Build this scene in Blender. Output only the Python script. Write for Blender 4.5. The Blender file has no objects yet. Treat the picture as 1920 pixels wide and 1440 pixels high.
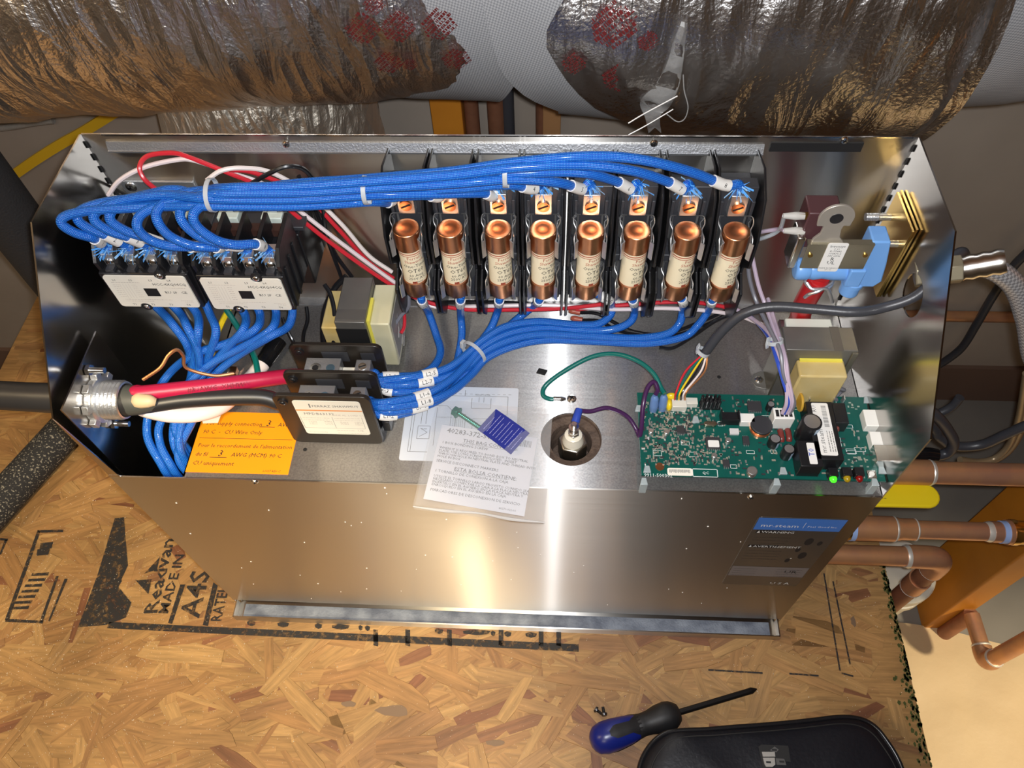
import bpy, math, random
from mathutils import Vector, Matrix, noise
V = Vector
S = 0.001                      # everything below is written in millimetres
sc = bpy.context.scene
col = sc.collection
random.seed(7)

# ---------------------------------------------------------------- camera
CP = V((49.1, -267.9, 538.0))
CE = (0.59505, 0.03126, 0.04572)
FPX = 1446.0
cam = bpy.data.cameras.new('camera')
cam.sensor_width = 36.0
cam.lens = FPX / 1920 * 36.0
cam.clip_start = 0.01
camo = bpy.data.objects.new('camera', cam)
camo.location = CP * S
camo.rotation_euler = CE
col.objects.link(camo)
sc.camera = camo
from mathutils import Euler
RM = Euler(CE, 'XYZ').to_matrix()


def U(px, py, ax, val):
    """point of the plane ax = val (mm) seen at a photograph pixel"""
    d = RM @ V(((px - 960) / FPX, -(py - 720) / FPX, -1.0))
    i = 'xyz'.index(ax)
    return CP + d * ((val - CP[i]) / d[i])


# ---------------------------------------------------------------- world, lights, exposure
w = bpy.data.worlds.new('world')
sc.world = w
w.use_nodes = True
w.node_tree.nodes['Background'].inputs[0].default_value = (1.0, 0.86, 0.70, 1)
w.node_tree.nodes['Background'].inputs[1].default_value = 0.05
vs = sc.view_settings
vs.view_transform = 'Standard'
vs.look = 'None'
vs.exposure = 0.0
vs.gamma = 1.0
vs.use_curve_mapping = False


def lamp(name, kind, loc, energy, color, size, aim=None, spot=None, blend=0.5):
    l = bpy.data.lights.new(name, kind)
    l.energy = energy
    l.color = color
    if kind == 'AREA':
        l.size = size * S
    else:
        l.shadow_soft_size = size * S
    if spot:
        l.spot_size = math.radians(spot)
        l.spot_blend = blend
    o = bpy.data.objects.new(name, l)
    o.location = V(loc) * S
    if aim:
        o.rotation_euler = (V(aim) - V(loc)).to_track_quat('-Z', 'Y').to_euler()
    col.objects.link(o)
    return o


# the phone's white flash beside its lens
lamp('phone_flash', 'SPOT', CP + RM @ V((9, 6, 2)), 14, (0.95, 0.97, 1.0), 5, aim=CP + RM @ V((9, 6, -500)), spot=130, blend=0.7)
# a warm bulb behind the viewer's left shoulder (its light ends where the viewer stands in the way), a lamp over the
# floor on the right and a dim overhead fill added for ambient light and foil reflections
lamp('work_lamp', 'SPOT', (-130, -560, 820), 46, (1.0, 0.80, 0.50), 40, aim=(-340, -110, -314), spot=40, blend=0.22)
lamp('basement_bulb', 'POINT', (-1000, -250, 950), 12, (1.0, 0.78, 0.48), 45)
lamp('floor_lamp', 'SPOT', (1150, -500, 500), 90, (1.0, 0.84, 0.58), 40, aim=(745, -80, -700), spot=30, blend=0.9)
lamp('overhead_fill', 'AREA', (-300, -1100, 1280), 7, (1.0, 0.90, 0.76), 500, aim=(-300, 0, 300))

# ---------------------------------------------------------------- materials
MATS = {}


def nodes_of(m):
    m.use_nodes = True
    return m.node_tree.nodes, m.node_tree.links, m.node_tree.nodes['Principled BSDF']


def mat(name, color, rough=0.5, metal=0.0, spec=0.5, bump=None, var=None, coat=0.0, emit=None, trans=0.0, alpha=1.0, aniso=0.0):
    """bump=(scale, strength, detail) noise relief; var=(scale, amount, colour2) colour mottling"""
    if name in MATS:
        return MATS[name]
    m = bpy.data.materials.new(name)
    N, L, b = nodes_of(m)
    b.inputs['Base Color'].default_value = (*color, 1)
    b.inputs['Roughness'].default_value = rough
    b.inputs['Metallic'].default_value = metal
    b.inputs['Specular IOR Level'].default_value = spec
    b.inputs['Coat Weight'].default_value = coat
    b.inputs['Coat Roughness'].default_value = 0.1
    b.inputs['Transmission Weight'].default_value = trans
    b.inputs['Alpha'].default_value = alpha
    if emit:
        b.inputs['Emission Color'].default_value = (*emit[0], 1)
        b.inputs['Emission Strength'].default_value = emit[1]
    if bump or var:
        tc = N.new('ShaderNodeTexCoord')
    if var:
        n = N.new('ShaderNodeTexNoise')
        n.inputs['Scale'].default_value = var[0]
        n.inputs['Detail'].default_value = 6
        r = N.new('ShaderNodeMapRange')
        r.inputs['From Min'].default_value = 0.35
        r.inputs['From Max'].default_value = 0.65
        r.inputs['To Max'].default_value = var[1]
        x = N.new('ShaderNodeMix')
        x.data_type = 'RGBA'
        x.inputs['A'].default_value = (*color, 1)
        x.inputs['B'].default_value = (*var[2], 1)
        L.new(tc.outputs['Object'], n.inputs['Vector'])
        L.new(n.outputs['Fac'], r.inputs['Value'])
        L.new(r.outputs['Result'], x.inputs['Factor'])
        L.new(x.outputs['Result'], b.inputs['Base Color'])
    if bump:
        n2 = N.new('ShaderNodeTexNoise')
        n2.inputs['Scale'].default_value = bump[0]
        n2.inputs['Detail'].default_value = bump[2] if len(bump) > 2 else 4
        bp = N.new('ShaderNodeBump')
        bp.inputs['Strength'].default_value = bump[1]
        bp.inputs['Distance'].default_value = 0.001
        L.new(tc.outputs['Object'], n2.inputs['Vector'])
        L.new(n2.outputs['Fac'], bp.inputs['Height'])
        L.new(bp.outputs['Normal'], b.inputs['Normal'])
    MATS[name] = m
    return m


def brushed(name, color, rough, aniso, rot=0.0, fine=0.05, sheen=0.0):
    m = mat(name, color, rough, 1.0)
    N, L, b = nodes_of(m)
    b.inputs['Anisotropic'].default_value = aniso
    b.inputs['Anisotropic Rotation'].default_value = rot
    t = N.new('ShaderNodeTangent')
    t.direction_type = 'UV_MAP'
    t.uv_map = 'UVMap'
    L.new(t.outputs['Tangent'], b.inputs['Tangent'])
    tc = N.new('ShaderNodeTexCoord')
    mp = N.new('ShaderNodeMapping')
    mp.inputs['Scale'].default_value = (0.25, 30, 1)
    n = N.new('ShaderNodeTexNoise')
    n.inputs['Scale'].default_value = 1.0
    n.inputs['Detail'].default_value = 3
    L.new(tc.outputs['UV'], mp.inputs['Vector'])
    L.new(mp.outputs['Vector'], n.inputs['Vector'])
    r = N.new('ShaderNodeMapRange')
    r.inputs['To Min'].default_value = rough - fine
    r.inputs['To Max'].default_value = rough + fine
    L.new(n.outputs['Fac'], r.inputs['Value'])
    L.new(r.outputs['Result'], b.inputs['Roughness'])
    if sheen:
        # the brushing itself: a very narrow lobe along the grain, a very wide one across it
        g = N.new('ShaderNodeBsdfAnisotropic')
        g.inputs['Color'].default_value = (0.8, 0.79, 0.77, 1)
        g.inputs['Roughness'].default_value = 0.26
        g.inputs['Anisotropy'].default_value = 0.88
        L.new(t.outputs['Tangent'], g.inputs['Tangent'])
        ms = N.new('ShaderNodeMixShader')
        ms.inputs[0].default_value = sheen
        L.new(b.outputs[0], ms.inputs[1])
        L.new(g.outputs[0], ms.inputs[2])
        L.new(ms.outputs[0], N['Material Output'].inputs['Surface'])
    return m


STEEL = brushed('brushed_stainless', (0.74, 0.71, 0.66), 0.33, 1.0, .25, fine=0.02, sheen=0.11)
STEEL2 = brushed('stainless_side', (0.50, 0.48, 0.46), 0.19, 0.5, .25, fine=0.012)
GALV = mat('galvanised', (0.50, 0.50, 0.51), 0.42, 0.9, bump=(900, 0.25, 2), var=(120, 0.6, (0.36, 0.36, 0.38)))
GALV2 = mat('tray_grey', (0.27, 0.31, 0.38), 0.55, 0.2, bump=(500, 0.4, 3), var=(60, 0.8, (0.10, 0.12, 0.17)))
BLACKP = mat('black_plastic', (0.012, 0.012, 0.014), 0.32, bump=(300, 0.08, 2))
BLACKM = mat('black_matte', (0.010, 0.010, 0.011), 0.6)
DARKG = mat('dark_grey_plastic', (0.035, 0.036, 0.042), 0.45)
SILVER = mat('bright_metal', (0.78, 0.77, 0.74), 0.22, 1.0)
ZINC = mat('zinc_grey', (0.62, 0.64, 0.67), 0.38, 0.9, bump=(700, 0.25, 2))
TIN = mat('tin_lug', (0.72, 0.72, 0.72), 0.33, 0.9)
COPPER = mat('copper_cap', (0.74, 0.36, 0.19), 0.34, 1.0, bump=(160, 0.06, 2), var=(90, 0.4, (0.60, 0.24, 0.10)))
PIPE = mat('copper_pipe', (0.74, 0.38, 0.18), 0.38, 0.6, bump=(250, 0.15, 3), var=(26, 0.9, (0.52, 0.27, 0.18)))
PIPEOLD = mat('tarnished_copper', (0.40, 0.18, 0.10), 0.5, 0.5, var=(30, 0.8, (0.22, 0.10, 0.06)))
SOLDER = mat('solder', (0.80, 0.78, 0.72), 0.38, 0.5)
BRASS = mat('brass', (0.74, 0.50, 0.16), 0.24, 1.0)
CREAM = mat('fuse_paper', (0.90, 0.79, 0.56), 0.5)
REDINK = mat('red_ink', (0.42, 0.08, 0.035), 0.6)
BLACKINK = mat('black_ink', (0.015, 0.014, 0.016), 0.6)
GREYINK = mat('grey_ink', (0.19, 0.185, 0.18), 0.7)
PALEINK = mat('pale_ink', (0.60, 0.54, 0.48), 0.7)
WHITEINK = mat('white_ink', (0.85, 0.87, 0.86), 0.6)
PAPERW = mat('white_label', (0.86, 0.85, 0.82), 0.42)
PAPERC = mat('cream_label', (0.90, 0.86, 0.75), 0.42)
PAPERB = mat('bag_paper', (0.74, 0.74, 0.78), 0.6)
DIAGP = mat('diagram_paper', (0.66, 0.70, 0.76), 0.5)
ORANGE = mat('orange_sticker', (0.90, 0.29, 0.003), 0.5)
ORANGEL = mat('orange_line', (0.85, 0.36, 0.12), 0.5)
NYLON = mat('nylon_tie', (0.56, 0.60, 0.64), 0.35, trans=0.15)
NYLONW = mat('white_nylon', (0.86, 0.86, 0.84), 0.38)
PALEG = mat('pale_green_plastic', (0.62, 0.70, 0.64), 0.4)
SLEEVE = mat('marker_sleeve', (0.84, 0.82, 0.78), 0.4)
FRAY = mat('frayed_braid', (0.10, 0.38, 0.85), 0.4, trans=0.0)
FRAYL = mat('frayed_braid_light', (0.35, 0.62, 0.92), 0.4)
CRED = mat('red_insulation', (0.62, 0.025, 0.04), 0.32)
CCRIM = mat('crimson_insulation', (0.43, 0.010, 0.055), 0.4, bump=(150, 0.1, 2))
CWHITE = mat('white_insulation', (0.84, 0.75, 0.72), 0.35)
CPINKW = mat('white_wire', (0.80, 0.70, 0.71), 0.35)
CBLACK = mat('black_insulation', (0.010, 0.010, 0.012), 0.28)
CGREY = mat('grey_jacket', (0.045, 0.047, 0.056), 0.38, bump=(400, 0.1, 2))
CGREYW = mat('grey_wire', (0.17, 0.17, 0.20), 0.35)
CLILAC = mat('lilac_wire', (0.55, 0.44, 0.55), 0.35)
CNAVY = mat('blue_wire', (0.035, 0.085, 0.50), 0.33)
CGREEN = mat('green_wire', (0.004, 0.145, 0.125), 0.28)
CPURP = mat('purple_wire', (0.055, 0.016, 0.075), 0.26)
CYEL = mat('yellow_wire', (0.85, 0.62, 0.02), 0.32)
TERMBLUE = mat('blue_terminal', (0.03, 0.07, 0.42), 0.3)
TERMCLR = mat('clear_blue_terminal', (0.22, 0.38, 0.72), 0.22, trans=0.4)
TERMRED = mat('red_terminal', (0.42, 0.10, 0.06), 0.35)
BROWNP = mat('brown_phenolic', (0.075, 0.030, 0.034), 0.4)
LAMIN = mat('laminated_steel', (0.17, 0.165, 0.155), 0.42, 0.5, var=(40, 0.5, (0.24, 0.23, 0.20)))
BOBBIN = mat('yellow_bobbin', (0.62, 0.51, 0.25), 0.32, var=(35, 0.7, (0.56, 0.37, 0.09)))
BOBBINC = mat('cream_bobbin', (0.70, 0.66, 0.45), 0.35, var=(40, 0.5, (0.60, 0.55, 0.33)))
TAPEY = mat('yellow_tape', (0.85, 0.74, 0.10), 0.3)
PCBG = mat('green_solder_mask', (0.004, 0.095, 0.075), 0.30, var=(60, 0.6, (0.004, 0.07, 0.06)))
GOLD = mat('tinned_pads', (0.62, 0.62, 0.55), 0.35, 0.7)
SMDT = mat('tan_chips', (0.36, 0.33, 0.26), 0.4, 0.2)
SMDD = mat('dark_chips', (0.04, 0.04, 0.045), 0.4)
MAROON = mat('maroon_capacitor', (0.19, 0.035, 0.030), 0.3)
BLUEV = mat('sky_blue_plastic', (0.17, 0.38, 0.78), 0.32, trans=0.0)
HOSERED = mat('red_hose', (0.50, 0.012, 0.015), 0.4)
RUST = mat('rusty_steel', (0.09, 0.06, 0.045), 0.75, 0.2, bump=(500, 0.8, 5), var=(150, 0.8, (0.16, 0.11, 0.08)))
CERAMIC = mat('ceramic', (0.80, 0.75, 0.62), 0.3)
HEXST = mat('dull_steel', (0.50, 0.48, 0.42), 0.3, 1.0)
GSCREW = mat('green_screw', (0.01, 0.20, 0.12), 0.25, 0.5)
TAGB = mat('blue_tag', (0.022, 0.034, 0.27), 0.4)
LABELBLUE = mat('label_blue', (0.05, 0.20, 0.66), 0.4)
NAVYGRIP = mat('navy_grip', (0.008, 0.018, 0.20), 0.3)
RUBBER = mat('rubber_grip', (0.013, 0.013, 0.015), 0.5)
BAGCLOTH = mat('tool_bag_cloth', (0.006, 0.007, 0.012), 0.42, bump=(260, 0.25, 2))
TOOLST = mat('grey_pressed_steel', (0.55, 0.54, 0.51), 0.4, 0.6)
WOODO = mat('orange_stained_wood', (0.62, 0.24, 0.022), 0.5, bump=(60, 0.2, 5), var=(12, 0.6, (0.48, 0.17, 0.015)))
FOAM = mat('black_foam', (0.022, 0.022, 0.024), 0.85, bump=(500, 0.8, 4))
CONC = mat('concrete', (0.40, 0.345, 0.29), 0.85, bump=(30, 0.5, 6), var=(2.2, 0.9, (0.25, 0.205, 0.165)))
CONCF = mat('concrete_floor', (0.24, 0.225, 0.20), 0.8, bump=(30, 0.4, 6), var=(4, 0.8, (0.17, 0.155, 0.135)))
CEILW = mat('ceiling_wood', (0.42, 0.22, 0.09), 0.7, var=(3, 0.7, (0.26, 0.13, 0.05)))
KRAFT = mat('kraft_paper', (0.62, 0.47, 0.28), 0.6, bump=(16, 3.0, 6), var=(8, 0.4, (0.55, 0.40, 0.23)))
PAILW = mat('white_pail_plastic', (0.80, 0.77, 0.66), 0.4)
YELV = mat('yellow_vinyl', (0.88, 0.68, 0.015), 0.35)
YELLOWS = mat('yellow_strip_plastic', (0.80, 0.50, 0.02), 0.4)
WRAPP = mat('wrinkled_film', (0.55, 0.56, 0.56), 0.2, trans=0.0, alpha=0.28)
DUSTM = mat('sawdust', (0.90, 0.80, 0.62), 0.6)
DUSTW = mat('white_dust', (0.88, 0.86, 0.82), 0.6)
TWHITE = mat('white_block_plastic', (0.86, 0.86, 0.82), 0.3)
LEDG = mat('lit_green_led', (0.05, 0.75, 0.02), 0.25, emit=((0.06, 1.0, 0.02), 1.2))
LEDY = mat('amber_led', (0.36, 0.24, 0.01), 0.2)
LEDR = mat('red_led', (0.22, 0.006, 0.006), 0.2)
BUFF = mat('buff_jacket', (0.62, 0.49, 0.30), 0.5)
SKYT = mat('pale_blue_tape', (0.32, 0.46, 0.80), 0.4)
PINKW = mat('copper_wire', (0.62, 0.30, 0.14), 0.35, 0.8)


def make_braid():
    m = mat('blue_braid', (0.02, 0.14, 0.62), 0.34)
    N, L, b = nodes_of(m)
    tc = N.new('ShaderNodeTexCoord')
    sp = N.new('ShaderNodeSeparateXYZ')
    L.new(tc.outputs['UV'], sp.inputs[0])

    def math_(op, a, c):
        n = N.new('ShaderNodeMath')
        n.operation = op
        for i, x in enumerate((a, c)):
            if isinstance(x, (int, float)):
                n.inputs[i].default_value = x
            elif x is not None:
                L.new(x, n.inputs[i])
        return n.outputs[0]
    u = math_('MULTIPLY', sp.outputs['X'], 2 * math.pi * 9)
    v = math_('MULTIPLY', sp.outputs['Y'], 2 * math.pi / 1.9)
    s1 = math_('SINE', math_('ADD', u, v), None)
    s2 = math_('SINE', math_('SUBTRACT', u, v), None)
    pr = math_('MULTIPLY', s1, s2)
    r = N.new('ShaderNodeValToRGB')
    r.color_ramp.elements[0].position = 0.15
    r.color_ramp.elements[0].color = (0.002, 0.085, 0.50, 1)
    r.color_ramp.elements[1].position = 0.95
    r.color_ramp.elements[1].color = (0.14, 0.60, 0.98, 1)
    e = r.color_ramp.elements.new(0.6)
    e.color = (0.003, 0.18, 0.72, 1)
    L.new(pr, r.inputs[0])
    L.new(r.outputs[0], b.inputs['Base Color'])
    bp = N.new('ShaderNodeBump')
    bp.inputs['Strength'].default_value = 0.5
    bp.inputs['Distance'].default_value = 0.0004
    L.new(pr, bp.inputs['Height'])
    L.new(bp.outputs[0], b.inputs['Normal'])
    b.inputs['Coat Weight'].default_value = 0.15
    return m


BRAID = make_braid()


def make_wood(name, base=False):
    """pressed strands: every strand its own shade, grain along the strand's UV u"""
    m = mat(name, (0.6, 0.35, 0.14), 0.5)
    N, L, b = nodes_of(m)
    tc = N.new('ShaderNodeTexCoord')
    oi = N.new('ShaderNodeObjectInfo')
    ge = N.new('ShaderNodeNewGeometry')
    ad = N.new('ShaderNodeMath')
    ad.operation = 'ADD'
    L.new(oi.outputs['Random'], ad.inputs[0])
    L.new(ge.outputs['Random Per Island'], ad.inputs[1])
    fr = N.new('ShaderNodeMath')
    fr.operation = 'FRACT'
    L.new(ad.outputs[0], fr.inputs[0])
    cr = N.new('ShaderNodeValToRGB')
    stops = [(0.0, (0.48, 0.273, 0.101)), (0.25, (0.58, 0.350, 0.137)), (0.42, (0.42, 0.221, 0.081)), (0.60, (0.54, 0.309, 0.118)),
             (0.76, (0.37, 0.185, 0.070)), (0.88, (0.50, 0.294, 0.118)), (0.95, (0.26, 0.103, 0.048)), (1.0, (0.31, 0.139, 0.062))]
    while len(cr.color_ramp.elements) < len(stops):
        cr.color_ramp.elements.new(0.5)
    for e, (p, c) in zip(cr.color_ramp.elements, stops):
        e.position = p
        e.color = (*c, 1)
    L.new(fr.outputs[0], cr.inputs[0])
    mp = N.new('ShaderNodeMapping')
    mp.inputs['Scale'].default_value = (1.2, 16, 1)
    L.new(tc.outputs['UV'], mp.inputs['Vector'])
    L.new(ad.outputs[0], mp.inputs['Location'])
    n = N.new('ShaderNodeTexNoise')
    n.inputs['Scale'].default_value = 1.6
    n.inputs['Detail'].default_value = 6
    n.inputs['Roughness'].default_value = 0.65
    L.new(mp.outputs[0], n.inputs['Vector'])
    mr = N.new('ShaderNodeMapRange')
    mr.inputs['From Min'].default_value = 0.3
    mr.inputs['From Max'].default_value = 0.7
    mr.inputs['To Min'].default_value = 0.62
    mr.inputs['To Max'].default_value = 1.18
    L.new(n.outputs['Fac'], mr.inputs['Value'])
    mx = N.new('ShaderNodeMix')
    mx.data_type = 'RGBA'
    mx.blend_type = 'MULTIPLY'
    mx.inputs['Factor'].default_value = 1.0
    L.new(cr.outputs[0], mx.inputs['A'])
    L.new(mr.outputs[0], mx.inputs['B'])
    n5 = N.new('ShaderNodeTexNoise')
    n5.inputs['Scale'].default_value = 9
    n5.inputs['Detail'].default_value = 5
    L.new(ge.outputs['Position'], n5.inputs['Vector'])
    m5 = N.new('ShaderNodeMapRange')
    m5.inputs['From Min'].default_value = 0.35
    m5.inputs['From Max'].default_value = 0.65
    m5.inputs['To Min'].default_value = 0.66
    m5.inputs['To Max'].default_value = 0.98
    L.new(n5.outputs['Fac'], m5.inputs['Value'])
    mx2 = N.new('ShaderNodeMix')
    mx2.data_type = 'RGBA'
    mx2.blend_type = 'MULTIPLY'
    mx2.inputs['Factor'].default_value = 1.0
    L.new(mx.outputs['Result'], mx2.inputs['A'])
    L.new(m5.outputs[0], mx2.inputs['B'])
    L.new(mx2.outputs['Result'], b.inputs['Base Color'])
    bp = N.new('ShaderNodeBump')
    bp.inputs['Strength'].default_value = 0.35
    bp.inputs['Distance'].default_value = 0.0006
    L.new(n.outputs['Fac'], bp.inputs['Height'])
    L.new(bp.outputs[0], b.inputs['Normal'])
    return m


STRAND = make_wood('wood_strand')


def make_stencil():
    """worn black stencil ink: noise decides where the ink is still there"""
    m = bpy.data.materials.new('stencil_ink')
    N, L, b = nodes_of(m)
    b.inputs['Base Color'].default_value = (0.022, 0.022, 0.024, 1)
    b.inputs['Roughness'].default_value = 0.7
    tc = N.new('ShaderNodeTexCoord')
    n = N.new('ShaderNodeTexNoise')
    n.inputs['Scale'].default_value = 150
    n.inputs['Detail'].default_value = 8
    n.inputs['Roughness'].default_value = 0.7
    L.new(tc.outputs['Object'], n.inputs['Vector'])
    mr = N.new('ShaderNodeMapRange')
    mr.inputs['From Min'].default_value = 0.36
    mr.inputs['From Max'].default_value = 0.50
    mr.inputs['To Min'].default_value = 0.25
    mr.inputs['To Max'].default_value = 0.9
    L.new(n.outputs['Fac'], mr.inputs['Value'])
    L.new(mr.outputs[0], b.inputs['Alpha'])
    return m


STENCIL = make_stencil()


def make_foil(name, tint, rough, strength, scale=14):
    m = mat(name, tint, rough, 1.0)
    N, L, b = nodes_of(m)
    tc = N.new('ShaderNodeTexCoord')
    mp = N.new('ShaderNodeMapping')
    mp.inputs['Rotation'].default_value = (0.35, 0, 0.25)
    mp.inputs['Scale'].default_value = (2.4, 0.7, 0.7)
    L.new(tc.outputs['Object'], mp.inputs['Vector'])
    n = N.new('ShaderNodeTexNoise')
    n.inputs['Scale'].default_value = scale
    n.inputs['Detail'].default_value = 5
    n.inputs['Distortion'].default_value = 1.2
    L.new(mp.outputs[0], n.inputs['Vector'])
    vo = N.new('ShaderNodeTexVoronoi')
    vo.inputs['Scale'].default_value = scale * 2.2
    L.new(mp.outputs[0], vo.inputs['Vector'])
    n3 = N.new('ShaderNodeTexNoise')
    n3.inputs['Scale'].default_value = 330
    n3.inputs['Detail'].default_value = 2
    L.new(tc.outputs['Object'], n3.inputs['Vector'])

    def ma(op, a, c):
        k = N.new('ShaderNodeMath')
        k.operation = op
        for i, x in enumerate((a, c)):
            if isinstance(x, (int, float)):
                k.inputs[i].default_value = x
            else:
                L.new(x, k.inputs[i])
        return k.outputs[0]
    h = ma('ADD', ma('MULTIPLY', n.outputs['Fac'], 1.0), ma('MULTIPLY', vo.outputs['Distance'], 0.5))
    h = ma('ADD', h, ma('MULTIPLY', n3.outputs['Fac'], 0.10))
    bp = N.new('ShaderNodeBump')
    bp.inputs['Strength'].default_value = strength
    bp.inputs['Distance'].default_value = 0.01
    L.new(h, bp.inputs['Height'])
    L.new(bp.outputs[0], b.inputs['Normal'])
    return m


FOIL = make_foil('wrinkled_foil', (0.88, 0.85, 0.82), 0.33, 0.95)
FOIL2 = make_foil('smooth_foil', (0.78, 0.77, 0.77), 0.25, 0.6, 9)


def make_weave():
    m = mat('woven_tape', (0.50, 0.51, 0.53), 0.5, 0.25)
    N, L, b = nodes_of(m)
    tc = N.new('ShaderNodeTexCoord')
    mp = N.new('ShaderNodeMapping')
    mp.inputs['Scale'].default_value = (1, 1, 1)
    mp.inputs['Rotation'].default_value = (0, 0, 0.5)
    L.new(tc.outputs['UV'], mp.inputs['Vector'])
    br = N.new('ShaderNodeTexChecker')
    br.inputs['Scale'].default_value = 70
    br.inputs['Color1'].default_value = (0.44, 0.45, 0.47, 1)
    br.inputs['Color2'].default_value = (0.26, 0.27, 0.29, 1)
    L.new(mp.outputs[0], br.inputs['Vector'])
    L.new(br.outputs['Color'], b.inputs['Base Color'])
    bp = N.new('ShaderNodeBump')
    bp.inputs['Strength'].default_value = 0.3
    bp.inputs['Distance'].default_value = 0.0005
    L.new(br.outputs['Fac'], bp.inputs['Height'])
    L.new(bp.outputs[0], b.inputs['Normal'])
    return m


WEAVE = make_weave()


def make_hose():
    m = mat('steel_braid', (0.62, 0.62, 0.63), 0.36, 0.6)
    N, L, b = nodes_of(m)
    tc = N.new('ShaderNodeTexCoord')
    mp = N.new('ShaderNodeMapping')
    mp.inputs['Scale'].default_value = (22, 0.55, 1)
    mp.inputs['Rotation'].default_value = (0, 0, 0.0)
    L.new(tc.outputs['UV'], mp.inputs['Vector'])
    br = N.new('ShaderNodeTexChecker')
    br.inputs['Scale'].default_value = 1.0
    br.inputs['Color1'].default_value = (0.72, 0.72, 0.74, 1)
    br.inputs['Color2'].default_value = (0.36, 0.36, 0.38, 1)
    L.new(mp.outputs[0], br.inputs['Vector'])
    L.new(br.outputs['Color'], b.inputs['Base Color'])
    bp = N.new('ShaderNodeBump')
    bp.inputs['Strength'].default_value = 0.9
    bp.inputs['Distance'].default_value = 0.001
    L.new(br.outputs['Fac'], bp.inputs['Height'])
    L.new(bp.outputs[0], b.inputs['Normal'])
    return m


HOSE = make_hose()


def make_film():
    m = bpy.data.materials.new('clear_bag_film')
    N, L, b = nodes_of(m)
    b.inputs['Base Color'].default_value = (0.80, 0.80, 0.80, 1)
    b.inputs['Roughness'].default_value = 0.12
    b.inputs['Alpha'].default_value = 0.16
    b.inputs['Specular IOR Level'].default_value = 0.9
    return m


FILM = make_film()

# ---------------------------------------------------------------- mesh helpers
_text_cache = {}


BOLD = [0.0]


def text_geo(s):
    """glyph outlines of a string as flat triangles, cap height about 0.7, baseline at 0"""
    if (s, BOLD[0]) in _text_cache:
        return _text_cache[s, BOLD[0]]
    cu = bpy.data.curves.new('lettering', 'FONT')
    cu.body = s
    cu.resolution_u = 1
    cu.offset = BOLD[0]
    o = bpy.data.objects.new('lettering', cu)
    col.objects.link(o)
    dg = bpy.context.evaluated_depsgraph_get()
    me = o.evaluated_get(dg).to_mesh()
    vs_ = [(v.co.x, v.co.y) for v in me.vertices]
    fs_ = [tuple(p.vertices) for p in me.polygons]
    o.evaluated_get(dg).to_mesh_clear()
    bpy.data.objects.remove(o)
    bpy.data.curves.remove(cu)
    wd = max((x for x, y in vs_), default=0.0)
    _text_cache[s, BOLD[0]] = (vs_, fs_, wd)
    return _text_cache[s, BOLD[0]]


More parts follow.
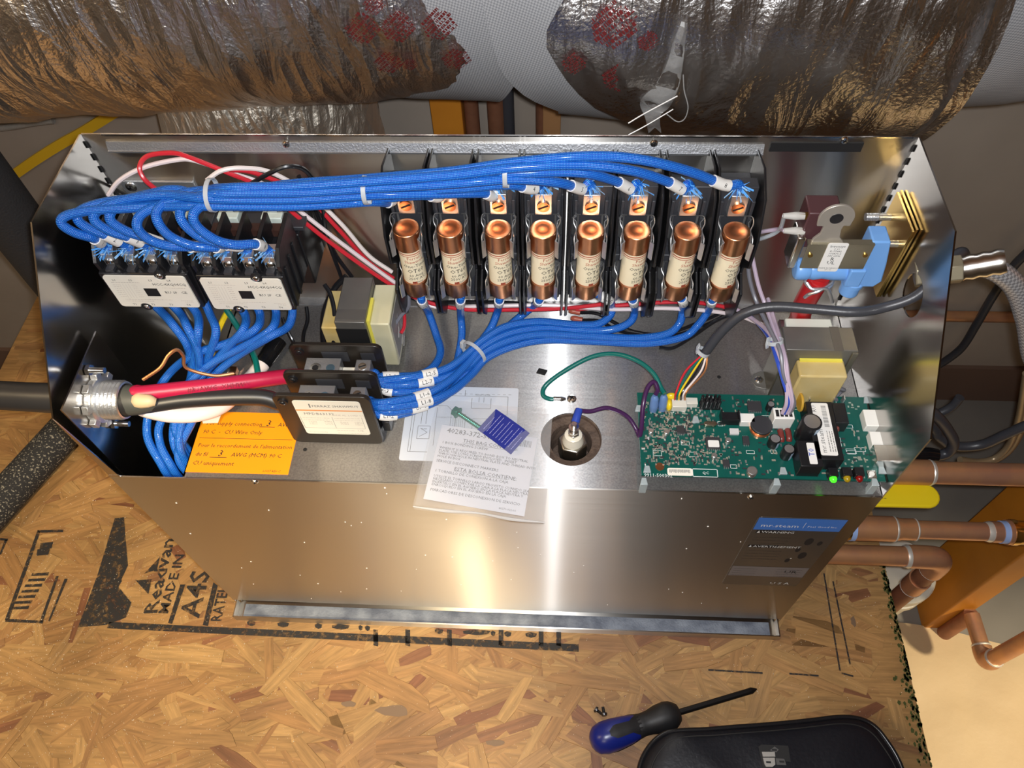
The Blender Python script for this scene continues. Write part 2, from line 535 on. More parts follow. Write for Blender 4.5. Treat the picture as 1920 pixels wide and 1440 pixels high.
class MB:
    def __init__(self):
        self.v, self.f, self.uv, self.mi = [], [], [], []
        self.m = 0

    def add(self, vs, fs, uvs=None):
        k = len(self.v)
        self.v += [V(p) for p in vs]
        for i, f in enumerate(fs):
            self.f.append(tuple(a + k for a in f))
            self.uv.append(uvs[i] if uvs else None)
            self.mi.append(self.m)
        return self

    def box(self, x0, x1, y0, y1, z0, z1):
        c = [(x, y, z) for z in (z0, z1) for y in (y0, y1) for x in (x0, x1)]
        return self.add(c, [(0, 2, 3, 1), (4, 5, 7, 6), (0, 1, 5, 4), (2, 6, 7, 3), (0, 4, 6, 2), (1, 3, 7, 5)])

    def obox(self, c, ex, ey, ez):
        """box of half-extent vectors"""
        c, ex, ey, ez = V(c), V(ex), V(ey), V(ez)
        p = [c + ex * a + ey * b + ez * d for d in (-1, 1) for b in (-1, 1) for a in (-1, 1)]
        return self.add(p, [(0, 2, 3, 1), (4, 5, 7, 6), (0, 1, 5, 4), (2, 6, 7, 3), (0, 4, 6, 2), (1, 3, 7, 5)])

    def prism(self, poly, ax, a, b):
        """2D outline extruded along ax from a to b"""
        def P(q, t):
            return {'x': (t, q[0], q[1]), 'y': (q[0], t, q[1]), 'z': (q[0], q[1], t)}[ax]
        n = len(poly)
        vs = [P(q, a) for q in poly] + [P(q, b) for q in poly]
        fs = [tuple(range(n)), tuple(range(2 * n - 1, n - 1, -1))]
        fs += [((i + 1) % n, i, n + i, n + (i + 1) % n) for i in range(n)]
        return self.add(vs, fs)

    def ring(self, c, ax, r, n, ph=0.0):
        ax = V(ax).normalized()
        t = V((0, 0, 1)) if abs(ax.z) < 0.9 else V((1, 0, 0))
        e1 = ax.cross(t).normalized()
        e2 = ax.cross(e1)
        return [V(c) + (e1 * math.cos(2 * math.pi * i / n + ph) + e2 * math.sin(2 * math.pi * i / n + ph)) * r for i in range(n)]

    def lathe(self, p0, p1, prof, n=20, caps=True, ph=0.0):
        """prof: (t mm along p0->p1, radius)"""
        p0 = V(p0)
        ax = (V(p1) - p0).normalized()
        vs, fs, uv = [], [], []
        for t, r in prof:
            vs += self.ring(p0 + ax * t, ax, max(r, 0.001), n, ph)
        for k in range(len(prof) - 1):
            for i in range(n):
                j = (i + 1) % n
                fs.append((k * n + i, k * n + j, (k + 1) * n + j, (k + 1) * n + i))
                a, b = prof[k][0], prof[k + 1][0]
                uv.append([(i / n, a), ((i + 1) / n, a), ((i + 1) / n, b), (i / n, b)])
        if caps:
            fs += [tuple(range(n - 1, -1, -1)), tuple(range((len(prof) - 1) * n, len(prof) * n))]
            uv += [[(0, 0)] * n] * 2
        return self.add(vs, fs, uv)

    def cyl(self, p0, p1, r, n=16, r1=None, caps=True, ph=0.0):
        d = (V(p1) - V(p0)).length
        return self.lathe(p0, p1, [(0, r), (d, r if r1 is None else r1)], n, caps, ph)

    def sphere(self, c, r, n=12, squash=(1, 1, 1)):
        vs, fs = [], []
        h = n // 2
        for a in range(1, h):
            for i in range(n):
                th, ph = math.pi * a / h, 2 * math.pi * i / n
                vs.append(V(c) + V((math.sin(th) * math.cos(ph) * squash[0], math.sin(th) * math.sin(ph) * squash[1], math.cos(th) * squash[2])) * r)
        k = len(vs)
        vs += [V(c) + V((0, 0, r * squash[2])), V(c) - V((0, 0, r * squash[2]))]
        for a in range(h - 2):
            for i in range(n):
                j = (i + 1) % n
                fs.append((a * n + i, (a + 1) * n + i, (a + 1) * n + j, a * n + j))
        for i in range(n):
            j = (i + 1) % n
            fs.append((k, i, j))
            fs.append((k + 1, (h - 2) * n + j, (h - 2) * n + i))
        return self.add(vs, fs)

    def tube(self, pts, r, n=10, sub=8, caps=True, closed=False, flat=None):
        """round tube along a smooth curve through pts; r may be a number or a list per point"""
        P = spline(pts, sub)
        if isinstance(r, (list, tuple)):
            m = len(pts) - 1
            R = [r[min(int(i * m / (len(P) - 1)), m - 1)] * (1 - (i * m / (len(P) - 1)) % 1) + r[min(int(i * m / (len(P) - 1)) + 1, m)] * ((i * m / (len(P) - 1)) % 1) for i in range(len(P))]
            R[-1] = r[-1]
        else:
            R = [r] * len(P)
        vs, fs, uv, ln = [], [], [], [0.0]
        t = (P[1] - P[0]).normalized()
        nn = t.cross(V((0.31, 0.22, 0.92))).normalized()
        for i, p in enumerate(P):
            t2 = (P[min(i + 1, len(P) - 1)] - P[max(i - 1, 0)]).normalized()
            nn = (nn - t2 * nn.dot(t2)).normalized()
            bb = t2.cross(nn)
            vs += [p + (nn * math.cos(2 * math.pi * k / n) + bb * math.sin(2 * math.pi * k / n)) * R[i] for k in range(n)]
            if i:
                ln.append(ln[-1] + (p - P[i - 1]).length)
        for i in range(len(P) - 1):
            for k in range(n):
                j = (k + 1) % n
                fs.append((i * n + k, i * n + j, (i + 1) * n + j, (i + 1) * n + k))
                uv.append([(k / n, ln[i]), ((k + 1) / n, ln[i]), ((k + 1) / n, ln[i + 1]), (k / n, ln[i + 1])])
        if caps:
            fs += [tuple(range(n - 1, -1, -1)), tuple(range((len(P) - 1) * n, len(P) * n))]
            uv += [[(0, 0)] * n] * 2
        return self.add(vs, fs, uv)

    def quad(self, a, b, c, d):
        return self.add([a, b, c, d], [(0, 1, 2, 3)])

    def text(self, s, o, ex, ey, size, align='l', wrap=None, lift=0.15):
        """flat lettering; wrap=(axis point xy, radius) bends it round a vertical cylinder"""
        vs, fs, wd = text_geo(s)
        ex, ey, o = V(ex), V(ey), V(o)
        off = {'l': 0, 'c': -wd / 2, 'r': -wd}[align]
        nrm = ex.cross(ey).normalized() * lift
        if wrap:
            (cx, cy), r = wrap
            P = []
            for x, y in vs:
                a = (x + off) * size / r + o.x
                P.append(V((cx + r * math.sin(a), cy - r * math.cos(a), o.z + y * size)))
        else:
            P = [o + nrm + ex * ((x + off) * size) + ey * (y * size) for x, y in vs]
        return self.add(P, fs)

    def rect(self, o, ex, ey, x0, x1, y0, y1, lift=0.15):
        ex, ey, o = V(ex), V(ey), V(o)
        n = ex.cross(ey).normalized() * lift
        return self.quad(*[o + n + ex * x + ey * y for x, y in ((x0, y0), (x1, y0), (x1, y1), (x0, y1))])

    def scribble(self, o, ex, ey, x0, x1, y, h, lift=0.15):
        """a line of print too small to read: a row of short dashes"""
        x = x0
        while x < x1:
            l = random.uniform(1.2, 4.0) * h
            self.rect(o, ex, ey, x, min(x + l, x1), y, y + h * random.uniform(0.6, 1.0), lift)
            x += l + h * 0.7
        return self

    def build(self, name, mats, parent=None, bevel=0.0, seg=2, smooth=True, loc=None, ang=38):
        mats = mats if isinstance(mats, (list, tuple)) else [mats]
        base = V(loc) if loc else V((0, 0, 0))
        q = parent
        while q:
            base = base + V(BASE.get(q.name, (0, 0, 0)))
            q = q.parent
        me = bpy.data.meshes.new(name)
        me.from_pydata([tuple((p - base) * S) for p in self.v], [], self.f)
        for m in mats:
            me.materials.append(m)
        if len(mats) > 1:
            me.polygons.foreach_set('material_index', self.mi)
        ul = me.uv_layers.new(name='UVMap')
        flat = []
        for p, fu in zip(me.polygons, self.uv):
            if fu:
                for a in fu:
                    flat += [a[0], a[1]]
            else:
                nx, ny, nz = abs(p.normal.x), abs(p.normal.y), abs(p.normal.z)
                for vi in p.vertices:
                    c = me.vertices[vi].co
                    if nz >= nx and nz >= ny:
                        flat += [c.x * 10, c.y * 10]
                    elif ny >= nx:
                        flat += [c.x * 10, c.z * 10]
                    else:
                        flat += [c.y * 10, c.z * 10]
        ul.data.foreach_set('uv', flat)
        if smooth:
            me.polygons.foreach_set('use_smooth', [True] * len(me.polygons))
            me.set_sharp_from_angle(angle=math.radians(ang))
        me.update()
        o = bpy.data.objects.new(name, me)
        col.objects.link(o)
        if bevel:
            b = o.modifiers.new('bevel', 'BEVEL')
            b.width = bevel * S
            b.segments = seg
            b.limit_method = 'ANGLE'
            b.angle_limit = math.radians(50)
        if loc:
            o.location = V(loc) * S
            BASE[o.name] = V(loc)
        if parent:
            o.parent = parent
        return o


BASE = {}


def spline(pts, sub=8):
    P = [V(p) for p in pts]
    if len(P) == 2:
        return [P[0].lerp(P[1], i / 2) for i in range(3)]
    out = []
    Q = [P[0] * 2 - P[1]] + P + [P[-1] * 2 - P[-2]]
    for i in range(1, len(Q) - 2):
        a, b, c, d = Q[i - 1], Q[i], Q[i + 1], Q[i + 2]
        for k in range(sub):
            t = k / sub
            out.append(0.5 * ((2 * b) + (c - a) * t + (2 * a - 5 * b + 4 * c - d) * t * t + (3 * b - a - 3 * c + d) * t ** 3))
    out.append(P[-1])
    return out


def tag(o, label, cat, group=None, kind=None):
    o['label'] = label
    o['category'] = cat
    if group:
        o['group'] = group
    if kind:
        o['kind'] = kind
    return o


def thing(name, label, cat, loc, group=None):
    o = bpy.data.objects.new(name, None)
    o.empty_display_size = 0.02
    col.objects.link(o)
    o.location = V(loc) * S
    BASE[o.name] = V(loc)
    return tag(o, label, cat, group)


def copy_tree(o, loc, rotz=0.0):
    def cp(a, par):
        c = a.copy()
        col.objects.link(c)
        if par:
            c.parent = par
        for ch in a.children:
            cp(ch, c)
        return c
    r = cp(o, None)
    r.location = V(loc) * S
    r.rotation_euler = (0, 0, rotz)
    return r


def struct(name, mb, m, **k):
    o = mb.build(name, m, **k)
    o['kind'] = 'structure'
    return o


def rrect(x0, x1, y0, y1, r, n=4):
    out = []
    for cx, cy, a in ((x1 - r, y1 - r, 0), (x0 + r, y1 - r, 90), (x0 + r, y0 + r, 180), (x1 - r, y0 + r, 270)):
        for i in range(n + 1):
            t = math.radians(a + 90 * i / n)
            out.append((cx + r * math.cos(t), cy + r * math.sin(t)))
    return out


X, Y, Z = V((1, 0, 0)), V((0, 1, 0)), V((0, 0, 1))

#==SETTING==
# ================================================================= SETTING
W2, D, T, HB = 300.0, 186.0, 182.0, 312.0       # half width, depth, height above the control plate, height below it
OZ = -314.0                                     # top of the strand board
FZ = -700.0                                     # basement floor
struct('floor', MB().box(-1500, 1500, -1700, 600, FZ - 40, FZ), CONCF)
struct('wall_back', MB().box(-1500, 1500, 560, 600, FZ, 1300), CONC)
struct('wall_left', MB().box(-1540, -1500, -1700, 600, FZ, 1300), CONC)
struct('wall_right', MB().box(1500, 1540, -1700, 600, FZ, 1300), CONC)
struct('wall_front', MB().box(-1540, 1540, -1740, -1700, FZ, 1300), CONC)
struct('ceiling', MB().box(-1540, 1540, -1740, 600, 1300, 1340), CEILW)
struct('baseboard_back', MB().box(-1500, 1500, 552, 560, FZ, U(1830, 692, 'y', 552).z), mat('baseboard_brown', (0.17, 0.105, 0.075), 0.7))

# strand board the cabinet stands on
osb = thing('strand_board', 'large strand board shelf under the steel cabinet, stencilled in black', 'board', (-140, 30, OZ - 18))
MB().box(-715, 430, -430, 520, OZ - 18, OZ).build('board_sheet', STRAND, osb)
for i, x in enumerate((-690, -150, 390)):
    MB().box(x - 19, x + 19, -420, 505, OZ - 107, OZ - 18).build('joist', WOODO, osb)
    for y in (-395, 480):
        MB().box(x - 19, x + 19, y - 19, y + 19, FZ, OZ - 107).build('leg', WOODO, osb)
flake_meshes = []


def flake_poly(l, wd):
    k = random.uniform
    top = [(-l / 2 + k(0, l * .10), wd * k(.25, .5)), (-l * k(.1, .2), wd * k(.42, .55)), (l * k(.1, .2), wd * k(.42, .55)), (l / 2 - k(0, l * .10), wd * k(.2, .5))]
    bot = [(l / 2 - k(0, l * .05), -wd * k(.2, .5)), (l * k(.1, .2), -wd * k(.42, .55)), (-l * k(.1, .2), -wd * k(.42, .55)), (-l / 2 + k(0, l * .05), -wd * k(.25, .5))]
    return (top + bot)[::-1]


for i in range(14):
    l, wd = random.uniform(55, 120), random.uniform(9, 24)
    fl = flake_poly(l, wd)
    mb = MB()
    n = len(fl)
    off = i * 3.7
    vs_ = [(x, y, 0.35) for x, y in fl] + [(x * 1.004, y * 1.03, -0.3) for x, y in fl]
    uvq = [[(x * .01 + off, y * .01 + off) for x, y in fl]] + [[(fl[a % n][0] * .01 + off, fl[a % n][1] * .01 + off) for a in (j + 1, j, j, j + 1)] for j in range(n)]
    mb.add(vs_, [tuple(range(n))] + [((j + 1) % n, j, n + j, n + (j + 1) % n) for j in range(n)], uvq)
    # outline runs clockwise: flip so that the top faces up
    mb.f = [tuple(reversed(f)) for f in mb.f]
    mb.uv = [list(reversed(u)) for u in mb.uv]
    flake_meshes.append(mb)
proto = []
for k, mb in enumerate(flake_meshes):
    me_o = mb.build('wood_strand', STRAND, smooth=False)
    proto.append(me_o.data)
    bpy.data.objects.remove(me_o)


def flake_angle():
    return random.gauss(0.12, 0.55) if random.random() < .8 else random.uniform(-1.6, 1.6)


loose = MB()
for i in range(2300):
    x, y, a = random.uniform(-700, 415), random.uniform(-330, 420), flake_angle()
    if -290 < x < 290 and 0 < y < 180:
        continue
    l, wd = random.uniform(30, 100), random.uniform(4, 18)
    fl = flake_poly(l, wd)
    ca, sa = math.cos(a), math.sin(a)
    z = OZ + 0.15 + random.uniform(0, 0.45)
    pts_ = [(x + px_ * ca - py_ * sa, y + px_ * sa + py_ * ca, z) for px_, py_ in fl][::-1]
    o1, o2 = random.uniform(0, 90), random.uniform(0, 90)
    if max(q[0] for q in pts_) > 428 or min(q[0] for q in pts_) < -713:
        continue
    loose.add(pts_, [tuple(range(len(fl)))], [[(px_ * .01 + o1, py_ * .01 + o2) for px_, py_ in fl][::-1]])
o = loose.build('pressed_strands', STRAND, osb, smooth=False)
o['kind'] = 'stuff'
for i in range(295):
    x, y, a = random.uniform(-640, 365), random.uniform(-300, 10), flake_angle()
    if i > 215:
        x, y = random.choice(((random.uniform(-640, -370), random.uniform(0, 300)), (random.uniform(335, 366), random.uniform(-20, 140))))
    c = bpy.data.objects.new('wood_strand', proto[i % len(proto)])
    col.objects.link(c)
    c.parent = osb
    c.location = (V((x, y, OZ + 0.45 + (i % 30) * 0.012)) - V((-140, 30, OZ - 18))) * S
    c.rotation_euler = (0, 0, a)

# black stencilled print on the board (flat ink)
def on_board(px, py, dz=1.3):
    return U(px, py, 'z', OZ + dz)


st = MB()
def bpoly(*pp):
    q = [on_board(a, b) for a, b in pp]
    if (q[1] - q[0]).cross(q[2] - q[0]).z < 0:
        q = q[::-1]
    st.add(q, [tuple(range(len(q)))])


# the long rule, the crossing rules, the big arrow and the boxed stamp
bpoly((205, 1166), (1085, 1208), (1085, 1222), (200, 1178))
bpoly((315, 1168), (323, 1170), (347, 1096), (338, 1096))
bpoly((380, 1172), (390, 1174), (408, 1098), (400, 1092))
bpoly((215, 972), (232, 970), (240, 1060), (228, 1086), (228, 1090), (222, 1100), (246, 1130), (236, 1158), (198, 1172), (146, 1176), (182, 1080))
bpoly((254, 1088), (284, 1086), (278, 1114))
bpoly((270, 1076), (300, 1044), (294, 1068))
for a, b, c_, d_ in (((70, 994), (118, 993), (118, 998), (72, 999)), ((70, 995), (76, 996), (16, 1165), (9, 1162)), ((10, 1160), (80, 1164), (80, 1169), (10, 1166)), ((80, 1166), (74, 1166), (105, 1080), (110, 1080)), ((93, 1165), (90, 1165), (121, 1085), (127, 1085)), ((0, 1009), (15, 1010), (14, 1014), (0, 1013)), ((9, 1012), (14, 1012), (2, 1040), (-2, 1040))):
    bpoly(a, b, c_, d_)
for k in range(7):
    yy = 1073 + k * 10.5
    xx = 92 - k * 6.2
    bpoly((xx - 32, yy + 2), (xx, yy), (xx - 2, yy + 6), (xx - 34, yy + 7))
for px_, py_ in ((86, 1024), (80, 1036)):
    bpoly((px_ - 10, py_ - 6), (px_ + 14, py_ - 8), (px_ + 10, py_ + 4), (px_ - 12, py_ + 6))
for px_ in (700, 760, 838, 935, 1010, 1043):
    bpoly((px_, 1180), (px_ + 9, 1181), (px_ + 9, 1212), (px_, 1210))
# stencilled words run away from the viewer
def board_text(s, p0, p1, h):
    a, b = on_board(*p0), on_board(*p1)
    ex = (b - a).normalized()
    ey = Z.cross(ex)
    wd = text_geo(s)[2]
    sz = (b - a).length / wd
    st.text(s, a, ex, ey * (h / (0.7 * sz)), sz)


BOLD[0] = 0.018
board_text('Readvan', (293, 1152), (327, 1010), 15)
board_text('MADE IN', (314, 1152), (346, 1040), 11)
board_text('A4S', (372, 1158), (394, 1070), 22)
board_text('RATELI', (414, 1166), (430, 1096), 12)
# worn remains of a line of print half under the tray
for (px_, wd_) in ((463, 16), (520, 22), (590, 14), (622, 34), (672, 8), (684, 10), (815, 16), (868, 52), (920, 9), (945, 14), (985, 22)):
    yy = 1163 + (px_ - 440) * .042
    bpoly((px_, yy + 2), (px_ + wd_ * .4, yy - 1), (px_ + wd_, yy + 2), (px_ + wd_ * .9, yy + 8), (px_ + wd_ * .5, yy + 10), (px_ + 1, yy + 7))
BOLD[0] = 0.0
# thin pencil rules on the right
for (a, b) in (((1545, 1075), (1575, 1258)), ((1562, 1090), (1594, 1246)), ((1328, 1256), (1430, 1262)), ((1480, 1263), (1535, 1267)), ((1578, 1262), (1600, 1268))):
    p, q = on_board(*a), on_board(*b)
    s_ = Z.cross((q - p).normalized()) * 0.9
    st.add([p - s_, q - s_, q + s_, p + s_], [(0, 1, 2, 3)])
st.build('stencil_print', STENCIL, osb, smooth=False)
# knot stain patches
for (px_, py_, a, b) in ((735, 1333, 17, 6), (655, 1320, 8, 3), (1600, 1165, 3, 6), (928, 1393, 10, 3)):
    c = on_board(px_, py_, 1.25)
    ks = MB()
    ks.add([c + V((a * math.cos(t * .5236) * random.uniform(.75, 1.2), b * math.sin(t * .5236) * random.uniform(.7, 1.2), 0)) for t in range(12)], [tuple(range(12))])
    ks.build('knot_stain', mat('knot_stain', (0.20, 0.13, 0.08), 0.6), osb, smooth=False)
# mossy dark paint along the right edge
ms = MB()
for i in range(420):
    y = random.uniform(-190, 80)
    x = 430 - abs(random.gauss(0, 3.0)) * (2.2 if -150 < y < -50 else 1)
    r = random.uniform(.5, 1.9)
    a0 = random.uniform(0, 6)
    ms.add([(min(430.3, x + r * math.cos(a0 + k * 1.256) * random.uniform(.6, 1.3)), y + r * 1.5 * math.sin(a0 + k * 1.256), OZ + 1.3) for k in range(5)], [(0, 1, 2, 3, 4)])
o = ms.build('moss_stain', mat('moss_green', (0.06, 0.075, 0.015), 0.8), osb, smooth=False)
o['kind'] = 'stuff'

# loose sawdust specks
du = MB()
for i in range(4200):
    if random.random() < .55:
        p = on_board(random.gauss(160, 190), random.gauss(1180, 150), 1.1)
    else:
        p = on_board(random.uniform(0, 1700), random.uniform(930, 1440), 1.1)
    if not (-700 < p.x < 425) or (-302 < p.x < 302 and -24 < p.y < 190):
        continue
    r = random.uniform(.22, .62) * (1.6 if random.random() < .06 else 1)
    a = random.uniform(0, 6)
    du.add([p + V((math.cos(a), math.sin(a), 0)) * r, p + V((math.cos(a + 2.1), math.sin(a + 2.1), 0)) * r, p + V((math.cos(a + 4.2), math.sin(a + 4.2), 0)) * r, p + Z * r], [(0, 1, 3), (1, 2, 3), (2, 0, 3)])
o = du.build('sawdust', DUSTM, smooth=False)
tag(o, 'pale sawdust specks scattered over the strand board', 'sawdust', kind='stuff')

# ================================================================= CABINET
cab = thing('steam_cabinet', 'open brushed stainless steel cabinet full of blue wiring', 'cabinet', (0, 90, OZ))
# back wall with a top hem
zb = U(800, 288, 'y', 178).z
MB().box(-W2, W2, D, D + 1.2, OZ, T).build('back_panel', STEEL, cab)
zr0, zr1 = U(700, 289, 'y', 182).z, U(700, 270, 'y', 184).z
MB().box(-284, 196, 182, D, zr0, zr0 + 1.4).prism([(182, zr0), (183.4, zr0), (D - .2, zr1), (D - 1, zr1)], 'x', -284, 196).build('back_rail', ZINC, cab)
MB().box(200, 264, D - 1.6, D + .6, zr0 + 2, zr1 + 2).build('rail_slot', BLACKM, cab)
MB().box(-284, 296, D - 1.2, D, zr1 + 6, zr1 + 7).build('hem_line', STEEL2, cab)
side = [(D, OZ), (D, T), (95, T), (0, 86), (0, OZ)]
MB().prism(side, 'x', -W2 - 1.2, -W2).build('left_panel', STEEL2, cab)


def panel_with_hole():
    # side outline with a round cable hole at (hy, hz)
    hy, hz, hr = 98, 117, 15.5
    mb = MB()
    n = 32
    k = len(side)
    hole = [(hy + hr * math.cos(2 * math.pi * i / n) * .95, hz + hr * math.sin(2 * math.pi * i / n)) for i in range(n)]

    def cast(y, z):
        # outline point in the direction of the hole point
        dy, dz = y - hy, z - hz
        best = None
        for i in range(k):
            (ay, az), (by, bz) = side[i], side[(i + 1) % k]
            den = dy * (bz - az) - dz * (by - ay)
            if abs(den) < 1e-9:
                continue
            t = ((ay - hy) * (bz - az) - (az - hz) * (by - ay)) / den
            s = ((ay - hy) * dz - (az - hz) * dy) / den
            if t > 0 and -1e-6 <= s <= 1 + 1e-6 and (best is None or t < best):
                best = t
        return (hy + dy * best, hz + dz * best)
    angs = sorted([math.atan2((z - hz), (y - hy)) for y, z in hole] + [math.atan2(z - hz, y - hy) for y, z in side])
    inn = [(hy + hr * math.cos(a), hz + hr * math.sin(a)) for a in angs]
    out = [cast(y, z) for y, z in inn]
    m = len(angs)
    for x, flip in ((W2, True), (W2 + 1.2, False)):
        vs = [(x, y, z) for y, z in inn] + [(x, y, z) for y, z in out]
        fs = []
        for i in range(m):
            j = (i + 1) % m
            f = (i, m + i, m + j, j)
            fs.append(f[::-1] if flip else f)
        mb.add(vs, fs)
    for L_, fl in ((inn, False), (out, True)):
        vs = [(W2, y, z) for y, z in L_] + [(W2 + 1.2, y, z) for y, z in L_]
        mb.add(vs, [((i, m + i, m + (i + 1) % m, (i + 1) % m) if fl else (i, (i + 1) % m, m + (i + 1) % m, m + i)) for i in range(m)])
    return mb


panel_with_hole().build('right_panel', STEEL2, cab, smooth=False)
MB().box(-W2, W2, -1.2, 0, -298, 0).build('front_panel', STEEL, cab)
# folded front edges of the side panels
MB().box(-W2, -W2 + 9, -1.2, 0, 0, 2).prism([(-W2, 0), (-W2 + 8, 0), (-W2, 86)], 'y', -0.8, 0).build('edge_fold', STEEL2, cab)
tr = MB().box(-297, 297, -18, D - 2, OZ, OZ + 2).box(-297, 297, -19.2, -18, OZ, -300).box(-297.5, -296.3, -19, 0, OZ, -300).box(296.3, 297.5, -19, 0, OZ, -300)
tr.m = 0
tr.build('base_tray', STEEL, cab)
MB().box(-290, 290, -17.9, -1, OZ + 2, OZ + 2.8).build('tray_floor', GALV2, cab)
# control plate with the round probe hole
HC, HR = V((65.5, 43.5, 0)), 24.5
mb = MB()
pl = [(-241, 0.5), (W2 - .5, 0.5), (W2 - .5, D), (-241, D)]
angs = [2 * math.pi * i / 40 for i in range(40)]
angs = sorted(angs + [math.atan2(y - HC.y, x - HC.x) % (2 * math.pi) for x, y in pl])


def rect_cast(a):
    dx, dy = math.cos(a), math.sin(a)
    t = min([(q - HC.x) / dx for q in (-241, W2 - .5) if abs(dx) > 1e-9 and (q - HC.x) / dx > 0] + [(q - HC.y) / dy for q in (.5, D) if abs(dy) > 1e-9 and (q - HC.y) / dy > 0])
    return (HC.x + dx * t, HC.y + dy * t)


n = len(angs)
inn = [(HC.x + HR * math.cos(a), HC.y + HR * math.sin(a)) for a in angs]
out = [rect_cast(a) for a in angs]
mb.add([(x, y, 0) for x, y in inn] + [(x, y, 0) for x, y in out], [(i, n + i, n + (i + 1) % n, (i + 1) % n) for i in range(n)])
mb.add([(x, y, 0) for x, y in inn] + [(x, y, -1.5) for x, y in inn], [((i + 1) % n, n + (i + 1) % n, n + i, i)[::-1] for i in range(n)])
mb.add([(x, y, -1.5) for x, y in inn] + [(x, y, -1.5) for x, y in out], [(i, n + i, n + (i + 1) % n, (i + 1) % n)[::-1] for i in range(n)])


def make_plate_mat():
    m = brushed('galvanised_plate', (0.50, 0.49, 0.48), 0.34, 1.0, .25, fine=0.05, sheen=0.15)
    N, L, b = nodes_of(m)
    tc = N.new('ShaderNodeTexCoord')
    n_ = N.new('ShaderNodeTexNoise')
    n_.inputs['Scale'].default_value = 700
    n_.inputs['Detail'].default_value = 2
    n2 = N.new('ShaderNodeTexNoise')
    n2.inputs['Scale'].default_value = 12
    n2.inputs['Detail'].default_value = 5
    cr = N.new('ShaderNodeValToRGB')
    cr.color_ramp.elements[0].position = .3
    cr.color_ramp.elements[0].color = (0.30, 0.295, 0.295, 1)
    cr.color_ramp.elements[1].position = .7
    cr.color_ramp.elements[1].color = (0.56, 0.55, 0.54, 1)
    ad = N.new('ShaderNodeMix')
    ad.inputs['Factor'].default_value = .45
    L.new(tc.outputs['Object'], n_.inputs['Vector'])
    L.new(tc.outputs['Object'], n2.inputs['Vector'])
    L.new(n_.outputs['Fac'], ad.inputs['A'])
    L.new(n2.outputs['Fac'], ad.inputs['B'])
    L.new(ad.outputs['Result'], cr.inputs[0])
    L.new(cr.outputs[0], b.inputs['Base Color'])
    b.inputs['Metallic'].default_value = .8
    return m


PLATE = make_plate_mat()
mb.build('control_plate', PLATE, cab, smooth=False)
# tank top and probe well seen through the hole
wl = MB().lathe((HC.x, HC.y, -1.6), (HC.x, HC.y, -40), [(0, HR + 2), (0.2, HR - .6), (3, HR - 1), (4, 17), (5, 16.6), (30, 16), (30, .1)], 36, caps=False)
wl.build('probe_well', RUST, cab)
MB().box(-241, -239.6, 0, D, -12, 0).box(-239.5, W2 - 1, D - 8, D, 0, 1.2).build('plate_flange', GALV, cab)
# inner conduit plate on the left wall
MB().box(-294, -292.8, 4, 74, -18, 91).build('conduit_plate', STEEL2, cab)
for (px_, py_) in ((178, 694), (226, 794)):
    c = U(px_ - 14, py_, 'x', -292)
    MB().cyl(c, c + X * 3, 4.4, 6).cyl(c, c + X * 13, 2.3, 10).build('stud', SILVER, cab)
# saw-tooth slots at the two rear corners
for sx in (-1, 1):
    mb = MB()
    for k in range(15):
        z = T - 6 - k * 11.5
        mb.box(min(sx * 299.8, sx * 298.8), max(sx * 299.8, sx * 298.8), D - 1.5, D - .3, z - 5.5, z)
    o = mb.build('corner_slots', BLACKM, cab, smooth=False)
    o['kind'] = 'stuff'
# screws along the hems
def screw_head(mb, c, ax, r=3.4):
    c, ax = V(c), V(ax).normalized()
    mb.lathe(c, c + ax, [(0, r), (.6, r), (1.6, r * .75), (1.9, .1)], 12)
    t = ax.cross(V((.3, .5, .8))).normalized()
    s = ax.cross(t)
    mb.m = 1
    for a in (t, s):
        mb.obox(c + ax * 1.8, a * r * .55, ax.cross(a) * r * .12, ax * .25)
    mb.m = 0
    return mb


def screw(c, ax, parent, r=3.4, name='screw'):
    return screw_head(MB(), c, ax, r).build(name, [SILVER, BLACKM], parent)


for px_, py_ in ((537, 270), (1226, 268), (1583, 262)):
    c = U(px_, py_, 'y', D - 1)
    screw(c, -Y, cab, 3.0)
for px_, py_ in ((478, 902), (1408, 931)):
    c = U(px_, py_, 'y', -1.2)
    screw(c, -Y, cab, 2.8)
screw(U(1666, 330, 'x', 299.5), -X, cab, 3.0)
screw(U(300, 325, 'x', -299.5) if False else V((-299.5, 165, 128)), X, cab, 3.0)
screw(U(1072, 748, 'z', 1), Z, cab, 4.0)
for px_, py_ in ((572, 843), (1348, 707), (1016, 697)):
    MB().cyl(U(px_, py_, 'z', 0.1), U(px_, py_, 'z', 0.1) + Z * .3, 1.6, 12).build('plate_hole', BLACKM, cab)
# rating label on the front panel
lab = MB()
q = [U(1423, 969, 'y', -1.2), U(1592, 974, 'y', -1.2), U(1497, 1093, 'y', -1.2), U(1353, 1094, 'y', -1.2)]
x0, x1, z1, z0 = q[3].x, q[1].x, q[0].z, q[3].z
MB().prism(rrect(x0, x1, z0, z1, 3), 'y', -1.5, -1.2).build('rating_label', mat('dark_film_label', (0.11, 0.10, 0.09), 0.30, 0.5), cab)
rl = cab.children[-1]
o0 = V((x0, -1.5, z0))
lw, lh = x1 - x0, z1 - z0
mb = MB()
mb.m = 0
mb.rect(o0, X, Z, 0.6, lw - .6, lh * .845, lh - .6, .1)
mb.m = 1
mb.text('mr.steam', o0 + X * lw * .07 + Z * lh * .885, X, Z, lw * .43 / text_geo('mr.steam')[2], lift=.25)
mb.rect(o0, X, Z, lw * .555, lw * .56, lh * .88, lh * .95, .25)
mb.text('Feel Good Inc.', o0 + X * lw * .60 + Z * lh * .893, X, Z, lw * .34 / text_geo('Feel Good Inc.')[2], lift=.25)
mb.m = 2
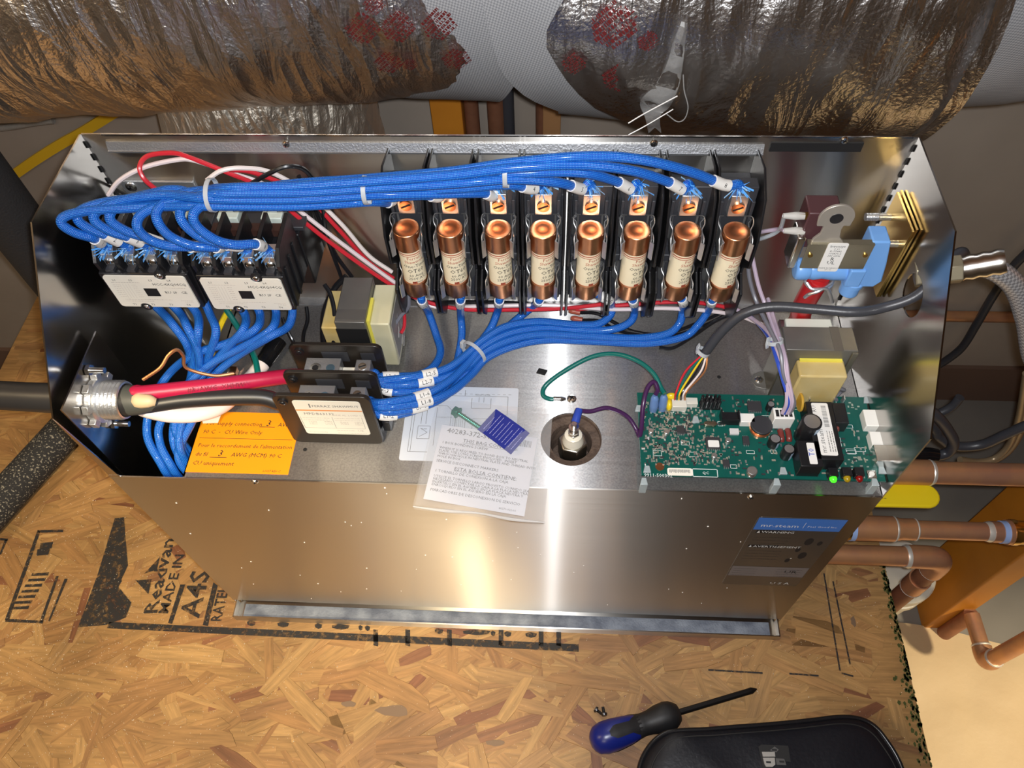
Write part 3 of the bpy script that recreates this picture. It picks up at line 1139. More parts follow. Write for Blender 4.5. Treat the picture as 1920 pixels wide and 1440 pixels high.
for a, b, c_, d_ in ((.06, .33, .80, .838), (.06, .42, .60, .636)):
    mb.rect(o0, X, Z, lw * a, lw * b, lh * c_, lh * d_, .1)
mb.m = 1
mb.text('WARNING', o0 + X * lw * .12 + Z * lh * .806, X, Z, lh * .036, lift=.25)
mb.text('AVERTISSEMENT', o0 + X * lw * .12 + Z * lh * .606, X, Z, lh * .036, lift=.25)
for zz in (.806, .606):
    mb.add([o0 + X * lw * .07 + Z * lh * zz - Y * .3, o0 + X * lw * .105 + Z * lh * zz - Y * .3, o0 + X * lw * .0875 + Z * lh * (zz + .03) - Y * .3], [(0, 1, 2)])
mb.m = 2
for zz in (.74, .70, .66, .55, .51, .47, .43):
    mb.scribble(o0, X, Z, lw * .07, lw * .5, lh * zz, .5, .1)
for cx, cz, r in ((.74, .70, .05), (.68, .58, .03), (.78, .50, .05), (.64, .42, .03), (.88, .68, .03)):
    mb.add([o0 + X * (lw * cx + lw * r * math.cos(t)) + Z * (lh * cz + lh * r * math.sin(t)) - Y * .1 for t in [i * math.pi / 5 for i in range(10)]], [tuple(range(10))])
mb.m = 3
mb.rect(o0, X, Z, 1, lw - 1, lh * .155, lh * .31, .1)
mb.m = 2
for zz in (.27, .235, .20, .165):
    mb.scribble(o0, X, Z, lw * .05, lw * .35, lh * zz, .5, .2)
    mb.scribble(o0, X, Z, lw * .6, lw * .92, lh * zz, .5, .2)
mb.text('UR', o0 + X * lw * .70 + Z * lh * .22, X, Z, lh * .06, lift=.25)
mb.m = 1
mb.text('U S A', o0 + X * lw * .62 + Z * lh * .03, X, Z, lh * .05, lift=.25)
mb.build('lettering', [LABELBLUE, WHITEINK, BLACKINK, mat('label_grey', (0.20, 0.19, 0.20), 0.4)], rl, smooth=False)

# a few specks of dust on the front
sp_ = MB()
for k in range(45):
    c = V((random.uniform(-280, 280), -1.3, random.uniform(-290, -5)))
    sp_.obox(c, X * random.uniform(.3, .7), Z * random.uniform(.3, .7), Y * .3)
o = sp_.build('dust_specks', DUSTW, cab, smooth=False)
o['kind'] = 'stuff'

# orange supply sticker on the control plate
q0 = V((-240, 4.6, 0.1))
sw, sh = 83.0, 56.5
MB().box(q0.x, q0.x + sw, q0.y, q0.y + sh, 0.02, 0.35).build('supply_sticker', ORANGE, cab, smooth=False)
rl = cab.children[-1]
o0 = V((q0.x, q0.y, 0.35))
ITAL = Y + X * .18
mb = MB()
mb.text('For supply connection', o0 + X * 5 + Y * 43.5, X, ITAL, 5.2)
mb.text('3', o0 + X * 55 + Y * 43.8, X, ITAL, 8)
mb.rect(o0, X, Y, 50, 63, 42.5, 43)
mb.text('AWG (MCM)', o0 + X * 65 + Y * 43.5, X, ITAL, 5.0)
mb.text('90 C  -  CU Wire Only', o0 + X * 4 + Y * 35.5, X, ITAL, 5.2)
mb.rect(o0, X, Y, 3, 80, 31.0, 31.4)
mb.text("Pour le raccordement de l'alimentation", o0 + X * 3.5 + Y * 22.8, X, ITAL, 4.9)
mb.text('du fil', o0 + X * 3.5 + Y * 14.6, X, ITAL, 5.2)
mb.text('3', o0 + X * 22 + Y * 14.8, X, ITAL, 8)
mb.rect(o0, X, Y, 16, 30, 13.4, 13.9)
mb.text('AWG (MCM) 90 C', o0 + X * 33 + Y * 14.6, X, ITAL, 5.2)
mb.text('CU uniquement', o0 + X * 3.5 + Y * 6.5, X, ITAL, 5.2)
mb.text('L1027 REV C', o0 + X * 62 + Y * 1.6, X, ITAL, 2.6)
mb.build('lettering', BLACKINK, rl, smooth=False)

# wiring diagram sticker
q0 = V((-71, 20, 0.1))
sw, sh = 92.5, 71.0
MB().prism(rrect(q0.x, q0.x + sw, q0.y, q0.y + sh, 2), 'z', 0.02, 0.3).build('wiring_diagram', DIAGP, cab, smooth=False)
rl = cab.children[-1]
o0 = V((q0.x, q0.y, 0.3))
mb = MB()


def line2(x0, y0, x1, y1, wd=.35):
    a, b = o0 + X * x0 + Y * y0 + Z * .12, o0 + X * x1 + Y * y1 + Z * .12
    s = Z.cross((b - a).normalized()) * wd / 2
    mb.add([a - s, b - s, b + s, a + s], [(0, 1, 2, 3)])


for a in ((6, 8, 6, 62), (8, 8, 8, 62), (6, 8, 22, 8), (6, 62, 84, 62), (84, 62, 84, 44), (12, 20, 22, 20), (12, 32, 22, 32), (12, 20, 12, 32), (22, 20, 22, 32), (26, 14, 26, 50), (14, 34, 14, 56), (18, 34, 18, 52), (18, 52, 34, 52), (34, 52, 38, 48), (38, 48, 38, 16), (42, 44, 42, 16), (38, 30, 48, 30), (42, 44, 50, 44), (50, 44, 50, 20), (54, 50, 70, 50), (54, 50, 54, 60), (70, 50, 70, 60), (60, 56, 60, 61), (64, 56, 64, 61), (48, 62, 48, 68), (72, 44, 84, 44), (56, 40, 68, 40), (56, 26, 56, 40), (68, 26, 68, 40), (56, 26, 68, 26), (74, 20, 86, 20), (74, 20, 74, 36), (86, 20, 86, 36), (74, 36, 86, 36), (14, 22, 20, 26), (20, 26, 14, 30)):
    line2(*a)
for k in range(6):
    line2(40 + k * 1.6, 18, 40 + k * 1.6, 42, .25)
for k in range(18):
    line2(6 + k * 4.6, 64, 8.4 + k * 4.6, 64, .3)
mb.text('TRANSFORMER', o0 + X * 56 + Y * 62.6, X, Y, 1.9)
mb.text('CONTACTOR', o0 + X * 26.5 + Y * 40, X, Y, 2.0)
mb.text('PUMP', o0 + X * 15 + Y * 28.6, X, Y, 1.8)
mb.scribble(o0, X, Y, 30, 60, 4.2, .9)
mb.build('lettering', GREYINK, rl, smooth=False)
# ================================================================= FUSES AND FUSE BLOCKS
FY, FZ0, FZ1, FR = 132.0, 77.0, 144.0, 9.6
FX = [U(a, 427, 'y', FY).x for a in (761, 843, 933.5, 1018, 1108, 1196, 1291, 1383)]


def barrier(mb, x, t=1.7):
    mb.prism([(D, 172), (158, 178), (137, 168), (126, 140), (126, 112), (140, 98), (140, 92), (125, 84), (127, 54), (140, 37), (150, 37), (D, 40)], 'x', x - t / 2, x + t / 2)


blk_words = ['leftmost black two pole fuse block, beside the red and white wires', 'second black fuse block from the left, with clips holding two fuses', 'black fuse block just right of the bright streak', 'rightmost black fuse block, nearest the solenoid valve']
for b in range(4):
    xa, xb = FX[2 * b], FX[2 * b + 1]
    fb = thing('fuse_block', blk_words[b], 'fuse block', ((xa + xb) / 2, D - 2, 100), 'two pole fuse blocks on the back wall')
    MB().box(xa - 15, xb + 15, 160, D - .5, 40, U(1400, 322, 'y', D).z).box(xa - 13, xb + 13, 150, 160, 118, 168).box(xa - 13, xb + 13, 150, 160, 48, 100).build('base', DARKG, fb, bevel=.8)
    mb_x = (xa + xb) / 2
    for x in (xa - 15.2, mb_x - 1.6, mb_x + 1.6, xb + 15.2):
        m_ = MB()
        barrier(m_, x)
        m_.build('barrier', BLACKP, fb, bevel=.35)
    for x in (xa, xb):
        for sx in (-1, 1):
            MB().obox((x + sx * 10.8, 150, 146), (1.2, 0, 0), (0, 4, 0), (0, 0, 12)).build('side_rib', DARKG, fb, bevel=.4)
        # terminal lug with slotted screw
        lg = MB().box(x - 6.2, x + 6.2, 144, 157, 146, 165).build('terminal_lug', TIN, fb, bevel=.5)
        sm = MB().cyl((x, 144, 154.5), (x, 142.6, 154.5), 4.6, 16)
        sm.m = 1
        sm.obox((x, 142.5, 154.5), (3.4, 0, 1.6), (0, .2, 0), (-.3, 0, .55))
        sm.build('terminal_screw', [COPPER, BLACKM], lg)
        # lower lug hidden behind the fuse
        MB().box(x - 6, x + 6, 142, 156, 62, 76).build('terminal_lug', TIN, fb, bevel=.5)
        for z0, z1 in ((125, 141), (79, 93)):
            m_ = MB()
            for sx in (-1, 1):
                inner = [(x + sx * 6.0, 151), (x + sx * 9.5, 150), (x + sx * 13.0, 147), (x + sx * 10.2, 143), (x + sx * 9.9, 138), (x + sx * 10.3, 132), (x + sx * 9.9, 126), (x + sx * 9.0, 123.5), (x + sx * 11.2, 121)]
                for p, q in zip(inner, inner[1:]):
                    d = (V(q) - V(p)).normalized()
                    nn = V((-d.y, d.x)) * .35
                    pp = [V(p) - nn, V(q) - nn, V(q) + nn, V(p) + nn]
                    m_.prism([tuple(a) for a in pp], 'z', z0, z1)
            m_.box(x - 6.5, x + 6.5, 150.3, 151, z0, z1)
            m_.build('spring_clip', TIN, fb, smooth=False)
            # the wire springs that show beside the caps
            for sx in (-1, 1):
                MB().tube([(x + sx * 7, 148, z1 + 2), (x + sx * 11.5, 143, z1 + 6), (x + sx * 12.2, 138, z1 + 4), (x + sx * 10.3, 134, z1 + 1), (x + sx * 11.6, 128, z1 - 1), (x + sx * 11, 123, z1 - 8)], .45, 6, 4).build('spring_wire', TIN, fb)

fz0 = thing('cartridge_fuse', '', 'fuse', (FX[0], FY, FZ0), 'copper capped cartridge fuses')
ctr = (FX[0], FY)
MB().cyl((FX[0], FY, FZ0 + 14), (FX[0], FY, FZ1 - 14), FR - .7, 28).build('fuse_body', CREAM, fz0)
bd = fz0.children[-1]
for z0, z1, dz in ((FZ0, FZ0 + 16, -1), (FZ1 - 17, FZ1, 1)):
    if dz > 0:
        pr = [(0, FR - .5), (0.3, FR), (16.7, FR), (17, FR - .3), (17, 4.6), (16.8, 4.3), (16.8, .1)]
    else:
        pr = [(0, 3), (0, FR - 1.2), (.3, FR - .4), (1, FR), (15.7, FR), (16, FR - .5)]
    MB().lathe((FX[0], FY, z0), (FX[0], FY, z1), pr, 32).build('end_cap', COPPER, fz0)
mb = MB()
wr = (ctr, FR - .45)
for z, s, a, ink in ((119.5, 'Ferraz', 3.3, 0), (115.8, 'Shawmut', 3.3, 0), (111.2, 'One-Time', 4.0, 1), (105.6, 'OT60', 5.0, 1), (101.4, '60 Amp', 3.3, 1), (97.8, '250V AC', 3.3, 1), (94.4, 'or less', 2.8, 1)):
    mb.m = ink
    mb.text(s, (0.6, 0, z), X, Z, a * (1.25 if ink == 0 else 1.1), 'c', wrap=wr)
mb.m = 0
for z0, z1, a0, a1 in ((124.6, 125.5, -1.5, 1.5), (122.8, 123.4, -1.5, 1.5), (93.4, 93.8, -1.3, 1.3)):
    for k in range(20):
        t0, t1 = a0 + (a1 - a0) * k / 20, a0 + (a1 - a0) * (k + 1) / 20
        P = lambda t, z: V((ctr[0] + wr[1] * math.sin(t), ctr[1] - wr[1] * math.cos(t), z))
        mb.quad(P(t0, z0), P(t1, z0), P(t1, z1), P(t0, z1))
for k in range(4):
    t0, t1 = .15 + .1 * k, .25 + .1 * k
    mb.quad(P(t0, 94.4 - .8), P(t1, 94.4 - .8), P(t1, 95.6 + .4), P(t0, 95.6 + .4))
mb.build('lettering', [REDINK, BLACKINK], bd, smooth=False)
flabels = ['leftmost cream fuse with copper caps, under the blue bundle', 'second cream fuse from the left, lit warm yellow', 'third cream fuse from the left, copper caps shining', 'fourth fuse from the left, under the sleeve marked 4', 'first fuse right of the bright streak, under the sleeve marked 5', 'sixth fuse from the left, copper lug glowing orange above it', 'seventh fuse from the left, next to the last fuse', 'rightmost cream fuse, under the sleeve marked 8']
for i in range(8):
    f = fz0 if i == 0 else copy_tree(fz0, (FX[i], FY, FZ0), 0)
    f.rotation_euler = (0, 0, (-.22, -.16, -.10, .0, -.06, .05, .06, .08)[i])
    f['label'] = flabels[i]

# ================================================================= CONTACTORS
LY = 100.0


def contactor(px0, px1, pyt, pyb, pxb0, pxb1, label):
    a, b = U(px0, pyt, 'y', LY), U(px1, pyt, 'y', LY)
    x0, x1, zt = a.x, b.x, a.z
    zb_ = zt - 34.5
    t = thing('contactor', label, 'contactor', ((x0 + x1) / 2, D - 2, zb_), 'four pole contactors')
    mb = MB()
    mb.box(x0 - 4, x1 + 4, 146, D - .5, 66, zt - 1)
    mb.box(x0 - 2.5, x1 + 2.5, LY + 1, 147, zb_ - 1.5, zt + 1.5)
    mb.build('body', BLACKP, t, bevel=1.0)
    MB().box(x0 - 6, x1 + 8, 150, D - .5, zt - 1, zt + 3).build('coil_cover', DARKG, t, bevel=.8)
    # terminal row at the top: fins, lugs, screws
    pitch = (x1 - x0 + 2) / 4.0
    for k in range(5):
        x = x0 - 1 + k * pitch
        MB().prism([(LY + 4, zt + 1), (146, zt + 1), (146, zt + 22), (112, zt + 20), (LY + 3, zt + 10)], 'x', x - 1.5, x + 1.5).build('barrier', BLACKP, t, bevel=.3)
        if k < 4:
            MB().prism([(LY + 5, zb_ - 1), (146, zb_ - 1), (146, zb_ - 22), (118, zb_ - 18), (LY + 8, zb_ - 9)], 'x', x - 1.4, x + 1.4).build('barrier', BLACKP, t, bevel=.3)
    lx = []
    for k in range(4):
        xc = x0 - 1 + (k + .5) * pitch
        lx.append(xc)
        lg = MB().box(xc - 4.6, xc + 4.6, 108, 122, zt + 2, zt + 14).build('terminal_lug', TIN, t, bevel=.5)
        MB().sphere((xc, 108, zt + 6.2), 3.7, 12, (1, .5, 1)).build('terminal_screw', SILVER, lg)
        MB().box(xc - 3, xc + 3, LY + 2, LY + 8, zt + 1, zt + 4).build('ledge', DARKG, t)
        MB().box(xc - 4.6, xc + 4.6, 112, 124, zb_ - 13, zb_ - 3).build('terminal_lug', TIN, t, bevel=.5)
    # ribs on the right flank
    for k in range(3):
        MB().prism([(104 + k * 12, zb_), (107 + k * 12, zb_), (110 + k * 12, zt + 4), (107 + k * 12, zt + 4)], 'x', x1 + 2.4, x1 + 4).build('side_rib', BLACKP, t, bevel=.3)
    for k in range(2):
        xc = x0 + (x1 - x0) * (.18 + .56 * k)
        cbx = MB().box(xc - 8, xc + 8, 152, 166, zt + 2.5, zt + 10).build('coil_terminal', PALEG, t, bevel=.8)
        MB().box(xc - 4, xc + 4, 158, 160, zt + 10, zt + 17).build('tab', TIN, cbx)
    MB().box(x0 + 1, x1 - 1, 141, 149, zt + 2, zt + 8).build('coil_copper_tab', mat('coil_brown', (0.05, 0.02, 0.014), 0.5), t)
    # printed face plate with two screw notches and a window
    w_, h_ = x1 - x0, zt - zb_
    poly = rrect(x0, x1, zb_, zt, 2.6)
    # notches: top at 71 percent, bottom at 31 percent
    poly = []
    for p in rrect(x0, x1, zb_, zt, 2.6):
        poly.append(p)
    top = [(x0 + w_ * .71 + 4.4 * math.cos(math.radians(a_)), zt + 4.0 * math.sin(math.radians(a_))) for a_ in range(360, 179, -20)]
    bot = [(x0 + w_ * .31 + 4.4 * math.cos(math.radians(a_)), zb_ + 4.0 * math.sin(math.radians(a_))) for a_ in range(180, -1, -20)]
    poly = poly[:5] + top + poly[5:15] + bot + poly[15:]
    lb = MB().prism(poly, 'y', LY - .2, LY + 1).build('face_label', PAPERC, t, smooth=False)
    for sxp, zz in ((.71, zt + .5), (.31, zb_ - .5)):
        MB().sphere((x0 + w_ * sxp, LY, zz), 2.6, 12, (1, .6, 1)).build('screw', SILVER, t)
        MB().cyl((x0 + w_ * sxp, LY + 2, zz), (x0 + w_ * sxp, LY + .4, zz), 4.2, 16).build('screw_well', BLACKM, t)
    MB().box(x0 + w_ * .42, x0 + w_ * .585, LY - .4, LY + 1, zb_ + h_ * .37, zb_ + h_ * .62).build('window', BLACKM, t)
    o0 = V((x0, LY - .2, zb_))
    mb = MB()
    mb.m = 0
    mb.text('HCC-4XQ04CQ', o0 + X * w_ * .565 + Z * h_ * .72, X, Z, h_ * .105)
    mb.text('RU', o0 + X * w_ * .66 + Z * h_ * .46, X, Z, h_ * .11)
    mb.text('SP', o0 + X * w_ * .76 + Z * h_ * .46, X, Z, h_ * .10)
    mb.text('CE', o0 + X * w_ * .86 + Z * h_ * .46, X, Z, h_ * .11)
    for k in range(4):
        mb.text('L%d' % (k + 1), o0 + X * w_ * (.10, .30, .545, .77)[k] + Z * h_ * .855, X, Z, h_ * .08)
        mb.text('T%d' % (k + 1), o0 + X * w_ * (.16, .39, .62, .84)[k] + Z * h_ * .06, X, Z, h_ * .08)
    mb.m = 1
    for k, zz in enumerate((.80, .72, .66, .60, .53, .47, .40, .33)):
        mb.scribble(o0, X, Z, w_ * .07, w_ * (.42 if k == 0 else .15), h_ * zz, .55)
        if k:
            mb.scribble(o0, X, Z, w_ * .30, w_ * .36, h_ * zz, .55)
    for k in range(4):
        mb.rect(o0, X, Z, w_ * (.16 + k * .035), w_ * (.163 + k * .035), h_ * .30, h_ * .76)
    mb.scribble(o0, X, Z, w_ * .10, w_ * .70, h_ * .245, .55)
    mb.scribble(o0, X, Z, w_ * .10, w_ * .46, h_ * .19, .55)
    mb.scribble(o0, X, Z, w_ * .80, w_ * .95, h_ * .22, .5)
    mb.scribble(o0, X, Z, w_ * .84, w_ * .95, h_ * .17, .5)
    mb.scribble(o0, X, Z, w_ * .66, w_ * .95, h_ * .64, .5)
    mb.build('lettering', [BLACKINK, PALEINK], lb, smooth=False)
    return x0, x1, zt, zb_, lx


CA = contactor(190, 343, 517, 573, 0, 0, 'left black four pole contactor with a cream printed face')
CB = contactor(372, 524, 522, 577, 0, 0, 'right black four pole contactor, its cream face beside the transformer')
# zinc mounting rail behind the contactors
mr = thing('mounting_bracket', 'zinc mounting bracket with a screw behind the contactors', 'bracket', (-230, D - 1, 150))
p, q = U(225, 338, 'y', D - 1), U(365, 345, 'y', D - 1)
MB().box(p.x, q.x, D - 2.5, D - .3, q.z - 16, p.z).build('plate', ZINC, mr, bevel=.5)
screw(U(246, 350, 'y', D - 2.5), -Y, mr, 4.5)

# ================================================================= DISTRIBUTION BLOCK
db = thing('distribution_block', 'black power distribution block with three barrier plates and a cream label', 'terminal block', (-120, 60, 0))
PY = [34.0, 60.5, 86.0]
MB().box(-152, -88, 36, 84, 0.2, 24).build('base', BLACKP, db, bevel=1)
for i, y in enumerate(PY):
    zt = (69, 61, 62)[i]
    poly = rrect(-157.5, -84.5, 0.3, zt, 6)
    MB().prism(poly, 'y', y, y + 3.4).build('barrier_plate', mat('brown_black', (0.018, 0.014, 0.011), 0.38), db, bevel=.5)
    bp_ = db.children[-1]
    MB().cyl((-150.5, y + .1, zt - 8), (-150.5, y - 1.4, zt - 8), 3.9, 20).sphere((-150.5, y - 1.4, zt - 8), 2.4, 10, (1, .5, 1)).build('boss', BLACKP, bp_)
    if i:
        MB().box(-133, -112, y - .5, y, zt - 20, zt - 8).box(-102, -91, y - .5, y, zt - 19, zt - 9).build('recess', DARKG, bp_)
for r, (y0, y1) in enumerate(((41, 57), (67, 83))):
    lg = MB().box(-145, -117, y0, y1, 24, 50).build('lug', ZINC, db, bevel=.6)
    MB().cyl((-136, (y0 + y1) / 2 - 2, 50), (-136, (y0 + y1) / 2 - 2, 50.3), 4.6, 20).build('socket_ring', SILVER, lg)
    MB().cyl((-136, (y0 + y1) / 2 - 2, 50.2), (-136, (y0 + y1) / 2 - 2, 50.6), 2.7, 6).build('socket', BLACKM, lg)
    MB().cyl((-124, (y0 + y1) / 2 - 2, 49.8), (-124, (y0 + y1) / 2 - 2, 50.8), 3.4, 14).build('set_screw', mat('blued_screw', (.25, .42, .56), .3, .9), lg)
    MB().box(-117, -105, y0 + 3, y1 - 3, 24, 42).build('link_bar', CERAMIC, db, bevel=.5)
    lg = MB().box(-105, -93, y0 + 1, y1 - 1, 24, 50).build('lug', ZINC, db, bevel=.6)
    m_ = MB().cyl((-99, (y0 + y1) / 2, 50), (-99, (y0 + y1) / 2, 50.6), 3.4, 14)
    m_.m = 1
    m_.obox((-99, (y0 + y1) / 2, 50.7), (2.6, 1.2, 0), (-.25, .5, 0), (0, 0, .15))
    m_.build('slotted_screw', [SILVER, BLACKM], lg)
MB().box(-86, -80, 46, 58, 1, 14).box(-86, -80, 72, 82, 1, 14).build('foot', BLACKP, db, bevel=.5)
x0, x1, z0, z1 = -143.5, -92.5, 15.5, 63.5
lb = MB().prism(rrect(x0, x1, z0, z1, 2.6), 'y', PY[0] - .4, PY[0] + .2).build('face_label', PAPERC, db, smooth=False)
o0 = V((x0, PY[0] - .4, z0))
w_, h_ = x1 - x0, z1 - z0
mb = MB()
mb.m = 0
mb.rect(o0, X, Z, 0.2, w_ - .2, h_ * .715, h_ * .75)
mb.m = 1
mb.text('MPDB63132', o0 + X * w_ * .10 + Z * h_ * .60, X, Z, h_ * .095)
mb.text('FERRAZ SHAWMUT', o0 + X * w_ * .27 + Z * h_ * .83, X, Z, h_ * .085)
mb.rect(o0, X, Z, w_ * .23, w_ * .25, h_ * .81, h_ * .92)
mb.rect(o0, X, Z, w_ * .50, w_ * .505, h_ * .20, h_ * .54)
mb.rect(o0, X, Z, w_ * .02, w_ * .025, h_ * .20, h_ * .54)
mb.rect(o0, X, Z, w_ * .95, w_ * .955, h_ * .20, h_ * .54)
mb.rect(o0, X, Z, w_ * .02, w_ * .95, h_ * .195, h_ * .20)
mb.m = 2
mb.text('LINE AL', o0 + X * w_ * .54 + Z * h_ * .58, X, Z, h_ * .06)
mb.text('LOAD CU', o0 + X * w_ * .76 + Z * h_ * .58, X, Z, h_ * .06)
for zz in (.50, .44):
    mb.scribble(o0, X, Z, w_ * .05, w_ * .46, h_ * zz, .6)
    mb.scribble(o0, X, Z, w_ * .53, w_ * .92, h_ * zz, .6)
for zz in (.39, .35, .31):
    for a in (.12, .36, .60, .82):
        mb.scribble(o0, X, Z, w_ * a, w_ * (a + .12), h_ * zz, .7)
mb.text('Connectivity', o0 + X * w_ * .05 + Z * h_ * .05, X, Z, h_ * .06)
mb.text('UR', o0 + X * w_ * .82 + Z * h_ * .10, X, Z, h_ * .08)
mb.scribble(o0, X, Z, w_ * .5, w_ * .78, h_ * .12, .6)
mb.scribble(o0, X, Z, w_ * .5, w_ * .95, h_ * .04, .6)
mb.build('lettering', [ORANGEL, GREYINK, PALEINK], lb, smooth=False)

# ================================================================= TRANSFORMERS
tl = thing('transformer', 'left transformer, an upright grey core between pale yellow bobbins', 'transformer', (-108, 125, 0))
MB().box(-122, -98, 103, 150, 10, 70).build('core', LAMIN, tl, bevel=.6)
MB().box(-122.3, -97.7, 102.3, 103, 10, 62).build('front_plate', BLACKM, tl)
MB().box(-121.8, -98.2, 106, 116, 70, 70.3).build('varnish_band', mat('varnish', (0.09, 0.085, 0.08), 0.3), tl)
MB().box(-98, -80.5, 108, 150, 6, 62).build('bobbin', BOBBINC, tl, bevel=1.2)
MB().box(-137, -122, 108, 148, 6, 56).build('bobbin', BOBBIN, tl, bevel=1.2)
MB().box(-98.2, -95.5, 107.5, 132, 30, 66).build('tape', TAPEY, tl)
MB().box(-80.6, -80.2, 112, 146, 12, 56).build('insulation_card', mat('grey_card', (0.36, 0.34, 0.32), 0.5), tl)
MB().box(-128, -94, 98, 154, 0.2, 10).build('foot', LAMIN, tl, bevel=.5)
for k, z in enumerate((22, 30, 44)):
    MB().tube([(-80.3, 142 - k * 4, z), (-78, 132 - k * 5, z - 3), (-77.5, 122 - k * 4, z - 7)], .55, 6, 4).build('winding_lead', TIN, tl)
tr_ = thing('transformer', 'right transformer, a broad grey core over an amber bobbin', 'transformer', (255, 98, 0))
zt = 62
MB().box(226.5, 280, 90, 112.5, 0.6, zt).build('core', LAMIN, tr_, bevel=.6)
MB().box(262, 269, 89.8, 112.7, zt, zt + .3).build('varnish_band', mat('varnish', (0.09, 0.085, 0.08), 0.3), tr_)
MB().box(226.3, 228, 88.5, 114, 0.4, zt - 2).build('strap', mat('olive_strap', (0.17, 0.155, 0.12), 0.35, 0.6), tr_, bevel=.4)
MB().box(276, 280.5, 88.5, 114, .4, zt - 2).build('strap', mat('olive_strap', (0.17, 0.155, 0.12), 0.35, 0.6), tr_, bevel=.4)
MB().box(237, 273, 74, 90, 10, 50).build('bobbin', BOBBIN, tr_, bevel=1.5)
MB().box(239, 271, 87.5, 90, 50, 51.5).build('tape', TAPEY, tr_)
MB().box(232, 268, 112.5, 126, 12, 56).build('bobbin', mat('white_bobbin', (0.76, 0.77, 0.68), 0.35), tr_, bevel=1.2)
MB().prism([(215, 102), (218, 96.5), (224, 94.5), (232, 94.5), (232, 112), (224, 112), (218, 109.5)][::-1], 'z', .2, 1.8).build('mounting_foot', LAMIN, tr_, bevel=.3)
screw(V((221.3, 103.4, 1.8)), Z, tr_, 3.6)
MB().tube([(272, 78, 30), (279, 80, 24), (282, 86, 14), (277, 83, 6), (268, 78, 8)], 1.7, 8).tube([(270, 76, 20), (276, 77, 14), (276, 78, 4), (268, 76, 3)], 1.5, 8).build('lead', CGREYW, tr_)
MB().cyl((228, 121, 52), (230.5, 121, 52), 5, 14).build('grommet', BROWNP, tr_)

# ================================================================= SOLENOID VALVE
vy = 112.0
vv = thing('solenoid_valve', 'solenoid fill valve with a pale blue body and grey steel frame', 'valve', (250, 125, 110))
fa, fb_, fc, fd = U(1515, 461, 'y', vy), U(1640, 462, 'y', vy), U(1620, 505, 'y', vy), U(1498, 503, 'y', vy)
MB().prism([(fa.x, fa.z), (fd.x + .6, fd.z), (fb_.x, fc.z), (fb_.x, fb_.z)], 'y', vy, vy + 1.6).build('frame', mat('zinc_yellow_frame', (0.50, 0.47, 0.36), 0.36, 0.9), vv, bevel=.3)
fr_ = vv.children[-1]
MB().box(fa.x, fb_.x - 14, vy, vy + 5, fa.z - .2, fa.z + 1.4).box(fb_.x - 14, fb_.x, vy, vy + 5, fb_.z - .2, fb_.z + 1.4).build('frame_fold', mat('zinc_yellow_frame', (0.5, 0.47, 0.36)), fr_)
for px_ in (1519, 1622):
    c = U(px_, 478, 'y', vy)
    MB().cyl(c, c - Y * 1, 1.7, 10).build('rivet', BRASS, fr_)
# disc shaped bracket plate on top
dc = U(1568, 408, 'y', vy + 3)
pl_ = [(dc.x + 11.5 * math.cos(math.radians(a)), dc.z + 11.5 * math.sin(math.radians(a))) for a in range(-18, 199, 14)]
pl_ += [(dc.x - 10.6, dc.z - 7), (dc.x - 6, dc.z - 7), (dc.x - 6.2, dc.z - 14), (dc.x - 9.5, dc.z - 19), (dc.x - 10, fa.z + 1.2), (dc.x + 11.5, fa.z + 1.2), (dc.x + 7.5, dc.z - 17), (dc.x + 6.2, dc.z - 10), (dc.x + 6.8, dc.z - 6.5), (dc.x + 11.2, dc.z - 6.5)]
MB().prism(pl_[::-1], 'y', vy + 2, vy + 4).build('top_plate', mat('pale_plate', (0.60, 0.56, 0.50), 0.42, 0.7), vv, bevel=.3)
MB().cyl((dc.x, vy + 2.2, dc.z), (dc.x, vy + 1.7, dc.z), 4.3, 24).build('plunger_hole', mat('plunger', (0.07, 0.07, 0.08), 0.3, 0.8), vv)
# label
q = [U(1552, 458, 'y', vy), U(1588, 458, 'y', vy), U(1570, 508, 'y', vy), U(1535, 506, 'y', vy)]
x0, x1, z0, z1 = (q[0].x + q[3].x) / 2 - .4, (q[1].x + q[2].x) / 2 + .4, q[3].z - 1, q[0].z + 1.5
lb = MB().prism(rrect(x0, x1, z0, z1, 1.6), 'y', vy - .5, vy - .1).build('valve_label', PAPERW, vv, smooth=False)
o0 = V((x0, vy - .5, z0))
w_, h_ = x1 - x0, z1 - z0
mb = MB()
for s, zz, a in (('Invensys', .86, .10), ('3 V1', .78, .07), ('K-77482', .70, .075), ('100876-2', .62, .075), ('24V 60Hz', .54, .07), ('R', .40, .15), ('UL', .27, .15), ('MADE IN MEXICO', .11, .055), ('CF 1.00', .05, .05)):
    mb.text(s, o0 + X * w_ / 2 + Z * h_ * zz, X, Z, h_ * a * 1.1, 'c')
mb.build('lettering', BLACKINK, lb, smooth=False)
# brown coil with spade tabs
ca, cb = U(1516, 392, 'y', vy + 12), U(1560, 455, 'y', vy + 12)
MB().box(ca.x, ca.x + 22, vy + 8, vy + 26, cb.z - 1, ca.z).build('coil', BROWNP, vv, bevel=1)
cl = vv.children[-1]
for py_ in (405, 433):
    a = U(1516, py_, 'y', vy + 10)
    MB().box(a.x - 7, a.x, vy + 9, vy + 11, a.z - 2.4, a.z + 2.4).build('tab', BRASS, cl)
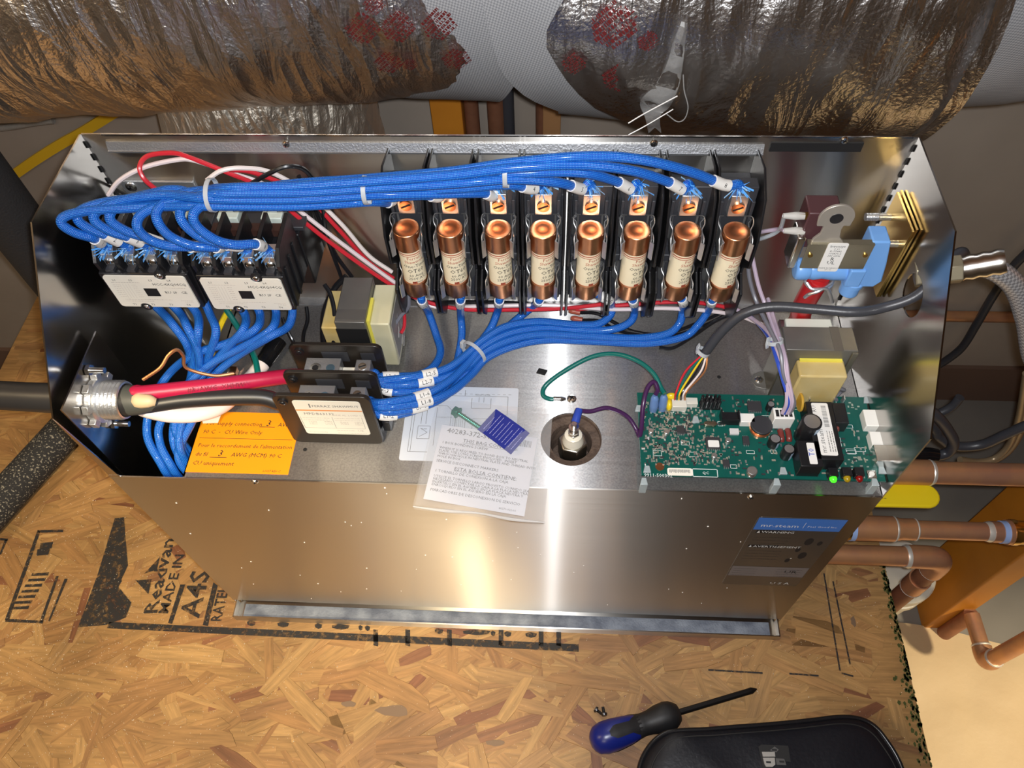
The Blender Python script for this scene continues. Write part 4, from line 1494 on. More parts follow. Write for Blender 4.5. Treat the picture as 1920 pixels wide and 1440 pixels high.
# blue body
ba, bb_ = U(1492, 512, 'y', vy + 4), U(1650, 520, 'y', vy + 4)
zc = ba.z - 2
mb = MB()
mb.lathe((ba.x, vy + 10, zc), (ba.x + 70, vy + 10, zc), [(0, 3), (.6, 7), (3, 8.2), (9, 8.2), (11, 7.2), (14, 8.0), (20, 7.0), (28, 8), (34, 8), (40, 7.2), (46, 8.2)], 20)
mb.box(ba.x + 36, ba.x + 47, vy, vy + 20, zc - 8, zc + 9)
mb.lathe((ba.x + 45, vy + 8, zc - 8), (ba.x + 45, vy + 8, zc - 22), [(0, 8), (4, 8), (5, 7), (14, 7)], 18)
MB.prism(mb, [(ba.x + 42, zc - 10), (ba.x + 58, zc - 10), (ba.x + 62, zc - 4), (ba.x + 59, zc + 14), (ba.x + 54, zc + 36), (ba.x + 42, zc + 36)][::-1], 'y', vy + 2, vy + 18)
mb.build('body', BLUEV, vv, bevel=1.2, seg=3)
MB().box(fa.x - 7, fa.x - 1, vy + 3, vy + 20, fd.z - 4, fa.z + 4).build('steel_strap', SILVER, vv, bevel=1.5)

# red hose with a wire clamp under the valve
hs = thing('red_hose', 'red rubber hose under the blue valve body, held by a wire clamp', 'hose', (ba.x + 17, vy + 14, 80))
h0, h1, h2 = U(1530, 530, 'y', vy + 14), U(1505, 575, 'y', vy + 22), U(1498, 600, 'y', vy + 30)
MB().tube([h0 + Z * 8, h0, h1, h2, h2 + V((-2, 3, -30))], 8.2, 16).build('hose_body', HOSERED, hs)
k0 = U(1522, 540, 'y', vy + 3)
mb = MB()
cc = V((h0.x, vy + 14, k0.z + 2))
mb.tube([cc + V((10.5 * math.cos(t), 10.5 * math.sin(t), 4 * math.sin(t * 1.0) - 2)) for t in [math.radians(a) for a in range(-60, 241, 30)]], 1.3, 8)
pA, pB = cc + V((5.2, -9.1, -5)), cc + V((-5.2, -9.1, -5))
mb.tube([cc + V((-9, -5, -3)), pB, pA, cc + V((10, -10, -12)), cc + V((14, -9, -20))], 1.3, 8)
mb.tube([cc + V((9, -5, -3)), cc + V((0, -10.2, -6)), cc + V((-6, -10, -10)), cc + V((-8, -9, -15))], 1.3, 8)
mb.build('wire_clamp', ZINC, hs)

# brass cover plates and studs on the right wall
bp = thing('brass_plate', 'pair of thin brass plates on zinc studs at the right wall', 'plate', (297, 140, 115))
MB().prism([(170, 147), (128, 149), (128, 80), (170, 80)], 'x', 294.5, 296.3).build('inner_plate', BRASS, bp, bevel=.2)
MB().prism([(172, 147), (130, 149), (130, 78), (172, 78)], 'x', 297.6, 299.4).build('outer_plate', BRASS, bp, bevel=.2)
for (px_, py_) in ((1655, 407), (1668, 457)):
    a = U(px_ + 8, py_, 'x', 292)
    MB().cyl(a + X * 8, a - X * 6, 2.6, 12).lathe(a - X * 6, a - X * 16, [(k * .5, 3.0 if k % 2 else 2.5) for k in range(20)], 12).build('threaded_stud', ZINC, bp)

# ================================================================= PROBE
pr = thing('level_probe', 'steel level probe with a white ceramic collar in the round hole', 'probe', (66, 40, -30))
px_ = V((67, 42, 6))
MB().cyl(px_ - Z * 29, px_ - Z * 6, 12, 6, ph=.3).build('hex_nut', HEXST, pr, bevel=1)
MB().lathe(px_ - Z * 6, px_ + Z * 4, [(0, 8.6), (3, 8.4), (6, 7.4), (9, 7), (10, 5.5)], 20).build('ceramic_collar', CERAMIC, pr)
MB().cyl(px_ - Z * 1, px_ + Z * 6, 4.8, 6).cyl(px_ + Z * 6, px_ + Z * 9, 3.9, 6).build('small_nut', SILVER, pr, bevel=.4)
MB().cyl(px_ + Z * 9, px_ + Z * 20, 2.1, 12).build('stud', SILVER, pr)
pt = px_ + Z * 13
# ================================================================= CIRCUIT BOARD
BX0, BX1, BY0, BY1, BZ = 118.2, 303.0 - 5, 5.5, 80.3, 12.0
BX1 = 299.0
cb = thing('circuit_board', 'green circuit board crowded with parts, one green lamp lit at its front edge', 'circuit board', (210, 43, 0))
MB().box(BX0, BX1, BY0, BY1, BZ, BZ + 1.6).build('board', PCBG, cb, smooth=False)
bdo = cb.children[-1]
BT = BZ + 1.6


def top(px, py, h):
    p = U(px, py, 'z', BT + h)
    return p


def bbox(name, px, py, w_, d_, h, m, bevel=.3, parent=None):
    p = top(px, py, h)
    MB().box(p.x - w_ / 2, p.x + w_ / 2, p.y - d_ / 2, p.y + d_ / 2, BT, BT + h).build(name, m, parent or cb, bevel=bevel)
    return (parent or cb).children[-1], p


def bcap(name, px, py, r, h, m, stripe=True):
    p = top(px, py, h)
    mb = MB()
    mb.m = 0
    mb.lathe((p.x, p.y, BT), (p.x, p.y, BT + h), [(0, r * .96), (.6, r), (h - .8, r), (h - .2, r * .94), (h, r * .8)], 20, caps=False)
    mb.m = 1
    mb.add(mb.ring((p.x, p.y, BT + h - .1), Z, r * .80, 20), [tuple(range(20))])
    mb.m = 2
    if stripe:
        for k in range(3):
            t0, t1 = -1.3 + k * .28, -1.3 + (k + 1) * .28
            f = lambda t, z: V((p.x + (r + .06) * math.cos(t), p.y + (r + .06) * math.sin(t), z))
            mb.quad(f(t0, BT + 1), f(t1, BT + 1), f(t1, BT + h - .8), f(t0, BT + h - .8))
    mb.build(name, m, cb)
    return p


CAPM = [BLACKP, mat('can_top', (0.75, 0.74, 0.73), 0.3, 0.9), mat('pale_stripe', (0.42, 0.55, 0.72), 0.4)]
# relays with printed labels
r1, p = bbox('relay', 1546, 806, 20, 51, 16, BLACKP, .6)
lb = MB().prism(rrect(p.x - 6.2, p.x + 6.2, p.y - 22, p.y + 24, 1.2), 'z', BT + 16, BT + 16.15).build('relay_label', PAPERW, r1, smooth=False)
o0 = V((p.x, p.y, BT + 16.15))
mb = MB()
mb.text('mr.steam', o0 + V((-1.6, -20, 0)), Y, -X, 5.4)
mb.text('RU', o0 + V((-3.4, 15.5, 0)), Y, -X, 4.6)
for k in range(26):
    mb.rect(o0, X, Y, .6, 4.2, 2.5 + k * .75, 2.5 + k * .75 + random.choice((.25, .45)))
for xx in (1.5, 3.4, 5.2):
    mb.scribble(o0 + V((xx, -19, 0)), Y, -X, 0, 18, 0, .7)
mb.build('lettering', GREYINK, cb if False else r1, smooth=False)
r2, p = bbox('relay', 1519, 850, 16.5, 22, 16, BLACKP, .6)
MB().prism(rrect(p.x - 1.5, p.x + 4.2, p.y - 9, p.y + 9, .8), 'z', BT + 16, BT + 16.15).build('relay_label', PAPERW, r2, smooth=False)
mb = MB()
mb.text('T0', V((p.x + 3.0, p.y - 2.5, BT + 16.2)), Y, -X, 6.0)
mb.build('lettering', CNAVY, r2, smooth=False)
bbox('relay', 1576, 774, 10, 18.5, 13, BLACKP, .5)
bbox('white_block', 1640, 783, 15, 15, 9, TWHITE, .6)
bbox('white_block', 1650, 822, 13.5, 12.5, 8, TWHITE, .6)
u_, p = bbox('metal_socket', 1658, 849, 13, 14, 11, SILVER, .4)
bbox('button_base', 1635, 889, 6.5, 6.5, 3, SILVER, .3)
p = top(1635, 888, 4.5)
MB().cyl((p.x, p.y, BT + 3), (p.x, p.y, BT + 4.5), 2, 14).build('button', TWHITE, cb)
# electrolytic cans
bcap('capacitor', 1523, 790, 7.6, 24, CAPM)
bcap('capacitor', 1454, 822, 4.4, 10, CAPM)
bcap('capacitor', 1480, 841, 4.4, 12, CAPM)
bcap('capacitor', 1446, 757, 3.0, 8, CAPM)
CANM = [mat('can_side', (0.55, 0.55, 0.55), 0.3, 0.9), CAPM[1], BLACKM]
for px_, py_, r in ((1411, 882, 4.0), (1221, 807, 2.2), (1250, 809, 2.2), (1366, 824, 2.3), (1340, 853, 2.3)):
    bcap('small_can', px_, py_, r, 5, CANM, False)
# maroon film capacitors
for px_, py_ in ((1464, 816), (1478, 815), (1566, 796)):
    p = top(px_, py_, 5)
    MB().tube([p + V((0, 4, 0)), p + V((0, 2, .8)), p + V((0, -3, .8)), p + V((0, -5, -1))], 2.3, 12).build('film_capacitor', MAROON, cb)
# inductor
p = top(1428, 797, 6)
mb = MB()
mb.m = 0
mb.lathe((p.x, p.y, BT), (p.x, p.y, BT + 7), [(4.4, 8.0), (5, 8.4), (6.6, 8.4), (7, 8)], 24)
mb.m = 1
mb.lathe((p.x, p.y, BT), (p.x, p.y, BT + 7), [(0, 8.2), (1, 8.2), (1.2, 7.2), (4.5, 7.2)], 24)
mb.build('inductor', [DARKG, COPPER], cb)
# white wire connector with its shroud
cw, p = bbox('wire_connector', 1470, 775, 15.5, 10, 15, TWHITE, .6)
PCON = p.copy()
for k in range(4):
    MB().box(p.x - 6.2 + k * 3.3, p.x - 3.8 + k * 3.3, p.y - 3, p.y + 3, BT + 15, BT + 15.2).build('slot', BLACKM, cw)
bbox('wire_connector', 1274, 755, 11.5, 8, 7, mat('ivory_plastic', (0.72, 0.70, 0.62), 0.4), .4)
PJ = top(1274, 752, 7)
bbox('wire_connector', 1297, 751, 9.5, 6, 6, mat('ivory_plastic', (0.72, 0.70, 0.62)), .4)
bbox('wire_connector', 1402, 783, 11, 8, 7, TWHITE, .4)
# black shroud and pin headers
p = top(1370, 778, 8)
MB().box(p.x - 7, p.x + 7, p.y - 4.5, p.y + 4.5, BT, BT + 5).box(p.x - 7, p.x + 7, p.y - 4.5, p.y - 3.5, BT + 5, BT + 8).box(p.x - 7, p.x - 6, p.y - 3.5, p.y + 4.5, BT + 5, BT + 9).box(p.x + 6, p.x + 7, p.y - 3.5, p.y + 4.5, BT + 5, BT + 9).build('shrouded_header', BLACKP, cb, smooth=False)
p = U(1330, 763, 'z', BT)
MB().box(p.x - 8, p.x + 8, p.y - 3, p.y + 4, BT, BT + 2.5).build('pin_header', BLACKP, cb)
hd = cb.children[-1]
for r_ in range(3):
    for k in range(5):
        MB().cyl((p.x - 6.4 + k * 3.2, p.y - 2 + r_ * 2.6, BT + 2), (p.x - 6.4 + k * 3.2, p.y - 2 + r_ * 2.6, BT + 11 + (k % 2)), 1.15, 8).build('pin_cap', BLACKP, hd)
# ICs with legs
for px_, py_, w_, d_ in ((1415, 761, 11, 9), (1337, 830, 11, 10), (1276, 805, 6, 7), (1362, 868, 5, 6), (1399, 825, 5, 7), (1437, 785, 6, 3)):
    ic, p = bbox('chip', px_, py_, w_, d_, 2, SMDD, .2)
    mb = MB()
    for k in range(int(w_ / 1.5)):
        x = p.x - w_ / 2 + .9 + k * 1.5
        mb.box(x - .3, x + .3, p.y - d_ / 2 - 1.2, p.y - d_ / 2, BT, BT + .8).box(x - .3, x + .3, p.y + d_ / 2, p.y + d_ / 2 + 1.2, BT, BT + .8)
    o = mb.build('legs', TIN, ic, smooth=False)
    o['kind'] = 'stuff'
p = top(1338, 832, 2.1)
MB().prism(rrect(p.x - 4.2, p.x + 4.2, p.y - 3, p.y + 3, .8), 'z', BT + 2, BT + 2.2).build('chip_label', PAPERW, cb, smooth=False)
p = top(1332, 794, 3)
MB().prism(rrect(p.x - 5, p.x + 5, p.y - 2, p.y + 2, 1.9), 'z', BT, BT + 3.4).build('crystal', mat('crystal_can', (0.58, 0.52, 0.40), 0.25, 1.0), cb, bevel=.4)
bbox('white_block', 1377, 808, 7, 5, 2.5, mat('pale_block', (0.66, 0.66, 0.66), 0.4), .2)
# spade terminals with clear blue boots, yellow disc
TB = []
for px_, py_ in ((1226, 757), (1243, 756)):
    p = U(px_, py_, 'z', BT + 6)
    TB.append(p)
    MB().tube([(p.x, p.y - 2, BT), (p.x, p.y - 1, BT + 5), (p.x, p.y + 1, BT + 12), (p.x, p.y + 2, BT + 15)], [3.2, 3.6, 3.2, 1.8], 14).build('terminal_boot', TERMCLR, cb)
p = U(1254, 760, 'z', BT + 4)
MB().sphere((p.x, p.y, BT + 5), 5.2, 16, (.5, 1, 1)).build('yellow_disc', CYEL, cb)
p = U(1259, 742, 'z', BT + 8)
MB().sphere((p.x, p.y, BT + 7), 4.6, 16, (1, .6, .8)).build('yellow_disc', CYEL, cb)
p = U(1499, 757, 'z', BT + 6)
MB().cyl((p.x - 1, p.y, BT + 8), (p.x + 1, p.y, BT + 8), 7.5, 24).build('amber_disc', mat('amber_disc', (0.56, 0.33, 0.04), 0.4), cb, bevel=.6)
# front lamps in black holders
for (px_, py_, m, n_) in ((1562, 899, LEDG, 'lit_lamp'), (1588, 898, LEDY, 'amber_lamp'), (1611, 898, LEDR, 'red_lamp')):
    p = U(px_, py_, 'z', BT + 3)
    MB().box(p.x - 3.4, p.x + 3.4, p.y + 1, p.y + 8, BT, BT + 7).build('lamp_holder', BLACKP, cb, bevel=.4)
    MB().lathe((p.x, p.y + 2.5, BT + 3.5), (p.x, p.y - 3, BT + 3.5), [(0, 2.6), (3, 2.6), (4.6, 1.9), (5.4, .6)], 16).build(n_, m, cb)
# spade tabs at the back edge
for px_ in (1515, 1561, 1580):
    p = U(px_, 748, 'z', BT + 4)
    MB().box(p.x - .5, p.x + .5, p.y - 3, p.y + 1, BT, BT + 8).build('spade_tab', TIN, cb)
# clear stand-offs, ring hole, stickers and silk screen
for px_, py_ in ((1207, 903), (1456, 904), (1640, 905), (1213, 880), (1304, 787), (1197, 766), (1468, 883), (1625, 750), (1653, 882)):
    p = U(px_, py_, 'z', BT + 1)
    MB().prism([(p.x - 3, p.y - 3), (p.x + 3, p.y - 3), (p.x + 2, p.y + 3), (p.x - 1.5, p.y + 3)], 'z', 1 if p.y < BY0 else BT, BT + 2).build('standoff', mat('clear_nylon', (0.50, 0.58, 0.60), 0.3, alpha=.7), cb, bevel=.5)
p = U(1237, 875, 'z', BT)
mb = MB().lathe((p.x, p.y, BT), (p.x, p.y, BT + .2), [(0, 3.4), (.2, 3.4), (.2, 2.0)], 24)
mb.build('copper_ring', COPPER, cb)
p = U(1275, 885, 'z', BT)
MB().prism(rrect(p.x - 9.5, p.x + 9.5, p.y - 3.2, p.y + 3.2, 1.5), 'z', BT, BT + .2).build('serial_sticker', PAPERC, cb, smooth=False)
mb = MB()
mb.m = 1
for k in range(22):
    mb.rect(V((p.x - 8, p.y, BT + .2)), X, Y, k * .72, k * .72 + .4, -1 + random.uniform(0, .8), 2, .1)
mb.m = 0
so = U(1203, 887, 'z', BT)
mb.text('9911-500302', V((BX0 + 2, so.y - 3, BT)), X, Y, 4.0)
qc = U(1322, 887, 'z', BT)
for a in ((-9.5, 9.5, 3, 3.5), (-9.5, 9.5, -3.5, -3), (-9.5, -9, -3.5, 3.5), (9, 9.5, -3.5, 3.5)):
    mb.rect(V((qc.x, qc.y, BT)), X, Y, *a)
mb.text('QC', V((qc.x - 2, qc.y - 1, BT)), X, Y, 3.2)
pp4 = U(1464, 801, 'z', BT)
mb.text('P4 MAIN', V((pp4.x - 6, pp4.y - 1, BT)), X, Y, 2.4)
for k in range(26):
    x, y = random.uniform(BX0 + 6, BX1 - 8), random.uniform(BY0 + 6, BY1 - 6)
    w_, d_ = random.uniform(3, 8), random.uniform(2, 5)
    for a in ((0, w_, 0, .3), (0, w_, d_, d_ + .3), (0, .3, 0, d_), (w_, w_ + .3, 0, d_)):
        mb.rect(V((x, y, BT)), X, Y, *a, .08)
mb.build('lettering', [WHITEINK, GREYINK], bdo, smooth=False)
# the tiny chips and pads nobody would count
sm = MB()
for k in range(900):
    if random.random() < .62:
        x, y = random.gauss(BX0 + 30, 22), random.uniform(BY0 + 3, BY1 - 14)
    else:
        x, y = random.uniform(BX0 + 3, BX1 - 4), random.uniform(BY0 + 2, BY1 - 3)
    if not (BX0 + 2 < x < BX1 - 3) or (BX0 + 6 < x < BX0 + 62 and y < BY0 + 9):
        continue
    sm.m = random.choice((0, 0, 1, 2, 3))
    l, s_ = random.uniform(.7, 1.5), random.uniform(.4, .7)
    if random.random() < .5:
        l, s_ = s_, l
    h = .15 if sm.m == 0 else random.uniform(.4, .9)
    sm.box(x - l, x + l, y - s_, y + s_, BT, BT + h)
o = sm.build('surface_chips', [GOLD, SMDT, SMDD, TIN], cb, smooth=False)
o['kind'] = 'stuff'

# ================================================================= WIRES
def arc_part(P, d0, ln):
    """samples of polyline P between distances d0 and d0+ln"""
    out, d = [], 0.0
    for a, b in zip(P, P[1:]):
        l = (b - a).length
        if l < 1e-6:
            continue
        for k in range(4):
            q = d + l * k / 4
            if d0 <= q <= d0 + ln:
                out.append(a.lerp(b, k / 4))
        d += l
    return out


def fray(name, base, dirv, parent, n=36, l=9.0):
    mb = MB()
    dirv = V(dirv).normalized()
    for k in range(n):
        d = (dirv + V((random.gauss(0, .62), random.gauss(0, .5), random.gauss(0, .62)))).normalized()
        s = d.cross(V((random.uniform(-1, 1), random.uniform(-1, 1), random.uniform(-1, 1)))).normalized() * random.uniform(.25, .75)
        b = V(base) + V((random.uniform(-2.5, 2.5), random.uniform(-2, 2), random.uniform(-1.5, 1.5)))
        ll = random.uniform(.5, 1.1) * l
        mb.m = random.choice((0, 0, 1))
        mb.add([b - s, b + s, b + d * ll + s * .4 + V((0, 0, -ll * .12)), b + d * ll - s * .4], [(0, 1, 2, 3)])
    return mb.build(name, [FRAY, FRAYL], parent, smooth=False)


def wire(name, label, pts, r, m, cat='wire', group=None, sleeves=(), frays=(), n=10, sub=8):
    """pts: points; sleeves: (from_end flag, distance, length, text); the wire is one thing"""
    P = [V(p) for p in pts]
    SP = spline(P, sub)
    if not sleeves and not frays:
        o = MB().tube(P, r, n, sub).build(name, m, loc=P[0])
        return tag(o, label, cat, group)
    t = thing(name, label, cat, P[0], group)
    MB().tube(P, r, n, sub).build('jacket', m, t)
    for fe, d, ln, txt in sleeves:
        Q = SP[::-1] if fe else SP
        seg = arc_part(Q, d, ln)
        if len(seg) < 3:
            continue
        so_ = MB().tube([seg[0], seg[len(seg) // 2], seg[-1]], r + .75, 14, 4).build('marker_sleeve', SLEEVE, t)
        if txt:
            c = seg[len(seg) // 2]
            ax = (seg[-1] - seg[0]).normalized()
            if ax.x < 0:
                ax = -ax
            vdir = (CP - c).normalized()
            up = vdir.cross(ax).normalized()
            nn = ax.cross(up)
            sz = 4.6
            wd = text_geo(txt)[2] * sz
            mb = MB()
            mb.text(txt, c + nn * (r + .85) - up * 1.6 - ax * wd / 2, ax, up, sz, lift=.1)
            mb.build('lettering', BLACKINK, so_, smooth=False)
    for fe, dv, l in frays:
        Q = SP[::-1] if fe else SP
        fray('frayed_end', Q[0] + (Q[1] - Q[0]).normalized() * 3, dv, t, l=l)
    return t


WR = 3.35
ztA, ztB = CA[2], CB[2]
tops = [V((x, 115, ztA + 12)) for x in CA[4]] + [V((x, 115, ztB + 12)) for x in CB[4]]
loops = [
    [(175, 447, 104), (140, 436, 100), (116, 420, 100), (122, 406, 103), (160, 396, 106), (225, 391, 108), (300, 387, 110)],
    [(200, 442, 108), (170, 430, 105), (147, 414, 105), (150, 396, 110), (190, 381, 116), (250, 373, 118), (310, 370, 119)],
    [(238, 444, 106), (205, 433, 103), (178, 414, 103), (182, 396, 107), (215, 380, 112), (260, 370, 114), (320, 366, 114)],
    [(274, 446, 108), (238, 434, 104), (208, 414, 104), (212, 393, 109), (245, 374, 118), (290, 362, 121), (330, 356, 122)],
    [(352, 463, 100), (310, 460, 97), (275, 446, 97), (257, 424, 98), (266, 401, 104), (300, 385, 110), (350, 373, 112)],
    [(405, 464, 102), (362, 461, 97), (319, 443, 97), (296, 416, 99), (296, 393, 106), (325, 370, 116), (365, 359, 120)],
    [(438, 461, 106), (405, 455, 100), (368, 440, 100), (341, 414, 101), (340, 392, 108), (360, 370, 114), (395, 356, 116)],
    [(478, 458, 103), (440, 459, 97), (405, 450, 96), (373, 428, 97), (362, 406, 99), (376, 387, 106), (420, 368, 114), (470, 356, 118)],
]
runs = [
    [(400, 386, 106), (560, 386, 112), (690, 378, 120), (733, 377, 138)],
    [(400, 381, 116), (560, 380, 120), (690, 373, 124), (790, 366, 132), (825, 368, 142)],
    [(400, 373, 106), (560, 374, 112), (690, 366, 116), (830, 363, 126), (905, 362, 138), (925, 367, 146)],
    [(400, 368, 118), (560, 368, 120), (690, 361, 124), (850, 354, 126), (950, 346, 130), (1000, 354, 142)],
    [(420, 363, 107), (560, 361, 112), (690, 353, 114), (850, 344, 118), (960, 336, 124), (1050, 343, 134), (1092, 355, 146)],
    [(430, 357, 118), (560, 354, 121), (690, 346, 124), (850, 336, 124), (960, 326, 126), (1080, 323, 130), (1150, 338, 140), (1183, 355, 147)],
    [(440, 352, 110), (560, 349, 114), (690, 340, 114), (850, 328, 118), (960, 315, 122), (1080, 309, 126), (1180, 319, 134), (1250, 340, 142), (1280, 356, 147)],
    [(560, 344, 122), (690, 335, 122), (850, 321, 124), (960, 305, 126), (1100, 293, 128), (1200, 299, 132), (1295, 322, 140), (1358, 347, 146)],
]
UL = ['lowest blue braided wire of the bundle, from the far left contactor pole', 'blue braided wire looping left of the contactor to the second fuse', 'blue braided wire from the third contactor pole to the third fuse', 'blue braided wire ending in a white sleeve marked 4 at its fuse', 'blue braided wire curling over the gap between contactors, sleeve marked 5', 'blue braided wire to the sixth fuse, second curl over the right contactor', 'blue braided wire to the seventh fuse, just under the top of the bundle', 'topmost blue braided wire of the bundle, ending in a sleeve marked 8']
for i in range(8):
    tp = tops[i]
    pts = [tp, tp + V((-2, -1, 6))] + [U(a, b, 'y', c) for a, b, c in loops[i]] + [U(a, b, 'y', c) for a, b, c in runs[i]]
    e = V((FX[i], 150.5, 167))
    pts += [e + V((-3, -1, 4)), e]
    wire('blue_wire', UL[i], pts, WR, BRAID, 'wire', 'blue wires in the top bundle', sleeves=((True, 12, 15, '45'[i - 3] if i in (3, 4) else {7: '8', 5: '6', 6: '7'}.get(i, '')), (False, 12, 13, '12345678'[i])), frays=((True, (0.1, -.75, -.35), 12), (False, (0, -.7, .1), 11.5)))

# lower wires: fuses to distribution block
BF = [U(a, 566, 'y', 132) for a in (790, 863, 936, 1011, 1140, 1187, 1280, 1336)]
low = [
    [(803, 585, 28), (817, 625, 18), (826, 660, 18), (812, 688, 22), (785, 703, 26), (750, 706, 32), (718, 706, 36)],
    [(864, 590, 26), (866, 625, 12), (861, 660, 7), (853, 690, 6), (838, 722, 7), (815, 748, 12), (775, 770, 24), (722, 780, 32)],
    [(934, 580, 34), (922, 612, 20), (903, 640, 16), (884, 668, 15), (860, 700, 18), (825, 724, 22), (770, 734, 28), (722, 731, 32)],
    [(1002, 572, 36), (970, 598, 24), (930, 632, 22), (898, 660, 22), (876, 695, 20), (840, 738, 22), (790, 763, 30), (722, 772, 36)],
    [(1146, 572, 34), (1145, 590, 26), (1122, 607, 22), (1080, 609, 22), (1010, 603, 26), (950, 612, 28), (905, 638, 29), (878, 662, 29), (840, 690, 32), (790, 704, 36), (722, 713, 38)],
    [(1190, 582, 30), (1183, 602, 24), (1155, 616, 20), (1110, 620, 18), (1020, 615, 20), (955, 625, 24), (905, 650, 26), (880, 678, 26), (845, 712, 30), (795, 740, 36), (722, 755, 42)],
    [(1280, 580, 32), (1274, 606, 22), (1250, 626, 16), (1190, 634, 14), (1100, 630, 16), (1010, 627, 20), (955, 638, 22), (908, 660, 23), (880, 685, 24), (842, 705, 28), (790, 718, 33), (722, 722, 36)],
    [(1328, 582, 32), (1308, 610, 22), (1280, 632, 14), (1210, 644, 10), (1110, 640, 11), (1020, 638, 14), (960, 650, 17), (912, 672, 19), (884, 702, 20), (845, 735, 27), (792, 755, 35), (722, 764, 40)],
]
LL = ['blue wire looping from the leftmost fuse down to the distribution block', 'blue wire running down from the second fuse under the tied bundle', 'blue wire from the third fuse, sleeve marked L2-3 at the block', 'blue wire slanting down from the fourth fuse into the tied bundle', 'blue wire from the fifth fuse, sleeve marked L2-5 by the block', 'blue wire from the sixth fuse, sleeve marked L1-6 by the block', 'blue wire from the seventh fuse, sleeves marked L2-7', 'blue wire from the rightmost fuse, lowest on the plate, sleeves marked L1-8']
for i in range(8):
    y_end = 75 if i % 2 == 0 else 49
    pts = [V((FX[i] + (0, 3, 0, 0, 0, 0, 0, 0)[i], 146, 66)), BF[i] + V((0, 2, 0))] + [U(a, b, 'z', c) for a, b, c in low[i]]
    pts += [V((-92, y_end + (-4, -4, 4, 4, -2, 2, 1, 0)[i], 36)), V((-96, y_end, 34))]
    nm = ('L2-%d' if i % 2 == 0 else 'L1-%d') % (i + 1)
    sl = [(False, 15, 12, nm)]
    sl.append((True, {0: 14, 1: 16, 2: 17}.get(i, 44), 13, nm))
    wire('blue_wire', LL[i], pts, WR, BRAID, 'wire', 'blue wires below the fuses', sleeves=tuple(sl), frays=())

# contactor outputs into the gap on the left
ob = [
    ([(CA[4][0], 118, CA[3] - 8)], [(300, 582, 108), (325, 610, 90), (352, 650, 72), (360, 700, 50), (350, 760, 24), (343, 820, 12), (352, 880, 5)]),
    ([(CA[4][1], 118, CA[3] - 8)], [(338, 588, 106), (352, 615, 88), (372, 660, 66), (372, 720, 42), (364, 780, 20), (362, 850, 9), (366, 900, 4)]),
    ([(CA[4][2], 118, CA[3] - 8)], [(370, 590, 104), (372, 622, 86), (366, 662, 66), (355, 720, 44), (330, 780, 22), (326, 830, 12), (345, 888, 5)]),
    ([(CA[4][3], 118, CA[3] - 8)], [(394, 590, 104), (405, 620, 88), (396, 655, 70), (378, 700, 50), (345, 765, 26), (338, 830, 11), (350, 885, 4)]),
    ([(CB[4][0], 118, CB[3] - 8)], [(460, 592, 106), (456, 618, 90), (430, 648, 74), (392, 690, 54), (350, 740, 32), (328, 800, 14), (336, 870, 6)]),
    ([(CB[4][1], 118, CB[3] - 8)], [(488, 592, 106), (478, 618, 90), (430, 642, 78), (365, 664, 66), (318, 700, 48), (285, 755, 28), (276, 815, 14), (300, 866, 6), (340, 895, 3)]),
    ([(CB[4][2], 118, CB[3] - 8)], [(518, 590, 106), (508, 618, 90), (465, 645, 76), (395, 682, 56), (345, 728, 36), (302, 790, 18), (300, 830, 12), (318, 868, 6), (348, 895, 3)]),
    ([(CB[4][3], 118, CB[3] - 8)], [(548, 590, 108), (538, 614, 96), (505, 632, 84), (445, 668, 66), (398, 708, 46), (350, 770, 24), (344, 830, 10), (352, 888, 4)]),
]
OL = ['dark blue wire hanging from the first pole of the left contactor', 'dark blue wire hanging from the second pole of the left contactor', 'blue wire dropping straight from the third pole of the left contactor', 'blue wire dropping from the fourth pole of the left contactor', 'blue wire curving from the first pole of the right contactor', 'blue wire sweeping far left behind the red cable, outermost in the gap', 'blue wire sweeping left just under the outermost one', 'blue wire from the last pole of the right contactor, crossing beside the black tape']
def gap_path(a, b):
    pts = [V(a)]
    for p, q, c in b:
        if q > 640:
            c += 26 * min(1, (q - 620) / 80) * max(.2, min(1, (905 - q) / 130))
        if q > 800:
            p = min(p, 338 - (q - 800) * .08)
        if q > 868:
            continue
        pts.append(U(p, q, 'y', c))
    e = pts[-1]
    pts.append(V((min(e.x + 4, -245.5), max(8, e.y - 8), e.z - 24)))
    pts.append(V((min(e.x + 16, -240), max(8, e.y - 6), e.z - 60)))
    return pts


for (a, b), l in zip(ob, OL):
    wire('blue_wire', l, gap_path(a[0], b), WR, BRAID, 'wire', 'blue wires dropping into the left gap')


